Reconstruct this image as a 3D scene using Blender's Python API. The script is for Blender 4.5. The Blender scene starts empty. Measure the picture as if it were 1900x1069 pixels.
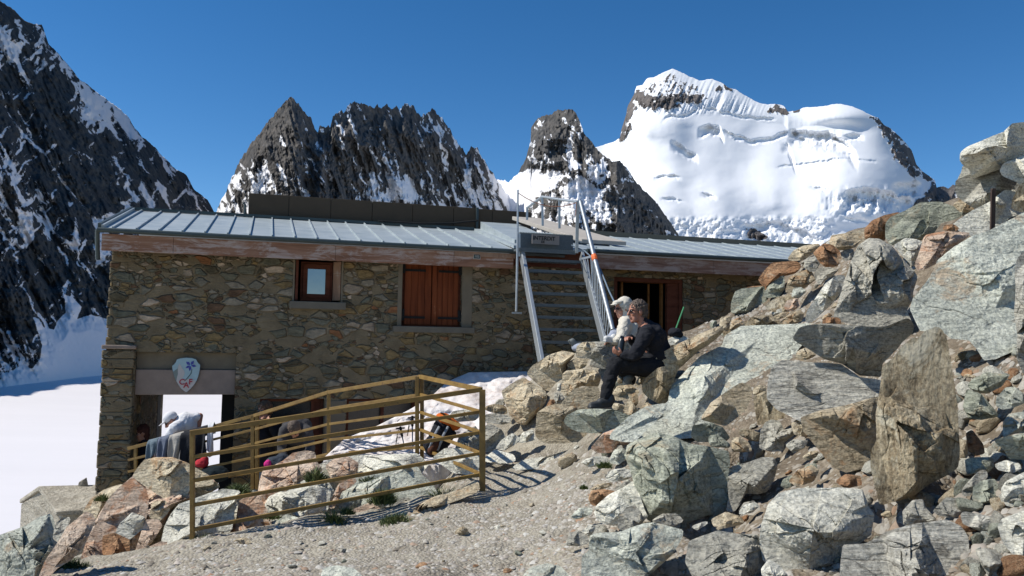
import bpy, bmesh, math, random
import numpy as np
from mathutils import Vector, Matrix
SC = bpy.context.scene
COL = SC.collection
F, CX, CY = 1500.0, 950.0, 534.5          # focal length and centre of the 1900x1069 frame
PITCH, ROLL = math.radians(3.8), math.radians(1.0)
_f = np.array([0, math.cos(PITCH), math.sin(PITCH)])
_u0 = np.array([0, -math.sin(PITCH), math.cos(PITCH)])
_r0 = np.array([1.0, 0, 0])
_r = _r0*math.cos(ROLL) + _u0*math.sin(ROLL)
_u = -_r0*math.sin(ROLL) + _u0*math.cos(ROLL)

def ray(px, py):
    px = np.asarray(px, float); py = np.asarray(py, float)
    a = (px-CX)/F; b = -(py-CY)/F
    v = _f + a[..., None]*_r + b[..., None]*_u
    return v/v[..., 1:2]
def P(px, py, D):
    return ray(px, py)*np.asarray(D, float)[..., None]
def PV(px, py, D):
    return Vector(P(px, py, D))
def proj(p):
    p = np.asarray(p, float)
    d = p@_f
    return CX + F*(p@_r)/d, CY - F*(p@_u)/d

# ---------- camera
cam = bpy.data.cameras.new('camera'); cam.lens = 36*F/1900; cam.sensor_width = 36
cam.clip_start = 0.1; cam.clip_end = 30000
co = bpy.data.objects.new('camera', cam); COL.objects.link(co)
M = Matrix(((_r[0], _u[0], -_f[0], 0), (_r[1], _u[1], -_f[1], 0), (_r[2], _u[2], -_f[2], 0), (0, 0, 0, 1)))
co.matrix_world = M
SC.camera = co

# ---------- sun and sky
SUN = np.array([-0.655, -0.05, 0.755]); SUN /= np.linalg.norm(SUN)
el = math.asin(SUN[2]); az = math.atan2(SUN[0], SUN[1])
sl = bpy.data.lights.new('sun', 'SUN'); sl.energy = 4.8; sl.angle = math.radians(0.53); sl.color = (1, 0.955, 0.87)
so = bpy.data.objects.new('sun', sl); COL.objects.link(so)
so.rotation_euler = Vector(SUN).to_track_quat('Z', 'Y').to_euler()
w = bpy.data.worlds.new('World'); SC.world = w; w.use_nodes = True
nt = w.node_tree; nt.nodes.clear()
st = nt.nodes.new('ShaderNodeTexSky'); st.sky_type = 'NISHITA'; st.sun_disc = False
st.sun_elevation = el; st.sun_rotation = az; st.altitude = 3200; st.air_density = 1.0; st.dust_density = 0.0; st.ozone_density = 1.2
bg = nt.nodes.new('ShaderNodeBackground'); bg.inputs[1].default_value = 0.122
wo = nt.nodes.new('ShaderNodeOutputWorld')
hs = nt.nodes.new('ShaderNodeHueSaturation'); hs.inputs['Saturation'].default_value = 1.34; hs.inputs['Hue'].default_value = .500; nt.links.new(st.outputs[0], hs.inputs['Color']); nt.links.new(hs.outputs[0], bg.inputs[0]); nt.links.new(bg.outputs[0], wo.inputs[0])
SC.view_settings.view_transform = 'Standard'; SC.view_settings.look = 'None'
SC.view_settings.exposure = 0.12; SC.view_settings.gamma = 1
try:
    SC.cycles.max_bounces = 6; SC.cycles.use_denoising = True
except Exception: pass

# ---------- numpy noise
def _h(ix, iy, iz, seed):
    h = (ix.astype(np.int64)*374761393 + iy.astype(np.int64)*668265263 + iz.astype(np.int64)*2147483647 + seed*1274126177) & 0xFFFFFFFF
    h = ((h ^ (h >> 13))*1274126177) & 0xFFFFFFFF
    h = ((h ^ (h >> 15))*2246822519) & 0xFFFFFFFF
    h = h ^ (h >> 16)
    return (h & 0xFFFFFF)/float(0xFFFFFF)*2-1
def vnoise(p, seed=0):
    p = np.asarray(p, float); i = np.floor(p).astype(np.int64); f = p-i
    f = f*f*f*(f*(f*6-15)+10)
    r = 0
    for a in (0, 1):
        wx = f[..., 0] if a else 1-f[..., 0]
        for b in (0, 1):
            wy = f[..., 1] if b else 1-f[..., 1]
            for c in (0, 1):
                wz = f[..., 2] if c else 1-f[..., 2]
                r = r + wx*wy*wz*_h(i[..., 0]+a, i[..., 1]+b, i[..., 2]+c, seed)
    return r
def fbm(p, oct=4, seed=0, gain=.5, ridged=False):
    a, s, t = 1.0, 0, 0
    p = np.asarray(p, float)
    for k in range(oct):
        n = vnoise(p, seed+k*17)
        if ridged: n = 1-2*np.abs(n)
        s = s + a*n; t += a; a *= gain; p = p*2.03+13.7
    return s/t
def st3(x, y, z=0.0):
    x, y = np.broadcast_arrays(np.asarray(x, float), np.asarray(y, float))
    return np.stack([x, y, np.zeros_like(x)+z], -1)

# ---------- object helpers
def tag(o, label=None, cat=None, group=None, kind=None):
    if label: o['label'] = label
    if cat: o['category'] = cat
    if group: o['group'] = group
    if kind: o['kind'] = kind
    return o
def link(name, me, mat=None, parent=None):
    o = bpy.data.objects.new(name, me); COL.objects.link(o)
    if mat is not None:
        if isinstance(mat, (list, tuple)):
            for m in mat: me.materials.append(m)
        else: me.materials.append(mat)
    if parent is not None: o.parent = parent
    return o
def empty(name, loc=(0, 0, 0), rot=None):
    o = bpy.data.objects.new(name, None); COL.objects.link(o); o.location = loc; o.empty_display_size = .1
    if rot: o.rotation_euler = rot
    return o
def pymesh(name, verts, faces, smooth=True, sharp=None):
    me = bpy.data.meshes.new(name)
    verts = np.asarray(verts, dtype=np.float32).reshape(-1, 3)
    if isinstance(faces, np.ndarray):
        n, k = faces.shape
        me.vertices.add(len(verts)); me.vertices.foreach_set('co', verts.ravel())
        me.loops.add(n*k); me.loops.foreach_set('vertex_index', faces.astype(np.int32).ravel())
        me.polygons.add(n); me.polygons.foreach_set('loop_start', np.arange(0, n*k, k, dtype=np.int32))
        me.update(calc_edges=True)
    else:
        me.from_pydata([tuple(v) for v in verts.tolist()], [], faces); me.update()
    if smooth: me.polygons.foreach_set('use_smooth', [True]*len(me.polygons))
    if sharp is not None:
        try: me.set_sharp_from_angle(angle=math.radians(sharp))
        except Exception: pass
    return me
def grid_faces(nr, nc, flip=False):
    r, c = np.meshgrid(np.arange(nr-1), np.arange(nc-1), indexing='ij')
    a = (r*nc+c).ravel()
    q = np.stack([a, a+1, a+nc+1, a+nc], 1)
    return q[:, ::-1].copy() if flip else q
class MB:
    """collects simple solids into one mesh"""
    def __init__(s): s.v = []; s.f = []; s.m = []
    def add(s, vs, fs, m=0):
        b = len(s.v); s.v += [tuple(map(float, v)) for v in vs]; s.f += [tuple(b+i for i in f) for f in fs]; s.m += [m]*len(fs); return s
    def hexa(s, c, m=0):      # 8 corners: 4 front (ccw) then 4 back
        return s.add(c, [(0, 1, 2, 3), (7, 6, 5, 4), (0, 4, 5, 1), (1, 5, 6, 2), (2, 6, 7, 3), (3, 7, 4, 0)], m)
    def box(s, c, ax, ay, az, m=0):   # centre and three half-axis vectors
        c, ax, ay, az = map(Vector, (c, ax, ay, az))
        q = [c+sx*ax+sz*az-ay for sx, sz in ((-1, -1), (1, -1), (1, 1), (-1, 1))]
        r = [c+sx*ax+sz*az+ay for sx, sz in ((-1, -1), (1, -1), (1, 1), (-1, 1))]
        return s.hexa(q+r, m)
    def bar(s, a, b, w, h=None, up=(0, 0, 1), m=0):
        a, b = Vector(a), Vector(b); h = h or w; d = b-a; L = d.length
        if L < 1e-6: return s
        d.normalize(); up = Vector(up)
        if abs(d.dot(up)) > .98: up = Vector((0, 1, 0))
        x = d.cross(up).normalized(); z = x.cross(d)
        return s.box((a+b)/2, x*w/2, d*L/2, z*h/2, m)
    def tube(s, pts, r, n=8, m=0, cap=True):
        pts = [Vector(p) for p in pts]; k = len(pts); rr = r if isinstance(r, (list, tuple)) else [r]*k
        rings = []; prev = None
        for i, p in enumerate(pts):
            d = (pts[min(i+1, k-1)]-pts[max(i-1, 0)]).normalized()
            if prev is None:
                ref = Vector((0, 0, 1)) if abs(d.z) < .9 else Vector((1, 0, 0)); x = d.cross(ref).normalized()
            else: x = (prev-d*prev.dot(d)).normalized()
            prev = x; y = d.cross(x)
            rings.append([p+(x*math.cos(t)+y*math.sin(t))*rr[i] for t in [2*math.pi*j/n for j in range(n)]])
        vs = [v for g in rings for v in g]; fs = []
        for i in range(k-1):
            for j in range(n):
                fs.append((i*n+j, i*n+(j+1) % n, (i+1)*n+(j+1) % n, (i+1)*n+j))
        if cap: fs.append(tuple(range(n))[::-1]); fs.append(tuple((k-1)*n+j for j in range(n)))
        return s.add(vs, fs, m)
    def ell(s, c, r, R=None, nu=16, nv=10, m=0):
        c = Vector(c); vs = []; fs = []
        for i in range(nv+1):
            a = math.pi*i/nv
            for j in range(nu):
                b = 2*math.pi*j/nu
                v = Vector((r[0]*math.sin(a)*math.cos(b), r[1]*math.sin(a)*math.sin(b), r[2]*math.cos(a)))
                if R is not None: v = R @ v
                vs.append(c+v)
        for i in range(nv):
            for j in range(nu):
                fs.append((i*nu+j, (i+1)*nu+j, (i+1)*nu+(j+1) % nu, i*nu+(j+1) % nu))
        return s.add(vs, fs, m)
    def cap(s, a, b, ra, rb, n=12, m=0):      # tapered capsule
        a, b = Vector(a), Vector(b); d = b-a; L = d.length
        if L < 1e-5: return s.ell(a, (ra, ra, ra), m=m)
        d /= L; pts, rr = [], []
        for k in range(5):
            t = math.pi/2*(1-k/4); pts.append(a-d*ra*math.sin(t)); rr.append(max(1e-4, ra*math.cos(t)))
        for k in range(5):
            t = math.pi/2*k/4; pts.append(b+d*rb*math.sin(t)); rr.append(max(1e-4, rb*math.cos(t)))
        return s.tube(pts, rr, n, m)
    def build(s, name, mat, parent=None, bevel=0, smooth=False, sharp=40, merge=0):
        me = bpy.data.meshes.new(name); me.from_pydata(s.v, [], s.f); me.update()
        me.polygons.foreach_set('material_index', s.m)
        if smooth:
            me.polygons.foreach_set('use_smooth', [True]*len(me.polygons))
            me.set_sharp_from_angle(angle=math.radians(sharp))
        o = link(name, me, mat, parent)
        if bevel:
            b = o.modifiers.new('bevel', 'BEVEL'); b.width = bevel; b.segments = 2; b.limit_method = 'ANGLE'
        return o

# ---------- materials
def new_mat(name):
    m = bpy.data.materials.new(name); m.use_nodes = True
    nt = m.node_tree; b = nt.nodes['Principled BSDF']
    return m, nt, b
def nd(nt, t, ins=None, **kw):
    n = nt.nodes.new(t)
    for k, v in kw.items(): setattr(n, k, v)
    for k, v in (ins or {}).items():
        if hasattr(v, 'node'): nt.links.new(v, n.inputs[k])
        else: n.inputs[k].default_value = v
    return n
def c4(c): return (c[0], c[1], c[2], 1)
def ramp(nt, fac, stops, interp='LINEAR'):
    n = nt.nodes.new('ShaderNodeValToRGB'); nt.links.new(fac, n.inputs[0]); n.color_ramp.interpolation = interp
    e = n.color_ramp.elements
    while len(e) < len(stops): e.new(.5)
    for i, (p, c) in enumerate(stops): e[i].position = p; e[i].color = c4(c) if len(c) == 3 else c
    return n.outputs[0]
def mixc(nt, fac, a, b, mode='MIX'):
    n = nt.nodes.new('ShaderNodeMix'); n.data_type = 'RGBA'; n.blend_type = mode
    for k, v in ((0, fac), (6, a), (7, b)):
        if hasattr(v, 'node'): nt.links.new(v, n.inputs[k])
        else: n.inputs[k].default_value = v if k == 0 else c4(v)
    return n.outputs[2]
def mathn(nt, op, a, b=0.0, clamp=False):
    n = nt.nodes.new('ShaderNodeMath'); n.operation = op; n.use_clamp = clamp
    for k, v in ((0, a), (1, b)):
        if hasattr(v, 'node'): nt.links.new(v, n.inputs[k])
        else: n.inputs[k].default_value = v
    return n.outputs[0]
def noise(nt, vec, scale, detail=4, rough=.55, dist=0):
    return nd(nt, 'ShaderNodeTexNoise', {'Vector': vec, 'Scale': scale, 'Detail': detail, 'Roughness': rough, 'Distortion': dist}).outputs[0]
def mapping(nt, vec, scale=(1, 1, 1), rot=(0, 0, 0), loc=(0, 0, 0)):
    n = nt.nodes.new('ShaderNodeMapping'); nt.links.new(vec, n.inputs[0])
    n.inputs['Scale'].default_value = scale; n.inputs['Rotation'].default_value = rot
    if hasattr(loc, 'node'): nt.links.new(loc, n.inputs['Location'])
    else: n.inputs['Location'].default_value = loc
    return n.outputs[0]
def bump(nt, h, b, strength=.5, dist=.02, prev=None):
    n = nd(nt, 'ShaderNodeBump', {'Height': h, 'Strength': strength, 'Distance': dist})
    if prev: nt.links.new(prev, n.inputs['Normal'])
    nt.links.new(n.outputs[0], b.inputs['Normal']); return n.outputs[0]
def geo(nt): return nt.nodes.new('ShaderNodeNewGeometry').outputs['Position']
def objc(nt): return nt.nodes.new('ShaderNodeTexCoord').outputs['Object']
def plain(name, col, rough=.6, metal=0, var=.12, scale=12, bmp=0, coords=None):
    m, nt, b = new_mat(name)
    v = objc(nt)
    n = noise(nt, v, scale, 4)
    c = mixc(nt, n, [x*(1-var) for x in col], [min(1, x*(1+var)) for x in col])
    nt.links.new(c, b.inputs['Base Color'])
    b.inputs['Roughness'].default_value = rough; b.inputs['Metallic'].default_value = metal
    if bmp: bump(nt, noise(nt, v, scale*4, 3), b, .5, bmp)
    return m
# ---------- near terrain: smooth surface through measured points (px, py, distance)
CP = [(600,1069,5.4),(100,1069,6.3),(300,1069,5.9),(950,1069,5.6),(1000,960,7.0),(1020,892,8.2),(890,905,8.1),(1050,850,9.2),
 (357,1005,7.1),(600,960,7.6),(950,830,10.0),(850,850,9.6),(778,855,9.6),(500,905,8.6),(620,880,9.2),
 (1110,765,8.75),(1230,700,9.0),(1080,660,10.2),(1000,690,10.9),(1130,640,10.9),(1190,830,7.6),(1000,790,9.8),
 (1180,960,6.3),(1290,975,5.9),(1400,830,7.2),(1250,800,8.1),(1300,640,10.2),(1440,610,10.3),(1500,640,8.9),(1650,720,6.9),
 (1600,950,5.35),(1700,1069,4.3),(1450,1069,4.7),(1250,1069,5.0),(1900,1069,3.9),(1850,800,5.3),(1900,680,6.0),(1750,650,7.2),
 (1800,440,9.3),(1600,450,11.0),(1450,520,11.8),(1890,352,9.8),(1700,412,10.8),(1380,560,11.7),(1300,600,11.3),(1960,310,10.5),(1500,470,12.5),
 (2200,900,4.2),(2300,500,6.5),(2200,230,9.5),(500,1400,2.6),(950,1400,2.7),(1500,1400,2.5),
 (1550,990,5.2),(1780,900,4.9)]
_w = P(np.array([c[0] for c in CP]), np.array([c[1] for c in CP]), np.array([c[2] for c in CP], float))
XP = [(-4.9,9.6,-2.5),(-5.2,10.6,-2.8),(-3.9,10.4,-2.75),(-2.9,10.7,-2.75),(-2.2,11.2,-2.7),(-5.5,12,-2.85),(-3,12.5,-2.8),(-6.3,9.5,-3.2),(-7.5,9,-4.4),(-9,11,-7),
 (-5,7.5,-2.35),(-6,6,-2.9),(-8,5,-4.5),(-3.9,8.4,-2.1),(-4,3,-1.9),(-1,1,-1.62),(0,-2,-1.6),(3,-2,-1.0),(-5,-3,-2.2),(5,0,-.2),(6,4,.6),(8,8,2.6),(4.5,-4,-.7),
 (9,14,2.0),(4,14,-.6),(2,13.5,-.9),(-1,14,-1.4),(0,16,-1.8),(6,17,-.5),(-6,16,-5),(-10,16,-9),(-12,6,-9),(-12,0,-6),(6.5,12.3,2.0),(0.4,12.3,-.9),(1.6,12.0,-.8),(2.6,12.2,-.7)]
_w = np.vstack([_w, np.array(XP, float)])
def _tps(r2): return .5*r2*np.log(r2+1e-9)
_n = len(_w); _K = _tps(((_w[:, None, :2]-_w[None, :, :2])**2).sum(-1)) + np.eye(_n)*.25
_A = np.zeros((_n+3, _n+3)); _A[:_n, :_n] = _K; _A[:_n, _n] = 1; _A[:_n, _n+1:] = _w[:, :2]; _A[_n:, :_n] = _A[:_n, _n:].T
_sol = np.linalg.solve(_A, np.concatenate([_w[:, 2], np.zeros(3)]))
HOLL = [(*P(a, c, d)[:2], r, h) for a, c, d, r, h in [(1830,800,5.3,.34,.35), (1590,712,7.2,.4,.3), (1810,690,5.95,.35,.3), (1400,800,7.0,.25,.22), (1240,755,8.3,.35,.35), (1170,700,9.1,.3,.3), (1330,985,5.9,.25,.15), (1660,960,5.1,.25,.2), (1250,1050,5.0,.2,.2), (1060,800,9.0,.25,.15)]]
def hgt0(x, y):
    x = np.asarray(x, float); y = np.asarray(y, float); s = _sol[_n]+_sol[_n+1]*x+_sol[_n+2]*y
    for i in range(_n): s = s+_sol[i]*_tps((x-_w[i, 0])**2+(y-_w[i, 1])**2)
    s = np.where((x > -6.4) & (x < -1.7) & (y > 10.2) & (y < 14), np.minimum(s, -2.6), s)
    for hx, hy, hr_, hd in HOLL: s = s-hd*np.exp(-(((x-hx)**2+(y-hy)**2)/hr_**2)**1.5)
    # hollow behind the railing, where bedrock breaks out
    e = np.clip((x+2.9)/2.6, 0, 1); ln = 7.12+e*1.0; u_ = np.clip((y-ln)/.22, 0, 1)*np.clip((10.6-y)/.5, 0, 1)*np.clip((x+5.2)/.6, 0, 1)*np.clip((-.55-x)/.35, 0, 1)
    s = s-.42*u_
    return s
def hgt(x, y):
    n = fbm(st3(np.asarray(x)*1.6, np.asarray(y)*1.6), 3, 5)*.07 + fbm(st3(np.asarray(x)*7, np.asarray(y)*7), 3, 9)*.022
    return hgt0(x, y)+n
def hit(px, py, d0=2.6, d1=16):
    Ds = np.linspace(d0, d1, 500); r = ray(px, py); p = r[None]*Ds[:, None]
    below = p[:, 2] < hgt0(p[:, 0], p[:, 1])
    return float(Ds[np.argmax(below)]) if below.any() else d1

m_gr, nt, b = new_mat('gravel_dirt')
g = geo(nt)
n1 = noise(nt, g, 1.1, 5, .6); n2 = noise(nt, g, 9, 6, .7); n3 = noise(nt, g, 60, 4, .7)
path = nd(nt, 'ShaderNodeAttribute', attribute_name='path').outputs['Fac']
pm = mathn(nt, 'ADD', path, mathn(nt, 'MULTIPLY', mathn(nt, 'SUBTRACT', n2, .5), .9), True)
dirt = ramp(nt, n2, [(.3, (.13, .107, .083)), (.55, (.225, .185, .145)), (.75, (.32, .275, .225))])
grav = ramp(nt, n2, [(.28, (.24, .21, .175)), (.5, (.35, .32, .275)), (.75, (.46, .43, .375))])
c = mixc(nt, pm, dirt, grav); c = mixc(nt, 1, c, ramp(nt, n1, [(.3, (.74, .73, .72)), (.5, (1, 1, 1)), (.7, (1.1, 1.09, 1.06))]), 'MULTIPLY')
vo = nd(nt, 'ShaderNodeTexVoronoi', {'Vector': g, 'Scale': 38}, feature='F1')
peb = ramp(nt, vo.outputs['Distance'], [(0, (1.15, 1.15, 1.15)), (.5, (1, 1, 1)), (.9, (.6, .58, .55))])
c = mixc(nt, .55, c, peb, 'MULTIPLY')
c = mixc(nt, 1, c, (.96, .955, .90), 'MULTIPLY'); nt.links.new(c, b.inputs['Base Color']); b.inputs['Roughness'].default_value = .95; b.inputs['Specular IOR Level'].default_value = .2
hh = mathn(nt, 'ADD', mathn(nt, 'MULTIPLY', n3, .4), mathn(nt, 'MULTIPLY', vo.outputs['Distance'], -1.0))
bump(nt, hh, b, .8, .02)

gx = np.concatenate([np.arange(-14, -7, .25), np.arange(-7, 8, .055), np.arange(8, 14.1, .25)])
gy = np.concatenate([np.arange(-5, 3, .25), np.arange(3, 13, .055), np.arange(13, 18.1, .25)])
X, Y = np.meshgrid(gx, gy); Z = hgt(X, Y)
me = pymesh('ground', np.stack([X, Y, Z], -1), grid_faces(len(gy), len(gx)))
# trodden path runs from the lower left up to the fence end
a = me.attributes.new('path', 'FLOAT', 'POINT')
ppx, ppy = proj(np.stack([X, Y, Z], -1).reshape(-1, 3))
xs, ys = X.ravel(), Y.ravel()
# measured in plan: path edge on the right
edge = np.interp(ys, [3, 4.5, 5.5, 6.5, 7.5, 9, 10.5], [1.4, 1.0, .95, .95, 1.1, 1.3, 1.2])
pv = 1/(1+np.exp((xs-edge)*5))
a.data.foreach_set('value', pv.astype(np.float32))
ground = link('ground', me, m_gr); tag(ground, kind='structure')
# ---------- materials of the high mountains
def mountain_mat(name, r1, r2, snowc, scale):
    m, nt, b = new_mat(name)
    g = geo(nt)
    s = nd(nt, 'ShaderNodeAttribute', attribute_name='snow').outputs['Fac']
    n = noise(nt, g, scale*2.2, 6, .72)
    s2 = mathn(nt, 'ADD', s, mathn(nt, 'MULTIPLY', mathn(nt, 'SUBTRACT', n, .5), .75))
    k = ramp(nt, s2, [(.47, (0, 0, 0)), (.53, (1, 1, 1))])
    rn = noise(nt, mapping(nt, g, (1, 1, .4)), scale, 6, .7)
    rock = ramp(nt, rn, [(.32, r1), (.52, [(x+y)/2 for x, y in zip(r1, r2)]), (.72, r2)])
    sn = noise(nt, g, scale*.4, 3)
    sc = mixc(nt, sn, snowc, [min(.9, x*1.05) for x in snowc])
    nt.links.new(mixc(nt, k, rock, sc), b.inputs['Base Color'])
    b.inputs['Roughness'].default_value = .85; b.inputs['Specular IOR Level'].default_value = .15
    nn = nt.nodes.new('ShaderNodeBump'); nt.links.new(mathn(nt, 'MULTIPLY', rn, mathn(nt, 'SUBTRACT', 1.1, k)), nn.inputs['Height'])
    nn.inputs['Strength'].default_value = .8; nn.inputs['Distance'].default_value = 14
    nt.links.new(nn.outputs[0], b.inputs['Normal'])
    return m
def poly_mask(px, py, poly, soft=3):
    """signed-distance style soft mask of a polygon in sight-line coordinates"""
    poly = np.array(poly, float); inside = np.zeros(px.shape, bool); dmin = np.full(px.shape, 1e9)
    n = len(poly)
    for i in range(n):
        x1, y1 = poly[i]; x2, y2 = poly[(i+1) % n]
        cond = ((y1 > py) != (y2 > py)) & (px < (x2-x1)*(py-y1)/((y2-y1) if y2 != y1 else 1e-9)+x1)
        inside ^= cond
        dx, dy = x2-x1, y2-y1; L = dx*dx+dy*dy+1e-9
        t = np.clip(((px-x1)*dx+(py-y1)*dy)/L, 0, 1)
        dmin = np.minimum(dmin, np.hypot(px-x1-t*dx, py-y1-t*dy))
    s = np.where(inside, dmin, -dmin)
    return np.clip(.5+s/(2*soft), 0, 1)
def mountain(name, sil, bottom, dist, relief, snowf, mat, step=1.6, jag=(3, 9), tan_slope=1.0, kind='structure'):
    """terrain seen from here: sil = crest line, dist(px) distance of the crest, surface falls towards the viewer"""
    sx = np.array([s[0] for s in sil], float); sy = np.array([s[1] for s in sil], float)
    px = np.arange(sx[0], sx[-1]+.1, step); y0 = np.interp(px, sx, sy)
    jn = fbm(st3(px/jag[1], px*0), 3, 3)+.6*fbm(st3(px/(jag[1]*.35), px*0), 2, 8)
    y0 = y0+jag[0]*jn
    nr = int((bottom-sy.min())/step)
    t = np.linspace(0, 1, nr)[:, None]
    PX = np.broadcast_to(px[None], (nr, len(px))).copy(); PY = y0[None]+(bottom-y0)[None]*t
    Dr = dist(px)
    ker = np.hanning(61); ker /= ker.sum(); ysm = np.convolve(np.pad(np.interp(px, sx, sy), 30, mode='edge'), ker, 'valid')
    zr = ray(px, ysm)[:, 2]*Dr
    rz = ray(PX, PY)[..., 2]
    D = (Dr-zr/tan_slope)[None]/(1-rz/tan_slope)
    D = D+relief(PX, PY, t)
    V = P(PX, PY, D)
    back = P(px, y0, Dr*1.0+0); b1 = back.copy(); b1[:, 1] += zr*.5; b1[:, 2] -= zr*.5; b2 = back.copy(); b2[:, 1] += zr*1.1+50; b2[:, 2] -= zr*1.05+60
    V = np.concatenate([b2[None], b1[None], V], 0)
    me = pymesh(name, V.reshape(-1, 3), grid_faces(nr+2, len(px), flip=True))
    sn = snowf(PX, PY, t); sn = np.concatenate([sn[:1], sn[:1], sn], 0)
    me.attributes.new('snow', 'FLOAT', 'POINT').data.foreach_set('value', sn.ravel().astype(np.float32))
    o = link(name, me, mat); tag(o, kind=kind); return o
def sm(x, a, b): 
    t = np.clip((x-a)/(b-a), 0, 1); return t*t*(3-2*t)

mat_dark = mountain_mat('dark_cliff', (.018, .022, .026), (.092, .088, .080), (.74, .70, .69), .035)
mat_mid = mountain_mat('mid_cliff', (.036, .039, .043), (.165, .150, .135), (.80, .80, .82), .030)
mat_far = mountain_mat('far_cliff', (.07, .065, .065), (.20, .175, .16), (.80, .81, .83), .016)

# --- left mountain wall above the glacier
SIL1 = [(-640,-760),(-420,-470),(-120,-150),(-40,-36),(0,2),(20,14),(48,42),(60,44),(78,46),(90,80),(130,125),(150,150),(175,165),(200,187),(235,212),(262,253),(290,275),(320,310),(345,322),(360,350),(385,372),(402,402),(440,450),(500,520),(560,600)]  # unseen crest left of the view raised to throw a longer shadow
def W1(px):    # crest distance so that the whole face is one wall running away from us
    y = np.interp(px, [s[0] for s in SIL1], [s[1] for s in SIL1]); r = ray(px, y)
    return 700/(-r[:, 0]-.80*r[:, 2])
def mountain_left():
    sx = np.array([s[0] for s in SIL1], float); sy = np.array([s[1] for s in SIL1], float)
    step = 1.7; px = np.arange(sx[0], sx[-1], step); y0 = np.interp(px, sx, sy)+5*fbm(st3(px/13, 0*px), 5, 3, .7)
    nr = 420; t = np.linspace(0, 1, nr)[:, None]; bottom = 770
    PX = np.broadcast_to(px[None], (nr, len(px))).copy(); PY = y0[None]+(bottom-y0)[None]*t
    r = ray(PX, PY)
    D = 700/(-r[..., 0]-.78*r[..., 2])
    q = PX+PY*.45                      # gullies lean to the right going down
    rl = 60*fbm(st3((PX-PY*.55)/95, PY/260), 2, 31, ridged=True)+34*fbm(st3((PX-PY*.5)/38, PY/110), 4, 33, ridged=True)+20*fbm(st3((PX-PY*.4)/13, PY/26), 4, 40, .6, True)+7*fbm(st3(PX/5, PY/6), 2, 42)
    fan = [(-60,690),(0,705),(20,690),(38,678),(60,684),(74,668),(78,640),(64,595),(60,588),(72,592),(82,608),(100,612),(107,595),(122,580),(120,556),(116,545),(135,552),(152,570),(143,592),(168,584),(200,592),(262,640),(330,700),(330,800),(-60,800)]
    fm = poly_mask(PX, PY, fan, 3)
    fsoft = poly_mask(PX, PY, fan, 26)
    D = D+rl*(1-fsoft*.93)*np.clip(t*14, .15, 1)
    D = np.where(D < 300, 300, D)
    V = P(PX, PY, D)
    b = P(px, y0, D[0]); b1 = b.copy(); b1[:, 0] -= 400; b1[:, 2] -= 250
    V = np.concatenate([b1[None], V], 0)
    me = pymesh('left_mountain', V.reshape(-1, 3), grid_faces(nr+1, len(px), flip=True))
    # snow couloirs and ledges
    wx = 9*fbm(st3(PX/22, PY/22, 8), 3, 151); wy = 9*fbm(st3(PX/22, PY/22, 5), 3, 153); PX0, PY0 = PX, PY; PX = PX+wx; PY = PY+wy; hf = fbm(st3(PX0/5, PY0/6, 3), 3, 155, .7)
    u = PX-PY*.50; n1 = fbm(st3(u/11, PY/60, 2), 5, 51, .62); n2 = fbm(st3((PX+PY*.8)/13, (PY-PX*.4)/40, 4), 5, 57, .62); n3 = fbm(st3(PX/90, PY/90), 2, 61)
    PX, PY = PX0, PY0
    s = .5+1.1*(np.maximum(n1, n2*.85)-.31+.32*n3+.20*hf)
    s -= .16*sm(PY, 420, 520)+.10*sm(PX, 300, 420)
    s += .30*poly_mask(PX, PY, [(165,170),(200,185),(235,215),(262,255),(285,280),(250,268),(225,262),(200,240),(185,250),(150,205),(150,170)], 12)
    s += .22*poly_mask(PX, PY, [(0,60),(40,80),(50,150),(20,140),(0,120)], 14)
    for pl in ([(18,215),(60,265),(80,278),(100,310),(140,365),(165,395),(120,345),(85,290),(45,258)], [(205,190),(232,214),(262,256),(240,262),(215,225)], [(28,385),(60,395),(66,440),(48,462),(35,430)], [(80,385),(108,440),(135,450),(140,395),(150,455),(135,465),(120,445),(90,425)],
        [(170,400),(195,410),(205,470),(175,500),(185,450)], [(262,330),(275,355),(290,380),(280,390),(255,350)]):
        s = np.maximum(s, .2+.6*poly_mask(PX, PY, pl, 6)+.25*n1)
    s = np.maximum(s, fm)
    s = np.concatenate([s[:1], s], 0)
    me.attributes.new('snow', 'FLOAT', 'POINT').data.foreach_set('value', s.ravel().astype(np.float32))
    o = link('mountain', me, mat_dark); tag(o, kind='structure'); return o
mountain_left()

# --- jagged double peak in the middle
SIL2 = [(398,402),(412,372),(430,330),(445,300),(460,275),(480,250),(505,215),(518,203),(530,186),(538,180),(548,188),(562,203),(575,216),(585,240),(590,243),(594,233),(600,240),(606,232),(612,236),(618,214),(640,206),(648,196),(655,187),(668,192),(680,196),(692,201),(700,196),(708,200),(718,193),(726,204),(734,198),(742,205),(752,192),(757,190),(762,200),(768,197),(775,210),(790,216),(795,206),(800,201),(815,214),(835,240),(850,270),(866,284),(874,273),(885,276),(900,300),(920,332),(935,350),(955,382),(990,430),(1040,500)]
def D2(px): return np.interp(px, [390, 470, 560, 640, 960, 1040], [2700, 2560, 2600, 2950, 4500, 4900])
def R2(PX, PY, t):
    u = PX-PY*.32
    f = np.clip(t*10, .35, 1)
    r = 95*fbm(st3(u/55, PY/190), 2, 71, ridged=True)+60*fbm(st3(u/21, PY/70), 4, 73, ridged=True)+34*fbm(st3((PX-PY*.25)/8, PY/20), 3, 77, .6, True)+12*fbm(st3(PX/3.4, PY/5), 2, 78)
    right = sm(PX, 555, 600)
    r = r*(.75+.25*right)+90*np.exp(-((PX-594)/16)**2)*sm(PY, 230, 300)
    return -r*f
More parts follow.
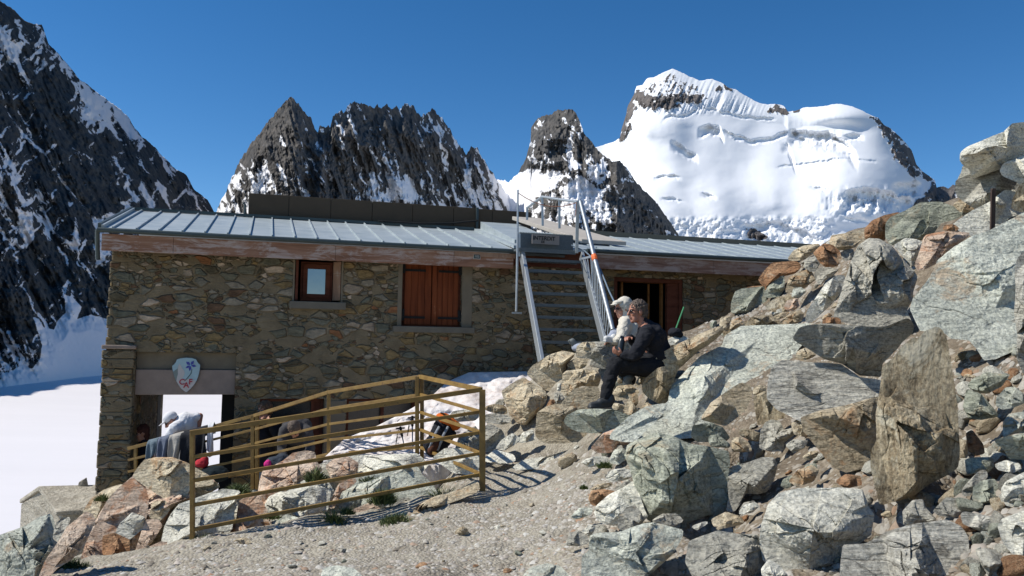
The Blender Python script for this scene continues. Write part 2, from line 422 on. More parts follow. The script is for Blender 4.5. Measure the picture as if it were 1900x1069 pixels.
def S2(PX, PY, t):
    PX0, PY0 = PX, PY; PX = PX+7*fbm(st3(PX0/15, PY0/15, 8), 3, 161); PY = PY+7*fbm(st3(PX0/15, PY0/15, 5), 3, 163); hf = fbm(st3(PX0/4, PY0/5, 3), 3, 165, .7)
    n1 = fbm(st3((PX-PY*.36)/7, PY/30, 1), 5, 81, .62); n2 = fbm(st3(PX/9, PY/10), 5, 83, .65); n3 = fbm(st3(PX/70, PY/60), 2, 85)
    s = .5+.95*(n1-.30+.25*n3+.22*hf)
    low = sm(PY, 275, 350)
    left = 1-sm(PX, 560, 600)
    s = s+left*(low*.42-.10)+left*.6*n2*low+(1-left)*(sm(PY, 250, 390)*.16-.02)
    s += .35*poly_mask(PX, PY, [(511,255),(520,255),(528,272),(520,276),(505,270)], 3)
    s -= .30*poly_mask(PX, PY, [(450,275),(530,275),(560,310),(520,300),(470,300)], 10)
    s += .5*poly_mask(PX, PY, [(735,345),(760,330),(775,372),(720,372),(700,365)], 10)
    s += .4*poly_mask(PX, PY, [(400,392),(430,378),(452,382),(456,410),(396,410)], 4)
    s += .6*poly_mask(PX, PY, [(918,326),(935,345),(975,400),(950,400),(930,360)], 6)
    return s
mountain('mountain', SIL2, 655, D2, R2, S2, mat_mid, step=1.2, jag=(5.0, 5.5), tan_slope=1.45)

# --- rocky tower with the snow saddle
SIL3 = [(880,330),(915,335),(945,336),(962,322),(975,295),(985,262),(984,240),(990,228),(1005,216),(1020,212),(1035,206),(1050,202),(1062,204),(1072,216),(1078,232),(1085,250),(1097,262),(1106,274),(1120,290),(1135,300),(1150,297),(1165,315),(1180,336),(1200,360),(1220,378),(1240,408),(1262,440),(1300,480)]
def D3(px): return np.interp(px, [880, 1060, 1145, 1300], [4700, 4150, 3900, 4900])
def R3(PX, PY, t):
    f = np.clip(t*10, .3, 1)
    snow = poly_mask(PX, PY, [(870,325),(945,333),(975,318),(1030,322),(1045,330),(1015,360),(985,385),(940,420),(870,420)], 14)
    r = 110*fbm(st3((PX-PY*.2)/48, PY/90), 2, 91, ridged=True)+60*fbm(st3(PX/18, PY/40), 4, 93, ridged=True)+34*fbm(st3(PX/7, PY/12), 3, 97, .6, True)+12*fbm(st3(PX/3.2, PY/4), 2, 98)
    return -r*f*(1-.9*snow)
def S3(PX, PY, t):
    PX0, PY0 = PX, PY; PX = PX+6*fbm(st3(PX0/13, PY0/13, 8), 3, 171); PY = PY+6*fbm(st3(PX0/13, PY0/13, 5), 3, 173); hf = fbm(st3(PX0/4, PY0/4, 3), 3, 175, .7)
    n1 = fbm(st3((PX-PY*.3)/8, PY/14, 1), 5, 101, .64); n3 = fbm(st3((PX+PY*.6)/34, PY/30), 3, 103)
    s = .49+.85*(n1-.24+.45*n3+.22*hf)+.14*sm(PY, 250, 340)*(1-sm(PX, 1120, 1160))-.08*sm(PX, 1140, 1170)
    for pl in ([(870,325),(945,333),(960,322),(985,314),(1010,320),(1040,316),(1046,326),(1030,350),(1000,362),(975,400),(950,420),(870,420)],
               [(1090,305),(1130,305),(1120,322),(1100,335),(1092,325)], [(1048,345),(1080,330),(1110,350),(1128,350),(1110,385),(1060,392),(1045,420),(1030,400)],
               [(1052,255),(1062,258),(1065,310),(1056,312)], [(1115,298),(1132,300),(1118,312)]):
        s = np.maximum(s, .5+.8*(poly_mask(PX, PY, pl, 5)-.5)+.15*n1)
    return s
mountain('mountain', SIL3, 655, D3, R3, S3, mat_mid, step=1.2, jag=(3.2, 6), tan_slope=1.25)

# --- great snow peak with hanging glacier
SIL4 = [(1060,300),(1095,276),(1112,272),(1130,266),(1142,262),(1150,256),(1153,240),(1162,212),(1164,198),(1176,176),(1181,160),(1192,158),(1200,146),(1215,143),(1228,136),(1238,131),(1247,128),(1262,133),(1280,142),(1298,150),(1308,148),(1322,147),(1338,153),(1352,163),(1365,166),(1385,179),(1405,190),(1425,194),(1440,193),(1455,197),(1462,207),(1475,206),(1490,200),(1520,198),(1545,194),(1562,193),(1580,197),(1600,206),(1618,215),(1630,219),(1640,232),(1652,238),(1668,252),(1680,265),(1692,280),(1700,305),(1712,318),(1725,327),(1735,335),(1738,348),(1750,346),(1760,350),(1768,342),(1778,346),(1784,335),(1800,345),(1850,330),(1920,300),(2000,320)]
def D4(px):
    q = np.arange(900, 2200, 4.0); v = np.interp(q, [1060, 1160, 1250, 1500, 1620, 1760, 1800, 2000], [5900, 6250, 6450, 6400, 6400, 6750, 6700, 6500])
    k = np.hanning(31); k /= k.sum(); v = np.convolve(np.pad(v, 15, mode='edge'), k, 'valid'); return np.interp(px, q, v)
def blob(PX, PY, x, y, rx, ry, rot=0):
    c, s = math.cos(rot), math.sin(rot); u = (PX-x)*c+(PY-y)*s; v = -(PX-x)*s+(PY-y)*c
    return np.exp(-(u/rx)**2-(v/ry)**2)
def step_cliff(PX, PY, line, h, w=4, soft=28):
    """ice cliff: terrain below the polyline lies farther back, recovering downhill"""
    lx = np.array([p[0] for p in line], float); ly = np.array([p[1] for p in line], float)
    y = np.interp(PX, lx, ly); end = sm(PX, lx[0]-4, lx[0]+16)*(1-sm(PX, lx[-1]-16, lx[-1]+4))
    d = PY-y+5*fbm(st3(PX/13, PY/30), 4, 5, .6)+1.2*fbm(st3(PX/3, PY/3), 2, 6); h = .72*h*(.8+.35*fbm(st3(PX/16, PY/10), 3, 7))
    return h*end*sm(d, 0, w)*(1-sm(d, w*2, soft))
def R4(PX, PY, t):
    rock = S4(PX, PY, t) < .5
    r = 150*fbm(st3(PX/150, PY/120), 2, 111)+34*fbm(st3(PX/60, PY/40), 2, 113)+3*fbm(st3(PX/16, PY/10), 3, 115)
    top = sm(PY, 120, 150)*(1-sm(PY, 200, 218))*sm(PX, 1150, 1180)*(1-sm(PX, 1400, 1470))
    r = r+top*34*fbm(st3((PX+PY*.45)/5, PY/40), 4, 117, .6, True)+top*26*fbm(st3((PX+PY*.3)/18, PY/30), 3, 127)
    r = r+rock*60*fbm(st3(PX/8, PY/12), 4, 118, .6, True)
    lowr = sm(PY, 395, 415)*(1-sm(PX, 1520, 1560))
    r = r+lowr*42*fbm(st3(PX/10, PY/9), 4, 119, .6)
    D = -r*np.clip(t*12, .25, 1)
    for ln, h, w, so in (([(1296,236),(1318,229),(1335,232),(1342,246)], 190, 9, 24), ([(1340,238),(1365,250),(1400,258),(1440,250),(1466,240)], 90, 4, 12),
                     ([(1462,244),(1470,238),(1500,240),(1540,244),(1575,262),(1590,282)], 230, 10, 40), ([(1565,248),(1585,244),(1602,250)], 110, 6, 16),
                     ([(1245,260),(1262,266),(1275,275),(1294,284)], 150, 8, 24), ([(1228,222),(1245,212),(1265,214),(1300,196)], 60, 3, 8), ([(1300,194),(1340,205),(1380,215),(1440,216)], 45, 3, 8),
                     ([(1210,328),(1230,323),(1265,326)], 60, 3, 12), ([(1560,358),(1580,350),(1610,345),(1650,352),(1695,366)], 260, 12, 48), ([(1655,338),(1675,334),(1712,336)], 260, 12, 30),
                     ([(1390,418),(1430,408),(1480,420),(1520,440)], 90, 6, 26), ([(1440,308),(1500,300),(1560,292),(1630,296)], 30, 2, 7), ([(1500,345),(1540,350)], 40, 3, 9),
                     ([(1225,365),(1270,370)], 40, 3, 9), ([(1300,355),(1330,362)], 60, 4, 12), ([(1450,262),(1462,262),(1475,300),(1478,302)], 150, 8, 26), ([(1150,288),(1200,292)], 22, 2, 9), ([(1560,400),(1620,408)], 40, 3, 10)):
        D = D+step_cliff(PX, PY, ln, h, w, so)
    D -= 120*blob(PX, PY, 1190, 240, 60, 22)+120*blob(PX, PY, 1560, 215, 60, 18)
    D -= 110*blob(PX, PY, 1520, 262, 40, 12)*fbm(st3(PX/8, PY/7), 3, 5)
    D -= 200*blob(PX, PY, 1620, 375, 60, 18)*fbm(st3(PX/9, PY/12), 3, 15)
    return D
def S4(PX, PY, t):
    n1 = fbm(st3(PX/9, PY/7, 1), 4, 121); n2 = fbm(st3((PX+PY*.6)/5, PY/20, 1), 3, 123)
    s = np.full(PX.shape, .95); n5 = fbm(st3(PX/3.5, PY/3.5, 4), 3, 129, .7)
    for pl, k in (([(1150,262),(1152,236),(1162,205),(1164,190),(1176,168),(1182,172),(1178,196),(1170,215),(1166,232),(1168,240),(1160,250)], 5),
                  ([(1176,168),(1190,166),(1215,178),(1250,180),(1290,175),(1312,180),(1300,190),(1262,192),(1235,203),(1205,198),(1178,188)], 6),
                  ([(1326,165),(1334,160),(1338,166),(1330,174)], 3), ([(1345,158),(1356,162),(1358,168),(1348,166)], 3), ([(1440,196),(1456,196),(1463,208),(1462,214),(1448,210),(1425,206)], 4), ([(1473,204),(1484,201),(1482,208),(1474,209)], 2),
                  ([(1616,220),(1634,222),(1650,234),(1660,244),(1682,262),(1700,300),(1712,316),(1735,333),(1737,342),(1715,328),(1690,326),(1675,305),(1660,292),(1655,270),(1640,250),(1632,234)], 4),
                  ([(1725,330),(1760,345),(1800,330),(2010,290),(2010,560),(1640,560),(1690,395),(1700,375),(1712,366),(1728,345)], 3),
                  ([(1385,424),(1400,425),(1425,440),(1410,446),(1385,440)], 2)):
        m = poly_mask(PX, PY, pl, k)
        s = np.minimum(s, .5-.75*(m-.5)+(.75*n1+.45*n2+.5*n5)*(m > .01))
    face = poly_mask(PX, PY, [(1190,160),(1247,132),(1300,160),(1310,180),(1240,190),(1200,176)], 8)
    s = np.minimum(s, 1-face*(.32+.6*np.maximum(0, n2)+.5*np.maximum(0, n5)))
    return s
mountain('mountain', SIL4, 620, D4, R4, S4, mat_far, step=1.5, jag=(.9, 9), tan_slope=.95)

# --- snow of the valley glacier
m_gl, nt, b = new_mat('glacier_snow')
g = geo(nt); n = noise(nt, mapping(nt, g, (.004, .02, .02)), 1, 5, .6)
nt.links.new(mixc(nt, n, (.66, .635, .64), (.74, .71, .715)), b.inputs['Base Color']); b.inputs['Roughness'].default_value = .8
bump(nt, noise(nt, mapping(nt, g, (.02, .2, .2)), 1, 4), b, .3, 1.0)
gx = np.concatenate([np.linspace(-4000, -1300, 20), np.linspace(-1290, -200, 110), np.linspace(-190, 190, 60), np.linspace(200, 5000, 100)])
gy = np.concatenate([np.linspace(-400, 40, 12), np.geomspace(45, 7000, 150)])
X, Y = np.meshgrid(gx, gy); Z = -80+np.clip((Y-1200)*.012, 0, 60)+np.clip((-330-X)/300, 0, 1.6)**2*10*np.clip((Y-700)/400, 0, 1)+4*fbm(st3(X/300, Y/300), 3, 131)
me = pymesh('glacier', np.stack([X, Y, Z], -1), grid_faces(len(gy), len(gx)))
tag(link('glacier', me, m_gl), kind='structure')
# --- rocky flank below the terrace, joining it to the glacier
th = np.linspace(0, 2*math.pi, 121); rr = np.array([0, 3, 10, 30, 70, 130])
cx, cy = 0.0, 6.5
V = []
for k, q in enumerate(rr):
    for a_ in th:
        ex = 13.9*np.sign(math.cos(a_))*min(1, abs(math.cos(a_))*1.3); ey = 11.4*np.sign(math.sin(a_))*min(1, abs(math.sin(a_))*1.3)
        x = cx+ex+q*math.cos(a_); y = cy+ey+q*math.sin(a_)
        z0 = float(hgt(np.array(cx+ex), np.array(cy+ey)))-.05
        z = z0 + (-95-z0)*min(1, (q/95.0)**.8) + (0 if k == 0 else float(fbm(st3(np.array(x/6), np.array(y/6)), 3, 7))*1.2)
        if x > 0 and k: z = max(z, z0-q*.8)
        V.append((x, y, z))
tag(link('hillside', pymesh('hillside', V, grid_faces(len(rr), len(th))), m_gr), kind='structure')
# ---------- mountain hut. Wall frame: s along the wall, t back into the building, z up
TH = math.radians(17); WD = np.array([math.cos(TH), math.sin(TH), 0]); WN = np.array([math.sin(TH), -math.cos(TH), 0]); WO = np.array([0, 13.3, 0])
def WP(s, t, z): return Vector(WO+WD*s-WN*t+np.array([0, 0, z]))
def WS(px, py, t=0.0):
    r = ray(px, py); c = (WO-WN*t)@WN; k = c/(r@WN); p = r*k-WO
    return float(p@WD), float(p[2])
def wbox(mb, s0, s1, t0, t1, z0, z1, m=0):
    return mb.hexa([WP(s0, t0, z0), WP(s1, t0, z0), WP(s1, t0, z1), WP(s0, t0, z1), WP(s0, t1, z0), WP(s1, t1, z0), WP(s1, t1, z1), WP(s0, t1, z1)], m)
WR = Matrix((WD, -WN, (0, 0, 1))).transposed()

def wallcoords(nt):      # wall-aligned coordinates: x along, z up
    return mapping(nt, geo(nt), (1, 1, 1), (0, 0, -TH))
m_st, nt, b = new_mat('rubble_stone_wall')
v = wallcoords(nt)
wob = nd(nt, 'ShaderNodeTexNoise', {'Vector': v, 'Scale': 2.6, 'Detail': 3}).outputs['Color']
v2 = nd(nt, 'ShaderNodeVectorMath', {0: v, 1: nd(nt, 'ShaderNodeVectorMath', {0: wob, 'Scale': .16}, operation='SCALE').outputs[0]}, operation='ADD').outputs[0]
v3 = mapping(nt, v2, (4.1, 4.1, 8.6))
F1 = nd(nt, 'ShaderNodeTexVoronoi', {'Vector': v3, 'Scale': 1, 'Randomness': .9}, feature='F1')
ED = nd(nt, 'ShaderNodeTexVoronoi', {'Vector': v3, 'Scale': 1, 'Randomness': .9}, feature='DISTANCE_TO_EDGE')
v4 = mapping(nt, v2, (9.5, 9.5, 17), (0, 0, 0), (3, 7, 2))
G1 = nd(nt, 'ShaderNodeTexVoronoi', {'Vector': v4, 'Scale': 1}, feature='F1'); GE = nd(nt, 'ShaderNodeTexVoronoi', {'Vector': v4, 'Scale': 1}, feature='DISTANCE_TO_EDGE')
big = ramp(nt, nd(nt, 'ShaderNodeSeparateColor', {0: F1.outputs['Color']}).outputs[1], [(.40, (0, 0, 0)), (.42, (1, 1, 1))])
sep = nd(nt, 'ShaderNodeSeparateColor', {0: mixc(nt, big, G1.outputs['Color'], F1.outputs['Color'])})
edd = mathn(nt, 'ADD', mathn(nt, 'MULTIPLY', ED.outputs['Distance'], nd(nt, 'ShaderNodeRGBToBW', {0: big}).outputs[0]), mathn(nt, 'MULTIPLY', GE.outputs['Distance'], mathn(nt, 'SUBTRACT', 1.0, nd(nt, 'ShaderNodeRGBToBW', {0: big}).outputs[0])))
tone = ramp(nt, sep.outputs[0], [(0, (.10, .09, .065)), (.13, (.15, .15, .12)), (.3, (.22, .17, .095)), (.45, (.13, .14, .12)), (.56, (.26, .24, .205)), (.64, (.13, .085, .06)), (.72, (.26, .13, .07)), (.74, (.19, .185, .16)), (.86, (.29, .25, .21)), (.95, (.44, .37, .31)), (.975, (.16, .165, .14))], 'CONSTANT')
fn = noise(nt, mapping(nt, v, (9, 9, 20)), 1, 6, .7)
tone = mixc(nt, .75, tone, ramp(nt, fn, [(.3, (.38, .38, .38)), (.5, (1, 1, 1)), (.7, (1.75, 1.7, 1.65))]), 'MULTIPLY')
mort = ramp(nt, noise(nt, v, 3, 5, .7), [(.3, (.14, .118, .085)), (.6, (.215, .185, .135)), (.8, (.27, .235, .175))])
ew = mathn(nt, 'ADD', edd, mathn(nt, 'MULTIPLY', mathn(nt, 'SUBTRACT', noise(nt, v, 5, 4, .7), .5), .34))
mk = ramp(nt, ew, [(.03, (0, 0, 0)), (.14, (1, 1, 1))])
some = ramp(nt, sep.outputs[2], [(.22, (0, 0, 0)), (.25, (1, 1, 1))])     # some stones hidden under mortar
mk = mixc(nt, 1, mk, some, 'MULTIPLY')
nt.links.new(mixc(nt, 1, mixc(nt, mk, mort, tone), (1.08, 1.0, .86), 'MULTIPLY'), b.inputs['Base Color']); b.inputs['Roughness'].default_value = .92; b.inputs['Specular IOR Level'].default_value = .15
hgt_ = mathn(nt, 'ADD', mathn(nt, 'MULTIPLY', nd(nt, 'ShaderNodeRGBToBW', {0: mk}).outputs[0], .7), mathn(nt, 'MULTIPLY', fn, .5))
bump(nt, hgt_, b, 1.0, .06)

m_conc = plain('concrete_render', (.185, .152, .105), .9, 0, .3, 5, .01)
m_beam = plain('pale_beam', (.27, .205, .165), .85, 0, .3, 7, .006)
m_sill = plain('slate_sill', (.15, .132, .10), .85, 0, .25, 6, .006)

def wood_mat(name, cols, pale, amt, scale=(1.2, 1.2, 18)):
    m, nt, b = new_mat(name); v = wallcoords(nt)
    gr = noise(nt, mapping(nt, v, scale), 1.0, 6, .65, .6)
    c = ramp(nt, gr, [(.3, cols[0]), (.5, cols[1]), (.7, cols[2])])
    pn = noise(nt, mapping(nt, v, (1.5, 1.5, 4)), 1.4, 6, .72, .8)
    pk = ramp(nt, mathn(nt, 'ADD', pn, mathn(nt, 'MULTIPLY', mathn(nt, 'SUBTRACT', gr, .5), .5)), [(amt, (0, 0, 0)), (amt+.12, (1, 1, 1))])
    c = mixc(nt, pk, c, pale)
    nt.links.new(c, b.inputs['Base Color']); b.inputs['Roughness'].default_value = .8; b.inputs['Specular IOR Level'].default_value = .2
    bump(nt, gr, b, .5, .006); return m
m_fas = wood_mat('weathered_fascia', [(.19, .09, .055), (.30, .155, .095), (.38, .23, .155)], (.46, .36, .31), .49)
m_fas2 = wood_mat('greyed_fascia', [(.17, .085, .06), (.26, .16, .12), (.36, .26, .21)], (.38, .30, .26), .48)
m_shut = wood_mat('varnished_shutter', [(.09, .022, .008), (.17, .042, .014), (.22, .06, .02)], (.34, .16, .08), .64, (14, 14, 1.2))
m_frame = wood_mat('red_brown_frame', [(.07, .022, .012), (.11, .036, .02), (.14, .05, .03)], (.2, .1, .07), .75, (3, 3, 10))
m_frameL = wood_mat('orange_door_frame', [(.17, .075, .02), (.24, .11, .035), (.28, .14, .05)], (.3, .18, .1), .75, (3, 3, 10))
m_ofr = wood_mat('bleached_board', [(.24, .14, .09), (.33, .2, .13), (.4, .26, .17)], (.42, .34, .28), .55, (6, 6, 2))
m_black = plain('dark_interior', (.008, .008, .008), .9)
m_glass, nt, b = new_mat('window_glass'); b.inputs['Base Color'].default_value = (.02, .025, .03, 1); b.inputs['Roughness'].default_value = .03; b.inputs['Specular IOR Level'].default_value = 1; b.inputs['Coat Weight'].default_value = 1; b.inputs['Coat Roughness'].default_value = .02; b.inputs['Coat IOR'].default_value = 2.6
bump(nt, noise(nt, objc(nt), 3, 2), b, .12, .02)
m_dglass = plain('dark_glass', (.012, .013, .015), .25)
m_zinc, nt, b = new_mat('zinc_sheet'); v = wallcoords(nt)
n = noise(nt, mapping(nt, v, (2, 5, 5)), 1.3, 6, .7)
nt.links.new(ramp(nt, n, [(.3, (.27, .32, .34)), (.5, (.36, .405, .42)), (.72, (.42, .46, .475))]), b.inputs['Base Color'])
b.inputs['Metallic'].default_value = .2; nt.links.new(ramp(nt, n, [(.3, (.42,)*3), (.7, (.6,)*3)]), b.inputs['Roughness']); bump(nt, noise(nt, v, 1.6, 2), b, .25, .02)
m_gut = plain('dark_gutter', (.055, .075, .075), .5, .3, .25, 8)
m_panel = plain('brown_panel', (.085, .056, .032), .85, 0, .22, 5)
m_galv = plain('galvanised_steel', (.40, .43, .45), .45, .55, .15, 14)
m_grate = plain('grey_grating', (.13, .15, .155), .6, .4, .3, 30)
m_pale = plain('pale_concrete_slab', (.42, .38, .33), .9, 0, .22, 8, .004)

hut = empty('mountain_hut', WP(0, 0, 0))
tag(hut, 'long low stone hut with wooden fascia and zinc roof below the peaks', 'hut')
HP = dict(parent=None)
def hpart(mb, name, mat, parent=hut, **k):
    o = mb.build(name, mat, None, **k)
    o.parent = parent; o.matrix_parent_inverse = Matrix.Translation(parent.location if parent is hut else (0, 0, 0)).inverted() if parent is hut else Matrix()
    return o

def wall_holes(mb, ss, zs, holes, t0, t1):
    def solid(i, j):
        if i < 0 or j < 0 or i >= len(ss)-1 or j >= len(zs)-1: return False
        a, c = (ss[i]+ss[i+1])/2, (zs[j]+zs[j+1])/2
        return not any(h[0] < a < h[1] and h[2] < c < h[3] for h in holes)
    for i in range(len(ss)-1):
        for j in range(len(zs)-1):
            if not solid(i, j): continue
            a0, a1, b0, b1 = ss[i], ss[i+1], zs[j], zs[j+1]
            q = lambda *p: mb.add([WP(*x) for x in p], [(0, 1, 2, 3)])
            q((a0, t0, b0), (a1, t0, b0), (a1, t0, b1), (a0, t0, b1)); q((a1, t1, b0), (a0, t1, b0), (a0, t1, b1), (a1, t1, b1))
            if not solid(i-1, j): q((a0, t1, b0), (a0, t0, b0), (a0, t0, b1), (a0, t1, b1))
            if not solid(i+1, j): q((a1, t0, b0), (a1, t1, b0), (a1, t1, b1), (a1, t0, b1))
            if not solid(i, j-1): q((a0, t1, b0), (a1, t1, b0), (a1, t0, b0), (a0, t0, b0))
            if not solid(i, j+1): q((a0, t0, b1), (a1, t0, b1), (a1, t1, b1), (a0, t1, b1))
sL = WS(202, 600)[0]; sR = 7.6; ZB = -3.1; ZT = 1.42
w1 = (WS(547, 520)[0], WS(633, 520)[0], WS(590, 560)[1], WS(590, 480)[1])
w2 = (WS(746, 550)[0], WS(857, 550)[0], WS(800, 606)[1], WS(800, 484)[1])
dr = (WS(1139, 600)[0], WS(1268, 600)[0], -.95, WS(1200, 516)[1])
ps = (WS(250, 700)[0], WS(437, 700)[0], ZB-.2, WS(350, 733)[1])
pl = (WS(250, 700)[0], WS(437, 700)[0], WS(350, 733)[1], WS(350, 654)[1])
la = (WS(480, 800)[0], WS(600, 800)[0], WS(540, 880)[1], WS(540, 740)[1])
lb = (WS(642, 780)[0], WS(772, 780)[0], WS(700, 840)[1], WS(700, 740)[1])
holes = [w1, w2, dr, ps, pl, la, lb]
ss = sorted({sL, sR, *[h[0] for h in holes], *[h[1] for h in holes]}); zs = sorted({ZB-.3, ZT, *[h[2] for h in holes if h[2] > ZB], *[h[3] for h in holes]})
mb = MB(); wall_holes(mb, ss, zs, holes, 0, .45)
# end walls and back wall; the back wall has an opening behind the passage
bo = (WS(297, 760, 3.0)[0], WS(411, 760, 3.0)[0], ZB-.2, WS(350, 732, 3.0)[1])
wall_holes(mb, sorted([sL, bo[0], bo[1], sR]), sorted([ZB-.3, bo[3], ZT]), [bo], 3.0, 3.4)
wbox(mb, sL, sL+.4, .45, 3.0, ZB-.3, ZT); wbox(mb, sR-.4, sR, .45, 3.0, ZB-.3, ZT)
wbox(mb, ps[1], ps[1]+.3, .45, 3.0, ZB-.3, ps[3]); wbox(mb, sL+.4, bo[0], 2.6, 3.0, ZB-.3, ps[3]-.01)
hpart(mb, 'wall', m_st)
mb = MB(); rng = random.Random(4)     # ragged corner stones and lower left pier
zc = ZB
while zc < ZT-.1:
    h_ = rng.uniform(.09, .2); zc2 = min(zc+h_, ZT-.02)
    jut = rng.uniform(.0, .04)
    wbox(mb, sL-jut, sL+rng.uniform(.05, .3), -.004-rng.uniform(0, .008), .4+rng.uniform(0, .05), zc+.001, zc2)
    zc = zc2
zc = ZB; zt_ = WS(220, 648)[1]
while zc < zt_-.02:
    h_ = rng.uniform(.1, .22); zc2 = min(zc+h_, zt_)
    wbox(mb, sL-.05-rng.uniform(0, .02), pl[0]-rng.uniform(0, .03), -.05-rng.uniform(0, .012), .1, zc+.001, zc2)
    zc = zc2
o = hpart(mb, 'corner_stone', m_st, bevel=.02)
mb = MB(); zmid = WS(350, 686)[1]
wbox(mb, pl[0], pl[1], .10, .44, zmid, pl[3]); hpart(mb, 'lintel', m_conc, bevel=.008)
mb = MB(); wbox(mb, pl[0]+.002, pl[1]-.002, .05, .43, pl[2], zmid-.003); hpart(mb, 'lintel', m_beam, bevel=.008)
mb = MB(); wbox(mb, sL-.07, pl[0]+.01, -.075, .2, zt_+.002, zt_+.06); hpart(mb, 'cap_stone', m_beam, bevel=.015)
# passage ceiling and black boxes standing for the shade on its inner sides
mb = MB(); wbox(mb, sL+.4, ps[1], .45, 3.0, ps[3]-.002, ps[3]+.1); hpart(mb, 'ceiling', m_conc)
mb = MB(); wbox(mb, WS(412, 800, 1.0)[0], ps[1]-.003, .5, 2.9, ZB, ps[3]-.01); hpart(mb, 'jamb_shade', m_black)
mb = MB(); wbox(mb, bo[0]-.02, bo[0]+.005, 2.58, 3.05, ZB, ps[3]-.02); hpart(mb, 'jamb_shade', m_black)
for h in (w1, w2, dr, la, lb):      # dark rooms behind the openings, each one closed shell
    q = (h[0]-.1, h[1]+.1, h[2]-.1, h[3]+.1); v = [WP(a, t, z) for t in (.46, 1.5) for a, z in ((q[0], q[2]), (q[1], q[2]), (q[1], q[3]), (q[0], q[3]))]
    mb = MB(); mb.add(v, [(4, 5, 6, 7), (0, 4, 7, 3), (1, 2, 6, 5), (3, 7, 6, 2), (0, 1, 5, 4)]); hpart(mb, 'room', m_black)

def frame(mb, h, t0, t1, w, m=0):
    wbox(mb, h[0], h[1], t0, t1, h[3]-w, h[3], m); wbox(mb, h[0], h[1], t0, t1, h[2], h[2]+w, m)
    wbox(mb, h[0], h[0]+w, t0, t1, h[2]+w, h[3]-w, m); wbox(mb, h[1]-w, h[1], t0, t1, h[2]+w, h[3]-w, m)
# window 1 (small, open shutters folded into the reveal)
mb = MB(); q = (w1[0]+.09, w1[1]-.12, w1[2]+.02, w1[3]-.04); frame(mb, q, .16, .24, .035)
q2 = (q[0]+.036, q[1]-.036, q[2]+.036, q[3]-.036); frame(mb, q2, .14, .22, .07)
wbox(mb, q2[0]+.0, q2[1], .125, .14, q2[2]+.02, q2[2]+.045)
wf = hpart(mb, 'window', m_frame, bevel=.004)
mb = MB(); wbox(mb, q2[0]+.065, q2[1]-.065, .18, .19, q2[2]+.065, q2[3]-.065); o = mb.build('pane', m_glass, wf); o.matrix_parent_inverse = wf.matrix_world.inverted(); 
mb = MB(); wbox(mb, w1[0]+.012, w1[0]+.05, -.01, .2, w1[2]+.02, w1[3]-.03); hpart(mb, 'shutter', m_frame, bevel=.004)
mb = MB(); mb.hexa([WP(w1[1]-.115, .13, w1[2]+.03), WP(w1[1]-.012, .0, w1[2]+.03), WP(w1[1]-.012, .0, w1[3]-.03), WP(w1[1]-.115, .13, w1[3]-.03), WP(w1[1]-.09, .15, w1[2]+.03), WP(w1[1]+.0, .02, w1[2]+.03), WP(w1[1]+.0, .02, w1[3]-.03), WP(w1[1]-.09, .15, w1[3]-.03)])
hpart(mb, 'shutter', m_ofr, bevel=.003)
mb = MB(); a = WS(537, 562); bq = WS(641, 562); wbox(mb, a[0], bq[0], -.10, .3, w1[2]-.115, w1[2]-.002); hpart(mb, 'sill', m_sill, bevel=.01)
# window 2: closed boarded shutters with iron straps
mb = MB(); q = (w2[0]+.002, w2[1]-.002, w2[2]+.002, w2[3]-.002); frame(mb, q, .10, .2, .05); hpart(mb, 'window_frame', m_frame, bevel=.004)
mid = (w2[0]+w2[1])/2
for k, (a0, a1) in enumerate(((w2[0]+.045, mid-.006), (mid+.006, w2[1]-.045))):
    mb = MB(); nb = 5 if k else 4; wdt = (a1-a0)/nb
    for i in range(nb): wbox(mb, a0+i*wdt+.002, a0+(i+1)*wdt-.002, .055+.004*((i*7+k) % 3), .09, w2[2]+.03, w2[3]-.05)
    s_ = hpart(mb, 'shutter', m_shut, bevel=.004)
    for zz in (w2[2]+.14, w2[3]-.16):
        mb = MB(); wbox(mb, a0-.02 if k == 0 else a0+.1, a1-.1 if k == 0 else a1+.02, .035, .052, zz-.018, zz+.018)
        wbox(mb, (a0-.05 if k == 0 else a1-.005), (a0+.005 if k == 0 else a1+.05), .03, .06, zz-.05, zz+.13)
        o = mb.build('hinge_strap', m_black, s_); o.matrix_parent_inverse = s_.matrix_world.inverted()
mb = MB(); a = WS(728, 610); bq = WS(878, 612); wbox(mb, a[0], bq[0], -.11, .25, w2[2]-.10, w2[2]-.002); hpart(mb, 'sill', m_sill, bevel=.01)
for q in ((w2[0]-.07, w2[0]-.002, w2[2], w2[3]+.02), (w2[1]+.002, w2[1]+.17, w2[2], w2[3]+.02), (w1[0]-.03, w1[0]-.002, w1[2], w1[3]), (w1[1]+.002, w1[1]+.03, w1[2], w1[3])):
    mb = MB(); wbox(mb, q[0], q[1], -.008, .1, q[2], q[3]); hpart(mb, 'rendered_edge', m_conc, bevel=.004)
# main door with open leaves
mb = MB(); frame(mb, (dr[0]+.002, dr[1]-.002, dr[2], dr[3]-.002), .03, .12, .07); hpart(mb, 'door_frame', m_frame, bevel=.004)
d0 = WS(1158, 600, .2)[0]; d1 = WS(1228, 600, .2)[0]; d2 = WS(1202, 600, .3)[0]
mb = MB(); frame(mb, (d0-.06, d1+.02, dr[2], WS(1190, 521, .2)[1]), .2, .28, .035); wbox(mb, d2, d2+.03, .3, .34, dr[2], dr[3]-.08); hpart(mb, 'door_frame', m_frameL, bevel=.003)
mb = MB(); wbox(mb, d1+.03, dr[1]-.07, .06, .14, dr[2], dr[3]-.072); dl = hpart(mb, 'door', m_frame, bevel=.004)
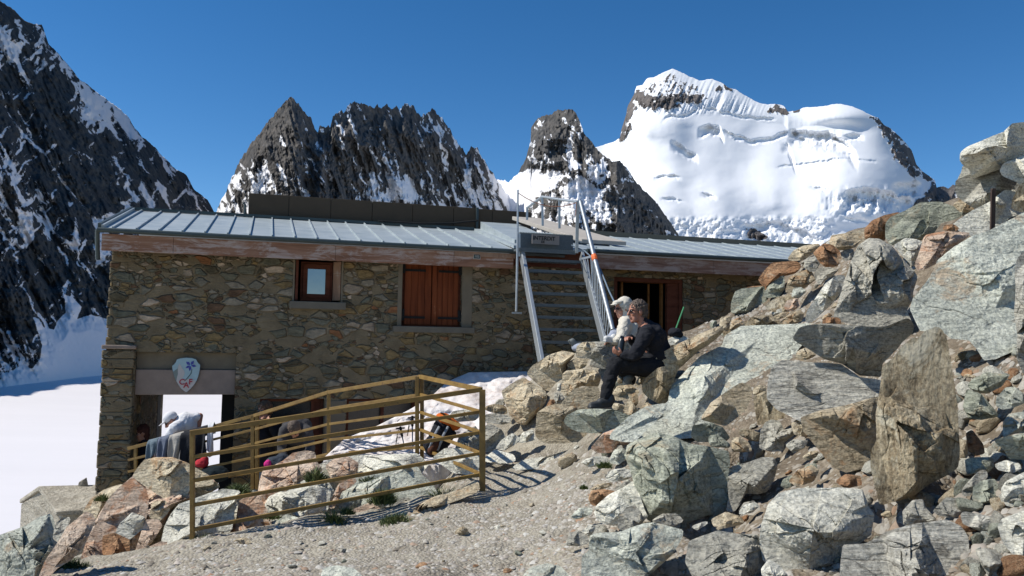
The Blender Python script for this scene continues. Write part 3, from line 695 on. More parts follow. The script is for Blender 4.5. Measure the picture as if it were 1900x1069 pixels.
# lower dark windows
for h, ww in ((la, .05), (lb, .05)):
    mb = MB(); frame(mb, (h[0]+.002, h[1]-.002, h[2]+.002, h[3]-.002), .12, .22, .045)
    m2 = h[0]+(h[1]-h[0])*(.80 if h is la else .5); wbox(mb, m2, m2+.05, .13, .21, h[2]+.05, h[3]-.05)
    if h is la: wbox(mb, h[0]+.05, h[0]+.14, .14, .2, h[2]+.05, h[3]-.05); wbox(mb, m2+.05, h[1]-.05, .15, .19, h[2]+.05, h[3]-.05)
    wf = hpart(mb, 'window', m_frame, bevel=.004)
    mb = MB(); wbox(mb, h[0]+.04, h[1]-.04, .22, .225, h[2]+.05, h[3]-.05); o = mb.build('pane', m_dglass, wf); o.matrix_parent_inverse = wf.matrix_world.inverted()
mb = MB(); wbox(mb, la[1]+.01, lb[0]-.01, -.02, .05, ZB, la[3]-.03); hpart(mb, 'rendered_edge', m_conc, bevel=.01)

# fascia, gutter, roofs
TE = -.35                                        # eave plane
e0 = WS(189, 430, TE)[0]; e1 = WS(953, 476, TE)[0]
def fas(mb, s0, s1, zb, zt0, zt1, t=TE, th=.05):
    mb.hexa([WP(s0, t, zb), WP(s1, t, zb), WP(s1, t, zt1), WP(s0, t, zt0), WP(s0, t+th, zb), WP(s1, t+th, zb), WP(s1, t+th, zt1), WP(s0, t+th, zt0)])
zb0 = WS(560, 481, TE)[1]; zt = WS(560, 452, TE)[1]
cuts = [e0, WS(322, 450, TE)[0], WS(623, 450, TE)[0], WS(843, 450, TE)[0], e1]
for a, c in zip(cuts, cuts[1:]):
    mb = MB(); fas(mb, a+.002, c-.002, zb0, zt, zt); hpart(mb, 'fascia_board', m_fas, bevel=.004)
mb = MB(); fas(mb, WS(843, 450, TE)[0], e1+.02, zt-.07, zt+.004, zt+.004, TE-.022, .02); hpart(mb, 'fascia_board', m_ofr, bevel=.003)
mb = MB(); mb.hexa([WP(e0, TE+.05, zb0+.03), WP(e1, TE+.05, zb0+.03), WP(e1, TE+.05, zb0+.06), WP(e0, TE+.05, zb0+.06), WP(e0, 0, zb0+.03), WP(e1, 0, zb0+.03), WP(e1, 0, zb0+.06), WP(e0, 0, zb0+.06)])
hpart(mb, 'soffit', m_frame)
f0, f1 = WS(1108, 490, TE)[0], 7.6; zc0 = WS(1300, 507, TE)[1]; zc1 = WS(1300, 482, TE)[1]
for a, c in ((f0, WS(1325, 500, TE)[0]), (WS(1325, 500, TE)[0], f1)):
    mb = MB(); fas(mb, a+.002, c-.002, zc0, zc1, zc1, TE+.01); hpart(mb, 'fascia_board', m_fas2, bevel=.004)
mb = MB(); wbox(mb, e1, f0, TE+.15, TE+.2, zc0, zc1+.1); hpart(mb, 'soffit', m_frame); mb = MB(); wbox(mb, f0, f1, TE+.06, 0, zc0+.03, zc0+.06); hpart(mb, 'soffit', m_frame)
mb = MB(); mb.tube([WP(e0-.05, TE-.04, zt+.045), WP(e1, TE-.04, zt+.045)], .036, 10); hpart(mb, 'gutter', m_gut, smooth=True); mb = MB(); mb.tube([WP(f0-.2, TE-.04, zc1+.05), WP(f1, TE-.04, zc1+.05)], .036, 10); hpart(mb, 'gutter', m_gut, smooth=True)
mb = MB(); mb.tube([WP(e0-.05, TE-.04, zt+.045), WP(e0-.06, TE+.05, zt-.1), WP(e0-.05, TE+.1, zt-.36)], .03, 8); hpart(mb, 'downpipe', m_gut, smooth=True)
RT, RZ = 2.30, WS(560, 409, 2.3)[1]             # ridge
def roof(mb, s0, s1, z_e, z_r, te, tr, th=.05):
    mb.hexa([WP(s0, te, z_e-th), WP(s1, te, z_e-th), WP(s1, te, z_e), WP(s0, te, z_e), WP(s0, tr, z_r-th), WP(s1, tr, z_r-th), WP(s1, tr, z_r), WP(s0, tr, z_r)])
ze = zt+.075; sj = WS(888, 435, RT)[0]
mb = MB(); roof(mb, e0, e1+.0, ze, RZ, TE-.02, RT); roof(mb, e0, e1, RZ-1.05, RZ-.002, RT+3.6, RT+.001)
seams = [209, 253, 295, 338, 380, 422, 463, 505, 547, 588, 628.7, 669, 711, 751, 791.7, 831.5, 872, 912]
for sp in seams:
    s_ = WS(sp, 430+(sp-200)*.042, TE)[0]; mb.bar(WP(s_, TE-.02, ze+.014), WP(s_, RT, RZ+.014), .018, .03)
mb.bar(WP(e0, TE-.02, ze+.02), WP(e0, RT, RZ+.02), .05, .06); hpart(mb, 'roof', m_zinc)
mb = MB(); mb.bar(WP(e0-.03, TE-.02, ze+.0), WP(e0-.03, RT, RZ+.0), .04, .13); hpart(mb, 'verge', m_gut); mb = MB(); mb.bar(WP(e0, RT, RZ+.03), WP(e1, RT, RZ+.03), .06, .05); hpart(mb, 'ridge_cap', m_gut)
zce = zc1+.075; RZ2 = WS(1300, 449, RT)[1]
mb = MB(); roof(mb, e1, f1, zce, RZ2, TE-.0, RT); roof(mb, e1, f1, RZ2-1.05, RZ2-.002, RT+3.6, RT+.001)
for i in range(22):
    s_ = f0+.1+i*.43
    if s_ < f1: mb.bar(WP(s_, TE-.02, zce+.008), WP(s_, RT, RZ2+.008), .010, .018)
hpart(mb, 'roof', m_zinc)
mb = MB(); wbox(mb, WS(1062, 430, RT)[0], f1, RT, RT+.12, RZ2-.02, RZ2+.10); hpart(mb, 'ridge_cap', plain('brown_cap', (.16, .14, .10), .8))
mb = MB(); us = WS(890, 430, RT)[0]; mb.hexa([WP(us, TE+.35, ze+.03), WP(e1+.9, TE+.35, ze+.03), WP(e1+.9, TE+.35, ze+.21), WP(us, TE+.35, ze+.21), WP(us, RT-.05, RZ+.03), WP(e1+.9, RT-.05, RZ+.03), WP(e1+.9, RT-.05, RZ+.17), WP(us, RT-.05, RZ+.17)])
hpart(mb, 'roof', m_zinc, bevel=.004)
mb = MB(); a = WS(950, 407, 2.1); c1 = WS(1062, 437, .4)
mb.hexa([WP(a[0]+.75, .35, ze+.26), WP(a[0]+1.6, .35, ze+.26), WP(a[0]+1.6, .35, ze+.33), WP(a[0]+.75, .35, ze+.33), WP(a[0], 2.1, RZ+.22), WP(a[0]+.6, 2.1, RZ+.22), WP(a[0]+.6, 2.1, RZ+.29), WP(a[0], 2.1, RZ+.29)])
hpart(mb, 'walkway_slab', m_pale, bevel=.008)
# brown screen along the ridge
p0, p1 = WS(461, 380, RT+.1)[0], WS(986, 395, RT+.1)[0]; zt1 = WS(461, 358, RT+.1)[1]; zt2 = WS(887, 381, RT+.1)[1]
cut = [461, 536, 614, 691, 766, 842, 887, 914, 986]
for i, (a, c) in enumerate(zip(cut, cut[1:])):
    sa, sc = WS(a, 380, RT+.1)[0], WS(c, 380, RT+.1)[0]
    mb = MB(); top = zt1+(zt2-zt1)*min(1, i/6); top = zt1 if i < 6 else zt1-.01
    wbox(mb, sa+.004, sc-.004, RT+.1, RT+.16, RZ-.1, top); hpart(mb, 'screen_panel', m_panel, bevel=.004)
mb = MB(); wbox(mb, p0, p1, RT+.165, RT+.2, RZ-.1, zt1-.02); wbox(mb, WS(885, 400, RT)[0], WS(889, 400, RT)[0], RT+.04, RT+.1, RZ, zt1+.005); hpart(mb, 'screen_frame', m_gut)
mb = MB(); mb.tube([WP(WS(700, 425, RT)[0], RT-.1, RZ+.06), WP(WS(780, 422, RT)[0], RT-.1, RZ+.06), WP(WS(840, 415, RT)[0], RT-.0, RZ+.12), WP(WS(887, 408, RT)[0], RT+.0, RZ+.2)], .018, 6); hpart(mb, 'cable', m_black)
mb = MB(); sp = WS(454, 400, RT)[0]; mb.tube([WP(sp, RT, RZ), WP(sp, RT, RZ+.22), WP(sp-.03, RT, RZ+.26)], .02, 6); hpart(mb, 'vent_pipe', m_gut)

# ---------- writing
def text_mesh(name, txt, size, mat, parent, origin, R, depth=.003):
    cu = bpy.data.curves.new('txt', 'FONT'); cu.body = txt; cu.size = size; cu.extrude = depth; cu.align_x = 'CENTER'; cu.align_y = 'CENTER'; cu.offset = size*.02
    ob = bpy.data.objects.new('txt', cu); COL.objects.link(ob); dg = bpy.context.evaluated_depsgraph_get()
    me = bpy.data.meshes.new_from_object(ob.evaluated_get(dg)); bpy.data.objects.remove(ob)
    me.transform(Matrix.Translation(Vector(origin)) @ (R.to_4x4())); me.materials.clear()
    return link(name, me, mat, parent)
TR = Matrix((WD, (0, 0, 1), WN)).transposed()      # text faces out of the wall
m_red = plain('red_paint', (.40, .03, .05), .6); m_ink = plain('black_paint', (.02, .02, .02), .7)
# number plate on the fascia
s_, z_ = WS(885.5, 476, TE-.04)
pt = empty('number_plate', WP(s_, TE-.03, z_)); tag(pt, 'tiny dark green enamel number plate screwed to the fascia near its right end', 'plate')
mb = MB(); wbox(mb, s_-.06, s_+.06, TE-.02, TE-.008, z_-.042, z_+.042); o = mb.build('border', m_pale, pt); o.matrix_parent_inverse = Matrix.Translation(pt.location).inverted()
mb = MB(); wbox(mb, s_-.048, s_+.048, TE-.026, TE-.019, z_-.031, z_+.031); o = mb.build('face', plain('green_enamel', (.03, .055, .045), .4), pt); o.matrix_parent_inverse = Matrix.Translation(pt.location).inverted()
o = text_mesh('number', '103', .05, m_pale, pt, WP(s_, TE-.028, z_), TR, .001); o.matrix_parent_inverse = Matrix.Translation(pt.location).inverted()
# painted shield over the passage
K = 13.357
def SH(x, y, t): s, z = WS(310+x/K, 655+y/K, .03); return WP(s, t, z)
sh = empty('club_shield', SH(480, 500, .03)); tag(sh, 'painted tin shield with white peak, blue flower and red letters above the passage', 'shield')
def shpart(name, pts, t, mat, th=.004):
    mb = MB(); n = len(pts); f = [SH(x, y, t) for x, y in pts]; k = [SH(x, y, t+th) for x, y in pts]
    mb.add(f+k, [tuple(range(n))[::-1], tuple(range(n, 2*n))]+[(i, (i+1) % n, n+(i+1) % n, n+i) for i in range(n)])
    o = mb.build(name, mat, sh); o.matrix_parent_inverse = Matrix.Translation(sh.location).inverted(); return o
out = [(245,165),(340,135),(480,120),(620,130),(720,160),(745,215),(780,260),(818,290),(815,370),(798,470),(770,580),(730,690),(660,800),(580,890),(485,972),(440,950),(350,880),(280,780),(225,680),(180,570),(150,460),(135,380),(133,318),(180,285),(225,225)]
cx0, cy0 = 480, 500
shpart('rim', [(cx0+(x-cx0)*1.03, cy0+(y-cy0)*1.025) for x, y in out], .02, plain('shield_rim', (.12, .14, .15), .5), .02)
shpart('face', out, .012, plain('pale_blue_paint', (.36, .50, .53), .5, 0, .18, 9), .008)
shpart('painted_snow', [(310,265),(345,310),(380,380),(430,440),(440,520),(400,600),(380,640),(500,640),(640,660),(720,690),(660,800),(580,890),(485,972),(440,950),(350,880),(280,780),(235,690),(250,600),(270,520),(268,400),(280,320)], .009, plain('pale_paint', (.52, .48, .45), .5))
shpart('painted_ridge', [(300,262),(268,380),(215,420),(150,460),(165,520),(190,600),(235,690),(250,600),(272,520),(268,420),(285,320)], .0085, plain('grey_paint', (.20, .24, .22), .5))
m_fb = plain('blue_paint', (.05, .06, .32), .5)
cxf, cyf = 585, 305
for tip, wd in (((475,215), 42), ((670,188), 38), ((732,330), 34), ((560,450), 36), ((458,378), 32)):
    dx, dy = tip[0]-cxf, tip[1]-cyf; L = math.hypot(dx, dy); nx, ny = -dy/L*wd, dx/L*wd
    shpart('petal', [(cxf, cyf), (cxf+dx*.55+nx, cyf+dy*.55+ny), tip, (cxf+dx*.55-nx, cyf+dy*.55-ny)], .005, m_fb, .003)
shpart('flower_centre', [(cxf+22*math.cos(a), cyf+22*math.sin(a)) for a in [k*math.pi/4 for k in range(8)]], .003, plain('cyan_paint', (.2, .45, .65), .5), .002)
shpart('stem', [(610,400),(625,400),(605,510),(540,600),(445,700),(430,695),(520,590),(590,500)], .006, plain('stem_paint', (.06, .10, .10), .5), .002)
for L_, x, y in (('C', 372, 722), ('A', 478, 800), ('F', 585, 718)):
    o = text_mesh('letter', L_, .112, m_red, sh, SH(x, y, .004), TR, .002); o.matrix_parent_inverse = Matrix.Translation(sh.location).inverted()
# ---------- outside steel stair to the roof
stair = empty('steel_stair', PV(1060, 660, 11.6)); tag(stair, 'galvanised outside stair with open grating treads climbing to the hut roof', 'stair')
SI = Matrix.Translation(stair.location).inverted()
def spart(mb, name, mat, parent=stair, **k):
    o = mb.build(name, mat, parent, **k); o.matrix_parent_inverse = SI if parent is stair else Matrix(); return o
tl, bl = PV(969, 474, 12.72), PV(1006, 680, 11.35); tr_, br = PV(1079, 474, 13.0), PV(1122, 640, 11.72)
dn = (bl-tl).normalized()
mb = MB(); mb.bar(tl, bl, .055, .17, up=(0, 0, 1)); spart(mb, 'stringer', m_galv, bevel=.006)
mb = MB(); mb.bar(tr_, br, .045, .17, up=(0, 0, 1)); spart(mb, 'stringer', m_galv, bevel=.006)
wy = Vector(-WN)
for i in range(9):
    f = (i+.25)/9.2
    a = tl.lerp(bl, f)+Vector((.03, 0, 0)); c = tr_.lerp(br, min(1, f*1.06))-Vector((.02, 0, 0)); c.z = a.z+(c.z-a.z)*.25
    c = tr_.lerp(br, f*1.04); c.z = a.z
    mb = MB(); ax = (c-a)/2; mid = (a+c)/2
    mb.box(mid+Vector((0, 0, -.02)), ax, wy*.008-Vector((0, 0, 0)), Vector((0, 0, .022)))
    mb.box(mid+wy*.24+Vector((0, 0, -.02)), ax, wy*.006, Vector((0, 0, .018)))
    for k in range(13): mb.box(a.lerp(c, (k+.5)/13)+wy*.12+Vector((0, 0, -.016)), (c-a).normalized()*.003, wy*.12, Vector((0, 0, .014)))
    for k in range(4): mb.box(mid+wy*(.03+k*.055)+Vector((0, 0, -.006)), ax, wy*.002, Vector((0, 0, .004)))
    spart(mb, 'tread', m_grate)
# landing
L0, L1 = PV(963, 461, 12.55), PV(1068, 466, 12.85); L1.z = L0.z
mb = MB(); ax = (L1-L0)/2; mid = (L0+L1)/2
mb.box(mid+Vector((0, 0, -.02)), ax, wy*.008, Vector((0, 0, .03))); mb.box(mid+wy*.5-Vector((0, 0, .02)), ax, wy*.01, Vector((0, 0, .03)))
for k in range(30): mb.box(L0.lerp(L1, (k+.5)/30)+wy*.25, (L1-L0).normalized()*.003, wy*.25, Vector((0, 0, .015)))
spart(mb, 'landing', m_grate)
K0, K1 = PV(964, 446, 12.95), PV(1063, 449, 13.2); K1.z = K0.z
mb = MB(); mb.box((K0+K1)/2, (K1-K0)/2, wy*.01, Vector((0, 0, .12)))
for k in range(34): mb.box(K0.lerp(K1, (k+.5)/34)+Vector((0, 0, .125))+wy*.1, (K1-K0).normalized()*.004, wy*.1, Vector((0, 0, .012)))
spart(mb, 'kick_plate', m_grate)
for a, b, d0, d1, w in (((1072, 372), (1070, 470), 12.75, 12.85, .05), ((963, 434), (963, 476), 12.7, 12.7, .05), ((1006, 366), (1007, 419), 14.0, 14.0, .04), ((1038, 368), (1038, 424), 13.6, 13.6, .04), ((978, 384), (978, 408), 14.6, 14.6, .04)):
    mb = MB(); mb.bar(PV(*a, d0), PV(*b, d1), w); spart(mb, 'post', m_galv, bevel=.004)
mb = MB(); mb.tube([PV(978, 386, 14.6), PV(1006, 365, 14.0), PV(1038, 370, 13.6), PV(1073, 375, 12.75)], .022, 8); spart(mb, 'top_rail', m_galv, smooth=True)
mb = MB(); hr = [PV(1077, 374, 12.75), PV(1103, 478, 12.3), PV(1137, 612, 11.6)]
mb.tube(hr, .035, 10); mb.tube([hr[-1], hr[-1]+Vector((.09, .02, -.0))], .02, 8); spart(mb, 'handrail', m_galv, smooth=True)
mb = MB(); mb.bar(PV(1077, 481, 12.6), PV(1103, 475, 12.35), .03); spart(mb, 'end_bar', m_galv)
def onseg(a, b, y): return a+(b-a)*((y-a.y)/(b.y-a.y))
for k in range(12):
    y_ = hr[1].y+.10+(hr[2].y-hr[1].y-.12)*k/11 if k < 99 else 0
    top = onseg(hr[1], hr[2], y_); bot = onseg(tr_, br, y_); mb = MB(); mb.tube([top, Vector((bot.x+.03, bot.y, bot.z-.03))], .009, 6); spart(mb, 'baluster', m_galv, smooth=True)
for k in range(4):
    y_ = 12.62-.08*k; bot = onseg(tr_, br, y_); q = PV(1077, 481, 12.6).lerp(PV(1103, 475, 12.35), k/4); mb = MB(); mb.tube([q, Vector((bot.x+.02, bot.y, bot.z))], .009, 6); spart(mb, 'baluster', m_galv, smooth=True)
m_org = plain('orange_tape', (.8, .16, .03), .6)
mb = MB(); c = hr[1]; d = (hr[2]-hr[1]).normalized(); mb.tube([c-d*.05, c, c+d*.05], [.042, .05, .042], 10)
o = mb.build('orange_tape', m_org); tag(o, 'orange tape wound round the stair handrail', 'tape')
# sign
s0 = PV(987, 434.5, 12.86); s1 = PV(1037.5, 436, 13.0); hh = .13
sg = empty('warning_sign', (s0+s1)/2); tag(sg, 'small grey board hand lettered in black, hung across the top of the stair', 'sign')
d = (s1-s0); d.z = 0; dz = Vector((0, 0, 1)); dirn = d.normalized(); nrm = dirn.cross(dz)
cen = (PV(987, 444, 12.86)+PV(1037.5, 446, 13.0))/2
mb = MB(); mb.box(cen, dirn*d.length/2, wy*.008, dz*.075); o = mb.build('board', plain('sign_board', (.30, .26, .23), .8, 0, .2, 10), sg, bevel=.003); o.matrix_parent_inverse = Matrix.Translation(sg.location).inverted()
RS = Matrix((dirn, dz, nrm)).transposed()
for t_, z_, sz in (('INTERDiT', .018, .088), ('DE', -.040, .05)):
    o = text_mesh('lettering', t_, sz, m_ink, sg, cen+nrm*.012+dz*z_-dirn*(.03 if sz > .06 else .05), RS, .002); o.matrix_parent_inverse = Matrix.Translation(sg.location).inverted()
# thin pole with cord, cable
mb = MB(); mb.tube([PV(961, 352, 12.45), PV(960, 460, 12.45), PV(958, 578, 12.5)], [.014, .018, .02], 8); mb.box(PV(959, 581, 12.6), (.08, .02, 0), (0, .1, 0), (0, 0, .012))
o = mb.build('thin_pole', m_galv, smooth=True); tag(o, 'thin whitish pole standing against the wall left of the stair', 'pole')
mb = MB()
def sagp(a, b, sag, n=9): return [a.lerp(b, i/(n-1))-Vector((0, 0, sag*4*(i/(n-1))*(1-i/(n-1)))) for i in range(n)]
mb.tube(sagp(PV(961, 358, 12.45), PV(1070, 376, 12.7), .13), .007, 5); mb.tube([PV(1070, 376, 12.7), PV(1068, 400, 12.7)], .006, 5)
o = mb.build('cord', plain('faded_red_cord', (.35, .16, .10), .8)); tag(o, 'faded reddish cord slung from the thin pole to the landing post', 'cord')
mb = MB(); mb.tube([PV(1060, 455, 12.9), PV(1085, 466, 12.8), PV(1105, 484, 12.4), PV(1116, 505, 12.2), PV(1130, 540, 11.8), PV(1146, 573, 11.0)], .012, 6)
o = mb.build('cable', plain('blue_grey_cable', (.12, .17, .22), .6), smooth=True); tag(o, 'dark blue grey cable hanging from the landing past the doorway', 'cable')
# ---------- rock materials
def rock_mat(name, dark, mid, light, stain, stain_amt=.6, strata=(1, 1, 3.2), rot=(.5, .3, .2), st_scale=3.0, rough=.9):
    m, nt, b = new_mat(name)
    v0 = objc(nt)
    off = nd(nt, 'ShaderNodeObjectInfo').outputs['Random']
    offv = nd(nt, 'ShaderNodeCombineXYZ', {0: mathn(nt, 'MULTIPLY', off, 37), 1: mathn(nt, 'MULTIPLY', off, 91), 2: mathn(nt, 'MULTIPLY', off, 53)}).outputs[0]
    v = nd(nt, 'ShaderNodeVectorMath', {0: v0, 1: offv}, operation='ADD').outputs[0]
    sv = mapping(nt, v, strata, rot)
    n1 = noise(nt, sv, st_scale, 7, .68, .5); n2 = noise(nt, v, 1.7, 4, .6); n3 = noise(nt, v, 42, 5, .75); n4 = noise(nt, sv, 20, 6, .75, .3)
    k = mathn(nt, 'ADD', mathn(nt, 'MULTIPLY', n1, .55), mathn(nt, 'MULTIPLY', n4, .45))
    c = ramp(nt, k, [(.36, dark), (.465, mid), (.59, light)])
    c = mixc(nt, mathn(nt, 'MULTIPLY', ramp(nt, n2, [(.42, (0, 0, 0)), (.62, (1, 1, 1))]), .55), c, [x*.72+y*.28 for x, y in zip(mid, dark)])
    sp = ramp(nt, n3, [(.36, (.50, .49, .47)), (.5, (1, 1, 1)), (.64, (1.32, 1.3, 1.25))]); c = mixc(nt, .85, c, sp, 'MULTIPLY')
    sn = noise(nt, v, 2.4, 6, .75, .8)
    c = mixc(nt, ramp(nt, sn, [(stain_amt-.03, (0, 0, 0)), (stain_amt+.06, (.8, .8, .8))]), c, stain)
    cr = nd(nt, 'ShaderNodeTexVoronoi', {'Vector': nd(nt, 'ShaderNodeVectorMath', {0: sv, 1: nd(nt, 'ShaderNodeVectorMath', {0: nd(nt, 'ShaderNodeTexNoise', {'Vector': v, 'Scale': 3.0, 'Detail': 4}).outputs['Color'], 'Scale': .5}, operation='SCALE').outputs[0]}, operation='ADD').outputs[0], 'Scale': 1.4}, feature='DISTANCE_TO_EDGE').outputs['Distance']
    ck = ramp(nt, cr, [(.003, (.25, .23, .2)), (.014, (1, 1, 1))]); ckm = mathn(nt, 'MULTIPLY', ramp(nt, n2, [(.48, (0, 0, 0)), (.56, (1, 1, 1))]), .6); c = mixc(nt, ckm, c, ck, 'MULTIPLY')
    c = mixc(nt, 1, c, (1.13, 1.125, 1.04), 'MULTIPLY')
    hsv = nt.nodes.new('ShaderNodeHueSaturation'); nt.links.new(c, hsv.inputs['Color']); nt.links.new(mathn(nt, 'ADD', mathn(nt, 'MULTIPLY', off, .3), .85), hsv.inputs['Value'])
    nt.links.new(hsv.outputs[0], b.inputs['Base Color']); b.inputs['Roughness'].default_value = rough; b.inputs['Specular IOR Level'].default_value = .25
    h = mathn(nt, 'ADD', mathn(nt, 'MULTIPLY', n4, .6), mathn(nt, 'MULTIPLY', n3, .3)); h = mathn(nt, 'ADD', h, mathn(nt, 'MULTIPLY', mathn(nt, 'MULTIPLY', ramp(nt, cr, [(.0, (0, 0, 0)), (.04, (1, 1, 1))]), ckm), .5))
    vd = nd(nt, 'ShaderNodeVectorMath', {0: sv, 1: nd(nt, 'ShaderNodeVectorMath', {0: nd(nt, 'ShaderNodeTexNoise', {'Vector': v, 'Scale': 6.0, 'Detail': 4}).outputs['Color'], 'Scale': .25}, operation='SCALE').outputs[0]}, operation='ADD').outputs[0]
    c1 = nd(nt, 'ShaderNodeTexVoronoi', {'Vector': vd, 'Scale': 5.5}, feature='F1').outputs['Distance']; c2 = nd(nt, 'ShaderNodeTexVoronoi', {'Vector': vd, 'Scale': 15}, feature='F1').outputs['Distance']
    pre = bump(nt, mathn(nt, 'ADD', c1, mathn(nt, 'MULTIPLY', c2, .4)), b, .55, .045)
    bump(nt, h, b, 1.0, .03, pre); return m
RM = {
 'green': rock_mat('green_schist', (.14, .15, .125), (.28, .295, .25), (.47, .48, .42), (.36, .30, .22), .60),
 'blue': rock_mat('bluish_gneiss', (.25, .255, .235), (.42, .435, .40), (.60, .61, .56), (.42, .32, .23), .58, (1, 1, 2.2)),
 'grey': rock_mat('grey_gneiss', (.19, .18, .165), (.345, .33, .30), (.50, .48, .435), (.33, .25, .17), .64),
 'white': rock_mat('pale_gneiss', (.36, .35, .32), (.58, .565, .52), (.70, .685, .64), (.45, .40, .30), .68),
 'tan': rock_mat('tan_granite', (.25, .19, .125), (.44, .365, .27), (.60, .53, .42), (.36, .21, .11), .58),
 'rust': rock_mat('rusty_rock', (.15, .075, .04), (.29, .155, .085), (.42, .27, .17), (.42, .36, .28), .62),
 'brown': rock_mat('brown_slab', (.10, .075, .05), (.24, .19, .13), (.44, .38, .29), (.50, .46, .38), .57, (2.4, 2.4, .8), (0, .08, 0), 3.2),
 'pink': rock_mat('pink_granite', (.28, .17, .125), (.48, .36, .29), (.62, .52, .45), (.42, .20, .11), .55),
 'stripe': rock_mat('banded_gneiss', (.14, .13, .12), (.36, .345, .32), (.62, .60, .56), (.35, .28, .2), .7, (.6, .6, 5.0), (.35, .2, 0), 3.5),
}
ZO = {'A': (1500,200,3.5625), 'B': (1500,450,3.5625), 'C': (1500,700,2.8975), 'D': (1150,680,3.5625), 'E': (1180,420,3.5625), 'F': (1040,780,3.7), 'G': (900,640,3.34), 'H': (1000,530,4.275), 'I': (0,840,4.524), 'J': (340,800,2.714), 'S': (0,0,1)}
def rock_mesh(name, poly, D, thick, tilt, seed, amp=1.0, yaw=0.0, cuts=6, fine=1.0):
    rs = np.random.RandomState(seed)
    poly = np.array(poly, float)
    c = poly.mean(0); A = 0; cc = np.zeros(2)
    for i in range(len(poly)):
        p, q = poly[i], poly[(i+1) % len(poly)]; w_ = p[0]*q[1]-q[0]*p[1]; A += w_; cc += (p+q)*w_
    if abs(A) > 1: c = cc/(3*A)
    size = math.sqrt(abs(A)/2)
    N = int(np.clip(size*1.35*fine, 28, 260)); Mr = int(N*.55)
    th = np.linspace(0, 2*math.pi, N, endpoint=False); R = np.zeros(N)
    for i in range(len(poly)):
        p, q = poly[i]-c, poly[(i+1) % len(poly)]-c; e = q-p
        dx, dy = np.cos(th), np.sin(th); den = dx*e[1]-dy*e[0]; den = np.where(abs(den) < 1e-9, 1e-9, den)
        tt = (p[0]*e[1]-p[1]*e[0])/den; uu = (p[0]*dy-p[1]*dx)/den
        ok = (uu >= -1e-6) & (uu <= 1+1e-6) & (tt > 0); R = np.where(ok, np.maximum(R, tt), R)
    R = np.where(R <= 0, size*.5, R)
    kk = np.array([.12, .76, .12]); R = np.convolve(np.concatenate([R[-1:], R, R[:1]]), kk, 'valid')
    mpp = D/F; W = 2*math.sqrt(abs(A)/2/math.pi)*mpp; T = thick*W
    Mf = int(N*.42)+3; Mb = max(5, Mf//3)
    # steepness of the flank above each side of the outline: flat flanks meet in sharp edges
    sides = max(5, min(len(poly), 9)); jit = rs.uniform(0, 6.28); secw = (th+jit+.25*np.sin(3*th+jit)) % (2*math.pi)
    sec = np.floor(secw/(2*math.pi)*sides).astype(int) % sides
    stv = rs.choice([.55, .8, 1.1, 1.6, 2.4], sides); 
    steep = stv[sec]
    rho = np.concatenate([np.linspace(0, 1, Mf)[1:]**.8, np.linspace(1, 0, Mb)[1:-1]]); isf = np.concatenate([np.ones(Mf-1), np.zeros(Mb-2)]).astype(bool)
    r = rho[:, None]*R[None]*mpp; X = r*np.cos(th)[None]; Yv = -r*np.sin(th)[None]
    edge = (R[None]*mpp-r)*steep[None]+.015*W
    H = np.minimum(edge+0*X, T*3)
    for k in range(cuts):
        g_ = rs.normal(size=2)*.50; x0, y0 = rs.uniform(-.25, .25, 2)*W; h0 = T*rs.uniform(.62, 1.05)
        H = np.minimum(H, h0+g_[0]*(X-x0)+g_[1]*(Yv-y0))
    H = np.maximum(H, .0)
    Z = np.where(isf[:, None], -H, np.sqrt(np.clip(1-rho**2, 0, 1))[:, None]*T)
    p = np.stack([X, Yv, Z], -1).reshape(-1, 3)
    p = np.concatenate([[[0, 0, -H[0].mean()]], p, [[0, 0, T]]])
    # fractured blocks: each cell of the face has its own small step and tilt
    K = int(np.clip(size/7, 5, 26)); sd = rs.uniform(-.75, .75, (K, 2))*W; an = rs.uniform(0, 3.14); cs_, sn_ = math.cos(an), math.sin(an)
    wx = p[:, 0]+.10*W*fbm(p/W*3+seed, 3, seed+5); wy = p[:, 1]+.10*W*fbm(p/W*3+seed+7, 3, seed+6)
    u_ = wx*cs_+wy*sn_; v_ = (-wx*sn_+wy*cs_)*1.9; su = sd[:, 0]*cs_+sd[:, 1]*sn_; sv = (-sd[:, 0]*sn_+sd[:, 1]*cs_)*1.9
    ci = np.argmin((u_[:, None]-su)**2+(v_[:, None]-sv)**2, 1); offs = rs.uniform(-.5, .5, K)*.075*W; gr = rs.normal(size=(K, 2))*.16
    front = np.clip(-p[:, 2]/T*2.5, 0, 1)
    p[:, 2] += (offs[ci]+gr[ci, 0]*(p[:, 0]-sd[ci, 0])+gr[ci, 1]*(p[:, 1]-sd[ci, 1]))*front*amp
    # shelves: small overlapping steps along one bedding direction
    bd = rs.normal(size=3); bd /= np.linalg.norm(bd)
    so_ = rs.uniform(0, 100, 3)
    ql = (p/W)
    s1 = fbm(ql*1.7+so_, 2, seed, ridged=False); h = p@bd/W*6+s1*1.6; stp = (h-np.floor(h)); stp = np.where(stp > .90, (stp-.90)/.10, 0)
    nrm = p/np.maximum(1e-6, np.linalg.norm(p, axis=1, keepdims=True))*np.array([.35, .35, 1]); nrm[:, 2] = -np.abs(nrm[:, 2])-.35
    face = np.clip(-p[:, 2]/T*2.2+.30, 0.0, 1)
    disp = (.030*fbm(ql*2.0+so_, 3, seed+1)+.020*fbm(ql*5+so_, 4, seed+2, ridged=True)+.010*fbm(ql*20+so_, 3, seed+3, .6)-.026*stp*np.clip(.6+fbm(ql*2+so_, 2, seed+9), 0, 1))*W*amp
    p = p+nrm*(disp*face)[:, None]
    px = c[0]+p[:, 0]/mpp; py = c[1]-p[:, 1]/mpp
    bot = -(poly[:, 1].max()-c[1])*mpp
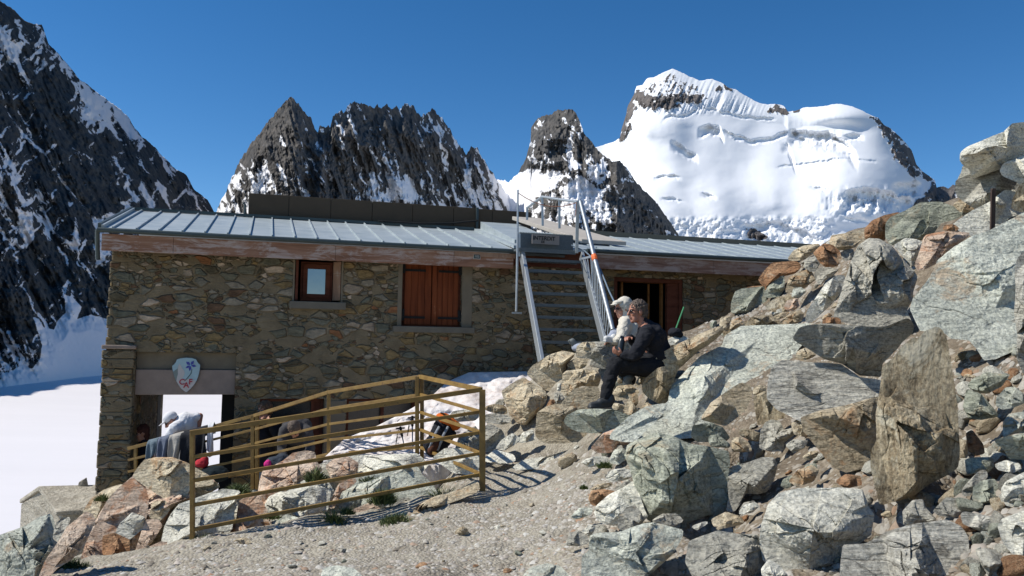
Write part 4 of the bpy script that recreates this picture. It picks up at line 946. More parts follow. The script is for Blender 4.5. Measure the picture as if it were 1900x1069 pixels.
    dep = p[:, 2]+tilt*(p[:, 1]-bot)+yaw*p[:, 0]
    V = P(px, py, D+dep)
    org = P(c[0], c[1], D+tilt*(-bot))
    Q = len(rho); idx = 1+np.arange(Q*N).reshape(Q, N)
    a = idx[:-1]; b_ = idx[1:]; a2 = np.roll(a, -1, 1); b2 = np.roll(b_, -1, 1)
    f = np.stack([a, a2, b2, b_], -1).reshape(-1, 4).tolist()
    f += [(0, idx[0][(j+1) % N], idx[0][j]) for j in range(N)] + [(Q*N+1, idx[-1][j], idx[-1][(j+1) % N]) for j in range(N)]
    me = pymesh(name, V-org, f, True, 30)
    me.update()
    bm = bmesh.new(); bm.from_mesh(me); bmesh.ops.recalc_face_normals(bm, faces=bm.faces); bm.to_mesh(me); bm.free()
    return me, org
ROCKS = []
def size_(pa): return math.sqrt(np.ptp(pa[:, 0])*np.ptp(pa[:, 1]))
def rk(z, pts, mat, label, name='boulder', D=None, th=.42, tilt=.55, seed=None, dd=0.0, amp=1.0, yaw=0.0, cuts=6, free=False, fence=False):
    ox, oy, s = ZO[z]; poly = [(ox+x/s, oy+y/s) for x, y in pts]
    k = len(ROCKS); seed = seed if seed is not None else 100+k*7
    pa = np.array(poly); cxm = pa[:, 0].mean(); ym = pa[:, 1].max()
    if D is None: D = hit(cxm, min(ym, 1120)-.12*(ym-pa[:, 1].min()))-.04
    x0_, y1_, y0_ = cxm, ym, pa[:, 1].min()
    if fence:
        free = True; m_ = y1_-.3*(y1_-y0_); poly = [(x, y+(16 if y > m_ else 0)) for x, y in poly]
        D = 7.1+(cxm-357)/535+.10+dd+.30*th*size_(pa)*7.6/F*1.13; dd = 0; tilt = min(tilt, .5)
    if not free:
        D = min(D, hit(x0_, min(y1_, 1120)-.10*(y1_-y0_))-.02)
        hm = (y1_-y0_)*D/F; dt = hit(x0_, max(y0_, 230)+.05*(y1_-y0_))
        if dt < 15.9: tilt = min(tilt, max(-.3, (dt-D-.12)/hm))
    D += dd
    size = math.sqrt(np.ptp(pa[:, 0])*np.ptp(pa[:, 1]))
    if size > 110: amp *= 1.25
    me, org = rock_mesh(name, poly, D, th, tilt, seed, amp, yaw, cuts)
    o = link(name, me, RM[mat]); o.location = Vector(org); tag(o, label, 'rock'); ROCKS.append(o); return o
R_ = rk
# skyline and upper right
R_('A', [(1000,350),(1003,295),(1052,255),(1130,225),(1210,190),(1290,160),(1345,105),(1425,95),(1500,90),(1600,120),(1600,320),(1425,325),(1290,400),(1200,430),(1085,470),(1065,410),(1020,380)], 'white', 'big pale overhanging slab topmost on the right skyline', D=8.9, th=.5, tilt=-.35, yaw=.1, free=True)
R_('A', [(968,545),(972,480),(1060,440),(1150,395),(1290,380),(1400,470),(1330,560),(1240,600),(1200,650),(1110,675),(1010,610),(975,575)], 'stripe', 'striped grey rock propping up the topmost skyline slab', D=8.95, tilt=.1, free=True)
R_('A', [(1262,415),(1290,365),(1425,318),(1640,300),(1640,560),(1425,520),(1370,490),(1280,450)], 'white', 'pale rounded slab wedged right of the striped grey skyline rock', D=8.6, tilt=.1)
R_('A', [(1400,500),(1600,460),(1600,700),(1400,690),(1340,670),(1345,610)], 'brown', 'brown sided rock at the photo edge behind the metal post', D=8.3, tilt=0)
R_('A', [(950,770),(1080,680),(1200,620),(1300,540),(1390,560),(1430,700),(1340,720),(1270,780),(1210,840),(1080,850),(1000,820)], 'white', 'long cream slab sloping down behind the metal post', D=8.5)
R_('A', [(950,640),(1010,600),(1110,650),(1080,690),(1000,690)], 'tan', 'small tan rock under the striped grey skyline rock', name='rock', D=9.3)
R_('A', [(508,860),(510,760),(545,720),(640,680),(740,625),(870,620),(1000,665),(1040,690),(980,740),(880,760),(830,830),(740,880),(640,910),(540,910)], 'green', 'broad grey green boulder on the skyline right of the rusty wedge', D=9.4)
R_('A', [(370,870),(370,800),(420,745),(500,710),(620,685),(655,680),(560,720),(515,770),(508,880),(440,870)], 'rust', 'rusty orange wedge on the skyline against the snow peak', D=9.6)
R_('A', [(140,910),(140,860),(240,830),(370,800),(375,880),(320,920),(250,940),(150,950)], 'tan', 'low tan skyline rock left of the rusty wedge', D=10.1)
R_('A', [(30,960),(60,930),(100,895),(160,905),(210,950),(220,1010),(190,1050),(110,1055),(70,1020)], 'rust', 'bright orange brown angular block below the low tan skyline rock', D=9.6)
R_('B', [(165,490),(215,330),(235,260),(290,110),(330,20),(400,-30),(470,-25),(550,20),(620,110),(700,190),(720,230),(690,330),(690,380),(650,450),(690,540),(600,560),(440,560),(300,545),(170,510)], 'grey', 'tall craggy grey boulder with folded layers mid slope on the right', D=7.9, amp=1.7)
R_('A', [(560,910),(640,860),(720,870),(760,890),(740,960),(715,1060),(680,1040),(620,980)], 'white', 'small whitish slab leaning behind the tall craggy boulder', D=8.5)
R_('A', [(760,860),(780,840),(900,815),(1070,825),(1060,850),(940,940),(900,1000),(780,1065),(720,1080),(700,1040),(740,930)], 'pink', 'pinkish brown block between the whitish slab and the huge blue slab', D=8.2)
R_('A', [(885,810),(900,775),(960,770),(1005,800),(960,820)], 'rust', 'small rust coloured stone on top of the pinkish brown block', name='rock', D=8.3)
R_('B', [(670,440),(690,370),(780,260),(830,180),(850,120),(960,30),(1080,-40),(1200,-80),(1425,-200),(1700,-260),(1700,600),(1380,710),(1240,770),(1160,780),(1110,700),(1060,645),(940,635),(870,575),(740,590)], 'blue', 'huge pale blue green slab filling the upper right slope', D=6.25, th=.28, tilt=.75, cuts=6)
R_('B', [(1360,190),(1380,100),(1425,60),(1560,60),(1620,880),(1425,880),(1375,770),(1380,600),(1360,480),(1370,300)], 'stripe', 'upright black and white banded rock cut by the right photo edge', D=5.4, th=.5, tilt=.2)
R_('E', [(1115,635),(1130,560),(1190,470),(1250,380),(1330,320),(1390,325),(1370,420),(1290,520),(1200,600),(1170,640)], 'white', 'long pale flat topped slab leaning left of the tall craggy boulder', D=8.5, yaw=.5)
R_('B', [(-110,640),(-60,560),(0,545),(110,535),(270,545),(430,560),(560,560),(660,490),(700,550),(690,600),(620,660),(590,700),(490,800),(480,890),(340,880),(220,800),(100,770),(0,705)], 'grey', 'wide layered slab with dark undercut above the crinkled grey slab', D=7.0, tilt=-.25, th=.4)
R_('C', [(399,-57),(455,-106),(504,-171),(561,-212),(590,-208),(618,-244),(691,-273),(716,-260),(748,-203),(760,-122),(780,0),(801,145),(812,400),(805,480),(760,520),(650,570),(560,640),(460,670),(380,690),(362,600),(335,490),(332,400),(365,340),(360,200),(385,60)], 'brown', 'tall upright brown slab standing on end in the right foreground', D=5.15, th=.26, tilt=.12, yaw=-.18, cuts=4, amp=1.2)
R_('S', [(1425,705),(1432,682),(1450,668),(1500,672),(1560,675),(1595,700),(1635,705),(1650,735),(1640,790),(1600,790),(1570,780),(1530,775),(1490,785),(1470,775),(1440,760),(1422,740)], 'stripe', 'crinkled light grey slab left of the upright brown slab', D=6.6, th=.35, tilt=.7, amp=1.5)
R_('S', [(1485,775),(1520,762),(1570,752),(1630,735),(1640,790),(1615,850),(1600,870),(1570,877),(1545,867),(1515,830),(1490,800)], 'tan', 'angular boulder with orange streaked top touching the upright brown slab', D=5.75, tilt=.35)
R_('S', [(1408,1000),(1412,975),(1425,935),(1445,915),(1480,906),(1560,905),(1600,908),(1612,940),(1622,955),(1617,992),(1590,1012),(1560,1040),(1500,1064),(1450,1074),(1415,1040)], 'white', 'big bright white boulder in the lower right foreground', D=4.75, th=.5, tilt=.5)
R_('C', [(185,900),(310,895),(420,830),(560,790),(740,765),(820,800),(860,860),(865,930),(890,960),(880,1160),(160,1160),(175,980)], 'stripe', 'long grey striped boulder at the bottom edge below the brown slab', D=4.3, th=.45, tilt=.6)
R_('C', [(1015,800),(1040,760),(1159,715),(1300,700),(1300,1090),(1159,1060),(1100,960),(1040,880)], 'white', 'light layered boulder in the bottom right corner', D=4.05)
R_('C', [(895,930),(960,915),(1020,940),(1060,980),(1140,1060),(1130,1120),(1000,1120),(930,1010)], 'grey', 'grey wedge at the bottom edge between the striped and corner boulders', D=4.0)
R_('C', [(815,740),(830,720),(990,750),(1010,790),(1010,860),(950,840),(830,790)], 'stripe', 'small fluted stone above the bottom corner boulder', name='rock', D=4.45)
R_('C', [(665,720),(740,645),(790,650),(870,695),(870,725),(790,760),(700,745)], 'grey', 'flat topped grey stone right below the foot of the brown slab', name='rock', D=4.75)
R_('C', [(505,720),(560,660),(615,655),(630,700),(695,770),(620,790),(510,795)], 'grey', 'knobbly grey stone directly under the foot of the brown slab', name='rock', D=4.8)
R_('C', [(880,660),(885,590),(930,555),(1000,545),(1030,590),(1040,660),(1000,675),(930,680)], 'green', 'faceted green grey stone with a dark side near the right edge', name='rock', D=4.75)
R_('C', [(820,610),(850,570),(920,500),(960,500),(965,540),(900,590),(870,640),(830,640)], 'grey', 'narrow grey stone left of the faceted green grey stone', name='rock', D=4.95)
R_('C', [(990,340),(1060,320),(1159,300),(1300,290),(1300,430),(1159,445),(1080,440),(1050,390)], 'green', 'boulder with white streaked lip and dark green underside at the right edge', D=5.0, tilt=-.2)
R_('C', [(1045,240),(1080,195),(1159,185),(1300,185),(1300,300),(1159,300),(1060,310),(1045,330)], 'blue', 'banded blue grey block just above the white streaked lip', D=5.3)
R_('C', [(1005,150),(1010,110),(1060,55),(1110,50),(1159,90),(1165,140),(1100,165),(1040,175)], 'blue', 'smooth grey blue stone in the gap near the right edge', name='rock', D=5.55)
R_('C', [(995,470),(1060,445),(1130,460),(1150,490),(1100,515),(1020,500)], 'white', 'speckled flat stone lying below the dark green underside', name='rock', D=4.95)
R_('C', [(1035,600),(1060,560),(1159,510),(1300,500),(1300,700),(1159,710),(1060,690),(1040,640)], 'white', 'pale low boulder at the right edge under the speckled flat stone', D=4.6)
R_('C', [(845,300),(880,280),(940,360),(950,410),(900,425),(860,400)], 'rust', 'reddish stone in the shade right of the upright brown slab', name='rock', D=5.3)
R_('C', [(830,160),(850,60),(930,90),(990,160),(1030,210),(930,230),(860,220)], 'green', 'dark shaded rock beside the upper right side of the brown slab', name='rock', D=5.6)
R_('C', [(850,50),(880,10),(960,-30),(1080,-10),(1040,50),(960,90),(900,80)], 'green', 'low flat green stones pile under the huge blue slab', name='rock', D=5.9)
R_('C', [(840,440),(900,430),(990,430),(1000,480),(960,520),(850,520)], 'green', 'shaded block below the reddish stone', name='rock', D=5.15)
# centre of the slope
R_('S', [(1175,820),(1180,790),(1200,775),(1240,745),(1243,720),(1270,690),(1300,660),(1340,640),(1345,622),(1375,605),(1430,603),(1500,600),(1540,603),(1500,625),(1480,650),(1465,680),(1440,735),(1400,765),(1360,790),(1330,810),(1290,812),(1250,815),(1200,830)], 'blue', 'great sloping blue grey slab in the middle of the boulder field', D=7.7, th=.2, tilt=1.35, cuts=4, amp=.9)
R_('D', [(530,350),(600,240),(700,170),(800,105),(860,120),(880,165),(840,290),(760,350),(700,395),(640,380)], 'tan', 'pale cream slab with orange tip resting on the great sloping slab', D=7.15, th=.4, yaw=.2)
R_('D', [(880,200),(960,160),(1000,190),(1060,230),(1100,290),(1090,340),(1000,370),(910,390),(895,300)], 'brown', 'brown stone with white left face beside the orange tipped slab', name='rock', D=7.0)
R_('D', [(880,140),(930,120),(970,135),(965,165),(880,195)], 'tan', 'small tan stone just above the white faced brown stone', name='rock', D=7.2)
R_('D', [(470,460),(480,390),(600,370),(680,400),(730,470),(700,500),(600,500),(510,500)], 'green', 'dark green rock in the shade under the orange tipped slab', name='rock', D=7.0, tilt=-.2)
R_('D', [(585,490),(590,455),(650,450),(740,520),(720,540),(600,530)], 'green', 'little grey green stone in front of the dark shaded green rock', name='rock', D=6.75)
R_('D', [(445,530),(475,500),(520,500),(530,530),(510,560),(470,560)], 'pink', 'single pinkish pebble sitting on the huge green boulder', name='rock', D=6.42, tilt=0)
R_('D', [(30,590),(50,520),(100,490),(250,435),(350,460),(460,510),(600,530),(720,560),(730,640),(715,750),(715,880),(690,960),(560,990),(440,1040),(360,1065),(180,1015),(130,880),(85,740),(60,650)], 'green', 'huge angular green boulder with dark right flank in the centre foreground', D=6.1, th=.62, tilt=.2, cuts=6, seed=33)
R_('D', [(700,700),(740,660),(860,630),(940,600),(1020,600),(1045,650),(1020,750),(970,830),(910,845),(830,840),(790,920),(760,965),(700,960),(720,860)], 'grey', 'cracked light grey rock immediately right of the huge green boulder', D=6.1)
R_('D', [(920,540),(930,420),(960,370),(1000,350),(1060,360),(1090,430),(1150,400),(1160,450),(1090,500),(1080,560),(1000,565)], 'grey', 'rounded light grey stone below the white faced brown stone', name='rock', D=6.75)
R_('D', [(740,560),(740,470),(800,465),(850,500),(880,560),(820,568),(780,565)], 'tan', 'small broken stone on the dirt behind the huge green boulder', name='rock', D=6.8)
R_('D', [(780,440),(800,410),(870,420),(930,440),(920,500),(860,490),(800,460)], 'brown', 'small brown rubble stone left of the rounded light grey stone', name='rock', D=6.95)
R_('D', [(1090,520),(1150,480),(1250,490),(1220,540),(1150,575)], 'grey', 'flat grey brown stone right of the rounded light grey stone', name='rock', D=6.35)
R_('D', [(1210,700),(1230,650),(1300,640),(1310,690),(1270,730),(1220,725)], 'green', 'small green grey stone on the dirt above the white boulder', name='rock', D=5.85)
R_('D', [(1060,790),(1080,745),(1130,718),(1175,740),(1160,785),(1100,810)], 'green', 'pale green stone on the dirt left above the white boulder', name='rock', D=5.75)
R_('D', [(780,960),(820,900),(890,885),(915,930),(880,965),(820,980)], 'grey', 'small grey stone at the foot of the cracked light grey rock', name='rock', D=5.85)
R_('D', [(1200,600),(1260,560),(1320,555),(1300,600),(1240,625)], 'tan', 'small tan stone on the dirt slope below the orange streaked boulder', name='rock', D=6.0)
R_('D', [(145,130),(180,70),(250,10),(330,-10),(400,-10),(370,60),(335,150),(330,240),(260,250),(190,210),(150,170)], 'brown', 'dark brown boulder with shaded face just below the seated man', D=8.35, tilt=-.1)
R_('E', [(115,890),(150,850),(250,790),(400,720),(560,655),(590,690),(500,770),(420,820),(330,900),(260,965),(170,935)], 'tan', 'long golden brown rock jutting left behind the seated man', D=8.7, tilt=0, th=.5)
R_('E', [(625,560),(630,500),(655,430),(700,410),(850,395),(855,450),(875,520),(820,560),(700,572),(640,580)], 'green', 'lichen spotted grey green boulder in front of the hut wall', D=11.2)
R_('E', [(700,410),(770,396),(870,390),(850,440),(760,440)], 'rust', 'thin reddish slab lying behind the lichen spotted boulder', name='rock', D=11.5)
R_('E', [(805,350),(850,290),(900,240),(1060,228),(1100,260),(1060,310),(980,330),(900,370),(870,400),(830,390)], 'rust', 'reddish brown block nearest the end of the hut fascia', D=11.0)
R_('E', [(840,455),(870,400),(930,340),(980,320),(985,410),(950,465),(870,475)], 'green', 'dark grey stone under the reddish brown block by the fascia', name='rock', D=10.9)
R_('E', [(1000,215),(1040,160),(1100,130),(1230,108),(1200,160),(1110,225),(1010,230)], 'tan', 'tan flat stone on top of the reddish brown block by the fascia', D=11.2)
R_('E', [(1105,270),(1120,215),(1200,180),(1220,240),(1190,300),(1150,300)], 'grey', 'grey stone pressed against the bright orange brown block', name='rock', D=10.4)
R_('E', [(985,430),(1010,340),(1080,300),(1150,280),(1195,350),(1120,405),(1040,440),(990,445)], 'tan', 'rounded grey tan boulder below the tan flat stone', D=10.3)
R_('E', [(1175,330),(1190,280),(1250,268),(1345,285),(1300,330),(1250,360),(1215,400)], 'grey', 'light grey stone under the bright orange brown block', name='rock', D=9.9)
R_('E', [(1025,470),(1040,410),(1090,400),(1130,430),(1080,475)], 'blue', 'small blue grey stone below the rounded grey tan boulder', name='rock', D=10.0)
R_('E', [(975,530),(1000,490),(1075,470),(1090,520),(1040,560),(990,555)], 'pink', 'small pink white stone on the dirt ledge', name='rock', D=9.9)
R_('E', [(915,660),(1000,590),(1080,550),(1115,575),(1100,625),(1030,655)], 'tan', 'pale wedge lying on top edge of the great sloping slab', name='rock', D=9.3)
R_('E', [(618,690),(630,620),(690,600),(722,650),(690,700),(650,715)], 'tan', 'upright tan stone left on the top edge of the great sloping slab', name='rock', D=9.6)
R_('E', [(550,655),(560,600),(640,590),(620,640),(615,695),(580,690)], 'tan', 'small yellowish stone left of the upright tan stone', name='rock', D=9.8)
R_('E', [(730,640),(760,600),(880,585),(925,620),(850,655)], 'brown', 'flat brown flagstone on the dirt ledge right of the upright tan stone', name='rock', D=9.9)
R_('E', [(880,610),(960,570),(1030,560),(990,600),(910,630)], 'tan', 'thin flagstone on the dirt ledge under the small pink white stone', name='rock', D=9.8)
R_('E', [(1050,880),(1060,830),(1120,800),(1200,850),(1150,875),(1100,890)], 'tan', 'small layered tan stone under the undercut of the wide slab', name='rock', D=7.4)
R_('E', [(1275,120),(1290,60),(1380,45),(1440,60),(1440,120),(1380,150),(1330,125)], 'tan', 'tan rounded skyline boulder where the roof line ends', D=10.6)
R_('E', [(205,760),(225,740),(290,715),(355,740),(330,770),(270,780),(215,790)], 'white', 'pale rubble stone directly behind the seated man', name='rock', D=9.6)
R_('E', [(1225,640),(1245,600),(1340,602),(1365,640),(1300,655)], 'rust', 'pair shaped rusty stone under the tall craggy boulder', name='rock', D=7.7)
R_('E', [(1340,180),(1390,150),(1440,150),(1440,220),(1380,230)], 'grey', 'small grey skyline stone right of the bright orange brown block', name='rock', D=10.0)
# lower centre foreground
R_('F', [(140,1130),(145,930),(190,900),(200,790),(270,770),(400,765),(560,710),(640,700),(760,730),(845,750),(840,800),(770,920),(650,1030),(560,1100),(500,1170),(150,1170)], 'blue', 'large smooth grey slab at the bottom edge right of the path', D=5.0, th=.32, tilt=.6, cuts=6)
R_('F', [(230,640),(240,590),(330,510),(450,450),(500,410),(540,500),(580,620),(600,660),(560,705),(400,725),(300,715),(260,690)], 'white', 'pale fluted slab against the lower left of the huge green boulder', D=5.95, tilt=.7, th=.35)
R_('F', [(390,745),(400,660),(450,600),(510,580),(560,640),(575,690),(530,735),(430,755)], 'grey', 'grey stone leaning on the pale fluted slab', name='rock', D=5.6)
R_('F', [(300,400),(350,340),(430,328),(490,340),(490,395),(430,415),(340,425)], 'white', 'round white stone left of the huge green boulder', name='rock', D=6.9)
R_('F', [(190,540),(210,480),(300,472),(395,490),(350,525),(240,590),(210,580)], 'rust', 'flat rust red stone at the edge of the path', name='rock', D=6.6)
R_('F', [(205,190),(290,90),(390,50),(520,45),(535,80),(500,130),(450,190),(330,225),(250,225)], 'pink', 'reddish fluted block under the green flagstone', D=7.7, tilt=.1)
R_('F', [(330,290),(350,235),(370,200),(440,190),(455,260),(400,305),(350,300)], 'blue', 'dark blue grey stone right of the little green plant', name='rock', D=7.35)
R_('F', [(140,290),(170,265),(250,245),(330,250),(335,300),(200,325)], 'white', 'pale flat stone left of the dark blue grey stone', name='rock', D=7.5)
R_('F', [(855,970),(880,830),(950,800),(1080,755),(1200,775),(1360,785),(1390,850),(1405,950),(1385,1040),(1320,1160),(950,1160),(900,1060)], 'grey', 'folded grey brown boulder at the bottom edge left of the white boulder', D=4.75, tilt=.5)
R_('F', [(30,860),(60,770),(130,755),(190,800),(195,845),(120,865)], 'grey', 'small grey stone beside the path above the smooth grey slab', name='rock', D=5.75)
R_('F', [(130,770),(200,715),(245,722),(225,775),(170,785)], 'white', 'small whitish chip above the smooth grey slab', name='rock', D=5.85)
R_('F', [(180,490),(250,440),(340,425),(375,440),(310,465),(220,495)], 'tan', 'low flat stone above the rust red stone', name='rock', D=6.85)
R_('F', [(360,470),(440,420),(490,415),(500,450),(420,490)], 'grey', 'low grey stone touching the pale fluted slab', name='rock', D=6.7)
R_('F', [(60,670),(130,600),(225,598),(215,645),(120,680)], 'blue', 'flat pale blue stone half buried in the path edge', name='rock', D=6.25)
R_('F', [(1375,1020),(1430,950),(1500,990),(1560,1060),(1560,1170),(1400,1170)], 'white', 'whitish stone in the gap under the white boulder', name='rock', D=4.4)
R_('F', [(1060,745),(1150,670),(1205,680),(1185,712),(1080,755)], 'tan', 'thin dark edged stone on the dirt below the cracked grey rock', name='rock', D=5.4)
R_('F', [(885,730),(1000,690),(1025,700),(940,755)], 'white', 'thin pale flake on the dirt below the dark flank', name='rock', D=5.5)
R_('F', [(1215,640),(1260,580),(1340,560),(1370,590),(1330,620),(1250,650)], 'white', 'pale pebble between the cracked grey rock and the white boulder', name='rock', D=5.55)
# rocks round the seated man
R_('G', [(485,480),(500,440),(580,400),(680,395),(800,400),(890,435),(930,450),(880,500),(780,525),(680,550),(580,540),(530,520)], 'green', 'flat green flagstone carrying the seated man\'s front shoe', D=8.2, tilt=.15, th=.45, amp=.8)
R_('G', [(100,285),(180,230),(240,200),(300,240),(380,290),(385,340),(350,400),(290,460),(250,500),(200,485),(150,430),(120,350)], 'tan', 'big tan orange boulder at the right end of the snow patch', D=10.0, tilt=.3)
R_('G', [(255,180),(290,130),(400,60),(480,35),(560,50),(550,80),(500,120),(500,200),(450,260),(420,290),(370,280),(310,230)], 'tan', 'golden tan boulder under the left stringer of the stair', D=10.5, tilt=.2)
R_('G', [(495,130),(570,80),(665,88),(640,135),(560,155)], 'tan', 'small golden stone between the stair boulder and the square block', name='rock', D=10.2)
R_('G', [(470,290),(480,180),(500,160),(600,148),(700,160),(722,200),(700,265),(600,255),(560,275),(500,325)], 'tan', 'squarish tan block left of the seated man\'s knee', D=9.3, tilt=.2)
R_('G', [(310,560),(320,420),(380,380),(470,360),(550,270),(700,255),(712,300),(690,380),(600,400),(560,450),(640,540),(640,590),(500,612),(400,612),(340,600)], 'tan', 'large rough tan grey boulder behind the green flagstone', D=8.75, tilt=.3)
R_('H', [(290,570),(300,490),(345,450),(450,445),(620,438),(720,470),(700,520),(640,575),(570,620),(540,660),(470,655),(400,640),(420,585)], 'grey', 'high grey boulder between the stair foot and the seated man', D=9.7, tilt=.3)
R_('H', [(290,560),(300,480),(345,448),(440,446),(455,475),(400,520),(350,560)], 'tan', 'yellow rimmed knob on the left of the high grey boulder', name='rock', D=9.45)
R_('G', [(-10,480),(0,430),(60,423),(150,440),(165,480),(110,495)], 'grey', 'dark grey stone at the foot of the snow patch', name='rock', D=9.9)
R_('G', [(0,405),(0,380),(60,365),(130,380),(142,430),(70,428)], 'brown', 'brown stone stacked above the dark grey stone by the snow', name='rock', D=10.1)
R_('G', [(60,360),(85,335),(120,335),(125,375),(70,380)], 'grey', 'small rounded stone topping the pile by the snow', name='rock', D=10.25)
R_('G', [(-60,650),(-40,520),(30,488),(100,520),(137,580),(90,640),(20,665)], 'grey', 'dark grey block behind the corner post of the railing', D=9.35)
R_('G', [(-200,690),(-160,560),(-60,500),(-20,560),(-50,680),(-120,720)], 'grey', 'grey boulder seen through the end rails beside the rucksack', D=9.25)
R_('G', [(-230,450),(-200,410),(-60,395),(-20,430),(-60,470),(-200,480)], 'grey', 'long low grey stone on the snow above the corner block', name='rock', D=9.9)
R_('G', [(60,645),(100,590),(170,545),(222,580),(180,622),(120,655)], 'white', 'pale flat ledge right of the dark grey corner block', name='rock', D=9.3)
R_('G', [(195,605),(230,545),(300,522),(312,590),(240,608)], 'white', 'white flat ledge under the big tan orange boulder', name='rock', D=9.35)
R_('G', [(-10,705),(60,648),(180,680),(195,720),(100,745),(0,725)], 'white', 'smooth white bedrock plate right of the railing corner', name='rock', D=9.0, tilt=1.5, th=.3)
R_('G', [(150,765),(250,708),(400,690),(545,638),(555,665),(480,725),(380,765),(200,775)], 'white', 'long white bedrock plate where the path passes the boulders', name='rock', D=8.9, tilt=1.5, th=.25)
R_('G', [(-330,700),(-250,640),(-100,640),(-10,700),(-60,760),(-200,740)], 'white', 'pale bedrock plate inside the railing corner', name='rock', tilt=1.4, th=.25, dd=.5, fence=True)
R_('G', [(428,352),(430,300),(460,292),(497,330),(480,365),(440,372)], 'grey', 'small grey stone below the squarish tan block', name='rock', D=9.25)
R_('G', [(378,382),(400,338),(432,338),(432,370),(400,392)], 'rust', 'small orange stone left of the squarish tan block', name='rock', D=9.2)
R_('G', [(443,285),(450,240),(482,233),(482,285)], 'white', 'small white stone wedged under the golden tan boulder', name='rock', D=9.6)
R_('G', [(783,388),(800,358),(870,373),(862,424),(830,432)], 'tan', 'leftmost small tan stone behind the seated man\'s shoe', name='rock', D=8.35)
R_('G', [(858,432),(870,370),(895,338),(952,400),(952,432),(900,447)], 'tan', 'pointed tan stone middle of the three behind the shoe', name='rock', D=8.3)
R_('G', [(950,405),(1000,353),(1062,390),(1040,415),(970,425)], 'tan', 'rightmost low tan stone of the three behind the shoe', name='rock', D=8.4)
R_('H', [(565,890),(620,795),(740,785),(805,850),(720,895),(620,915)], 'tan', 'tan stone with bright rim under the seated man\'s rear shoe', name='rock', D=8.8)
R_('H', [(615,765),(640,690),(700,675),(745,700),(700,745),(640,785)], 'brown', 'shaded brown stone between the seated man\'s legs', name='rock', D=9.0)
R_('H', [(755,795),(800,705),(865,702),(835,745),(780,815)], 'tan', 'narrow tan stone right of the rear shoe', name='rock', D=8.9)
R_('G', [(885,510),(920,450),(1025,415),(1000,455),(940,515)], 'green', 'low dark green stone right of the green flagstone', name='rock', D=8.1)
R_('H', [(1020,470),(1010,425),(1100,390),(1180,400),(1150,440),(1060,480)], 'tan', 'pale stones crest behind the seated man\'s back', name='rock', D=9.9)
R_('H', [(830,1069),(870,1010),(1000,960),(1060,920),(1040,1010),(930,1075)], 'blue', 'left toe of the great sloping slab', name='rock', D=7.6, tilt=1.2, th=.25)
R_('D', [(-70,480),(-60,440),(60,330),(180,260),(320,240),(300,300),(100,500),(30,500)], 'blue', 'lower left tongue of the great sloping slab', D=7.25, tilt=1.1, th=.28)
# left outcrop and rocks inside the railing
R_('I', [(670,920),(720,760),(800,580),(900,400),(1000,290),(1110,200),(1150,130),(1210,60),(1300,40),(1450,40),(1560,80),(1650,130),(1740,180),(1790,220),(1820,260),(1750,330),(1640,370),(1500,420),(1430,480),(1370,610),(1270,750),(1130,880),(1000,930),(860,970),(740,980)], 'pink', 'great tan and orange outcrop left of the railing', D=7.7, th=.5, tilt=.5, cuts=6, amp=1.8, free=True)
R_('I', [(1380,620),(1430,520),(1500,430),(1640,380),(1780,330),(1900,300),(1980,420),(1950,640),(1800,760),(1600,790),(1450,780),(1330,780)], 'white', 'pale cream rock crossed by the left railing post', th=.4, tilt=.6, fence=True)
R_('I', [(1080,910),(1130,850),(1200,810),(1350,745),(1500,755),(1620,800),(1480,850),(1250,905),(1150,945)], 'pink', 'low pink and white rock at the foot of the left post', D=7.15, free=True, th=.2, tilt=.7)
R_('I', [(-60,1130),(-60,700),(0,690),(200,620),(330,540),(430,510),(460,600),(440,720),(500,770),(440,880),(350,980),(300,1130)], 'blue', 'blue grey rock in the bottom left corner', D=7.0, th=.45, tilt=.5)
R_('I', [(290,1130),(380,900),(480,760),(560,620),(640,560),(720,490),(785,520),(805,570),(750,690),(705,790),(600,900),(420,1010),(380,1120)], 'pink', 'slanting pinkish slab between the corner rock and the great outcrop', D=7.5, th=.35, tilt=.5)
R_('I', [(690,520),(700,480),(770,380),(870,310),(1000,268),(1070,258),(960,370),(880,450),(800,580),(750,530)], 'tan', 'tan slab descending from the hut corner towards the small stone roof', D=8.6, th=.4)
R_('I', [(440,700),(450,620),(520,540),(600,540),(560,640),(500,760)], 'grey', 'grey rock just under the small stone roofed hut', name='rock', D=8.0)
R_('I', [(1580,400),(1600,290),(1700,260),(1820,240),(1850,290),(1760,340),(1650,370)], 'brown', 'brown shaded ledge under the right shoulder of the great outcrop', name='rock', D=7.85, tilt=0)
R_('J', [(385,250),(400,200),(500,150),(550,110),(620,97),(665,105),(670,150),(700,190),(690,240),(620,265),(560,295),(450,325),(400,335),(370,295)], 'pink', 'orange pink outcrop top rising behind the middle rails', amp=1.4, dd=.9, tilt=.4, fence=True)
R_('J', [(265,450),(280,350),(370,305),(425,400),(445,460),(430,545),(260,570),(190,545),(190,470)], 'pink', 'tan pink rock low inside the railing left of centre', tilt=.5, fence=True)
R_('J', [(560,380),(480,385),(480,335),(560,275),(650,255),(745,300),(730,355),(640,380)], 'white', 'bright white rock under the orange pink outcrop top', tilt=.7, dd=.45, fence=True)
R_('J', [(60,440),(100,330),(200,290),(290,300),(280,350),(200,400),(190,520),(90,540)], 'white', 'pale rock inside the railing next to the left post', tilt=.6, fence=True)
R_('J', [(715,175),(760,138),(830,128),(885,160),(870,205),(830,225),(750,215)], 'pink', 'grey pink rock beside the dark bush behind the rails', tilt=.5, dd=.9, fence=True)
R_('J', [(570,500),(640,420),(700,380),(730,320),(800,260),(900,220),(1000,185),(1090,165),(1185,178),(1210,235),(1100,285),(1000,315),(900,375),(800,425),(700,475),(600,545)], 'blue', 'long blue white bedrock rib running behind the rails', th=.32, tilt=.9, dd=.35, fence=True)
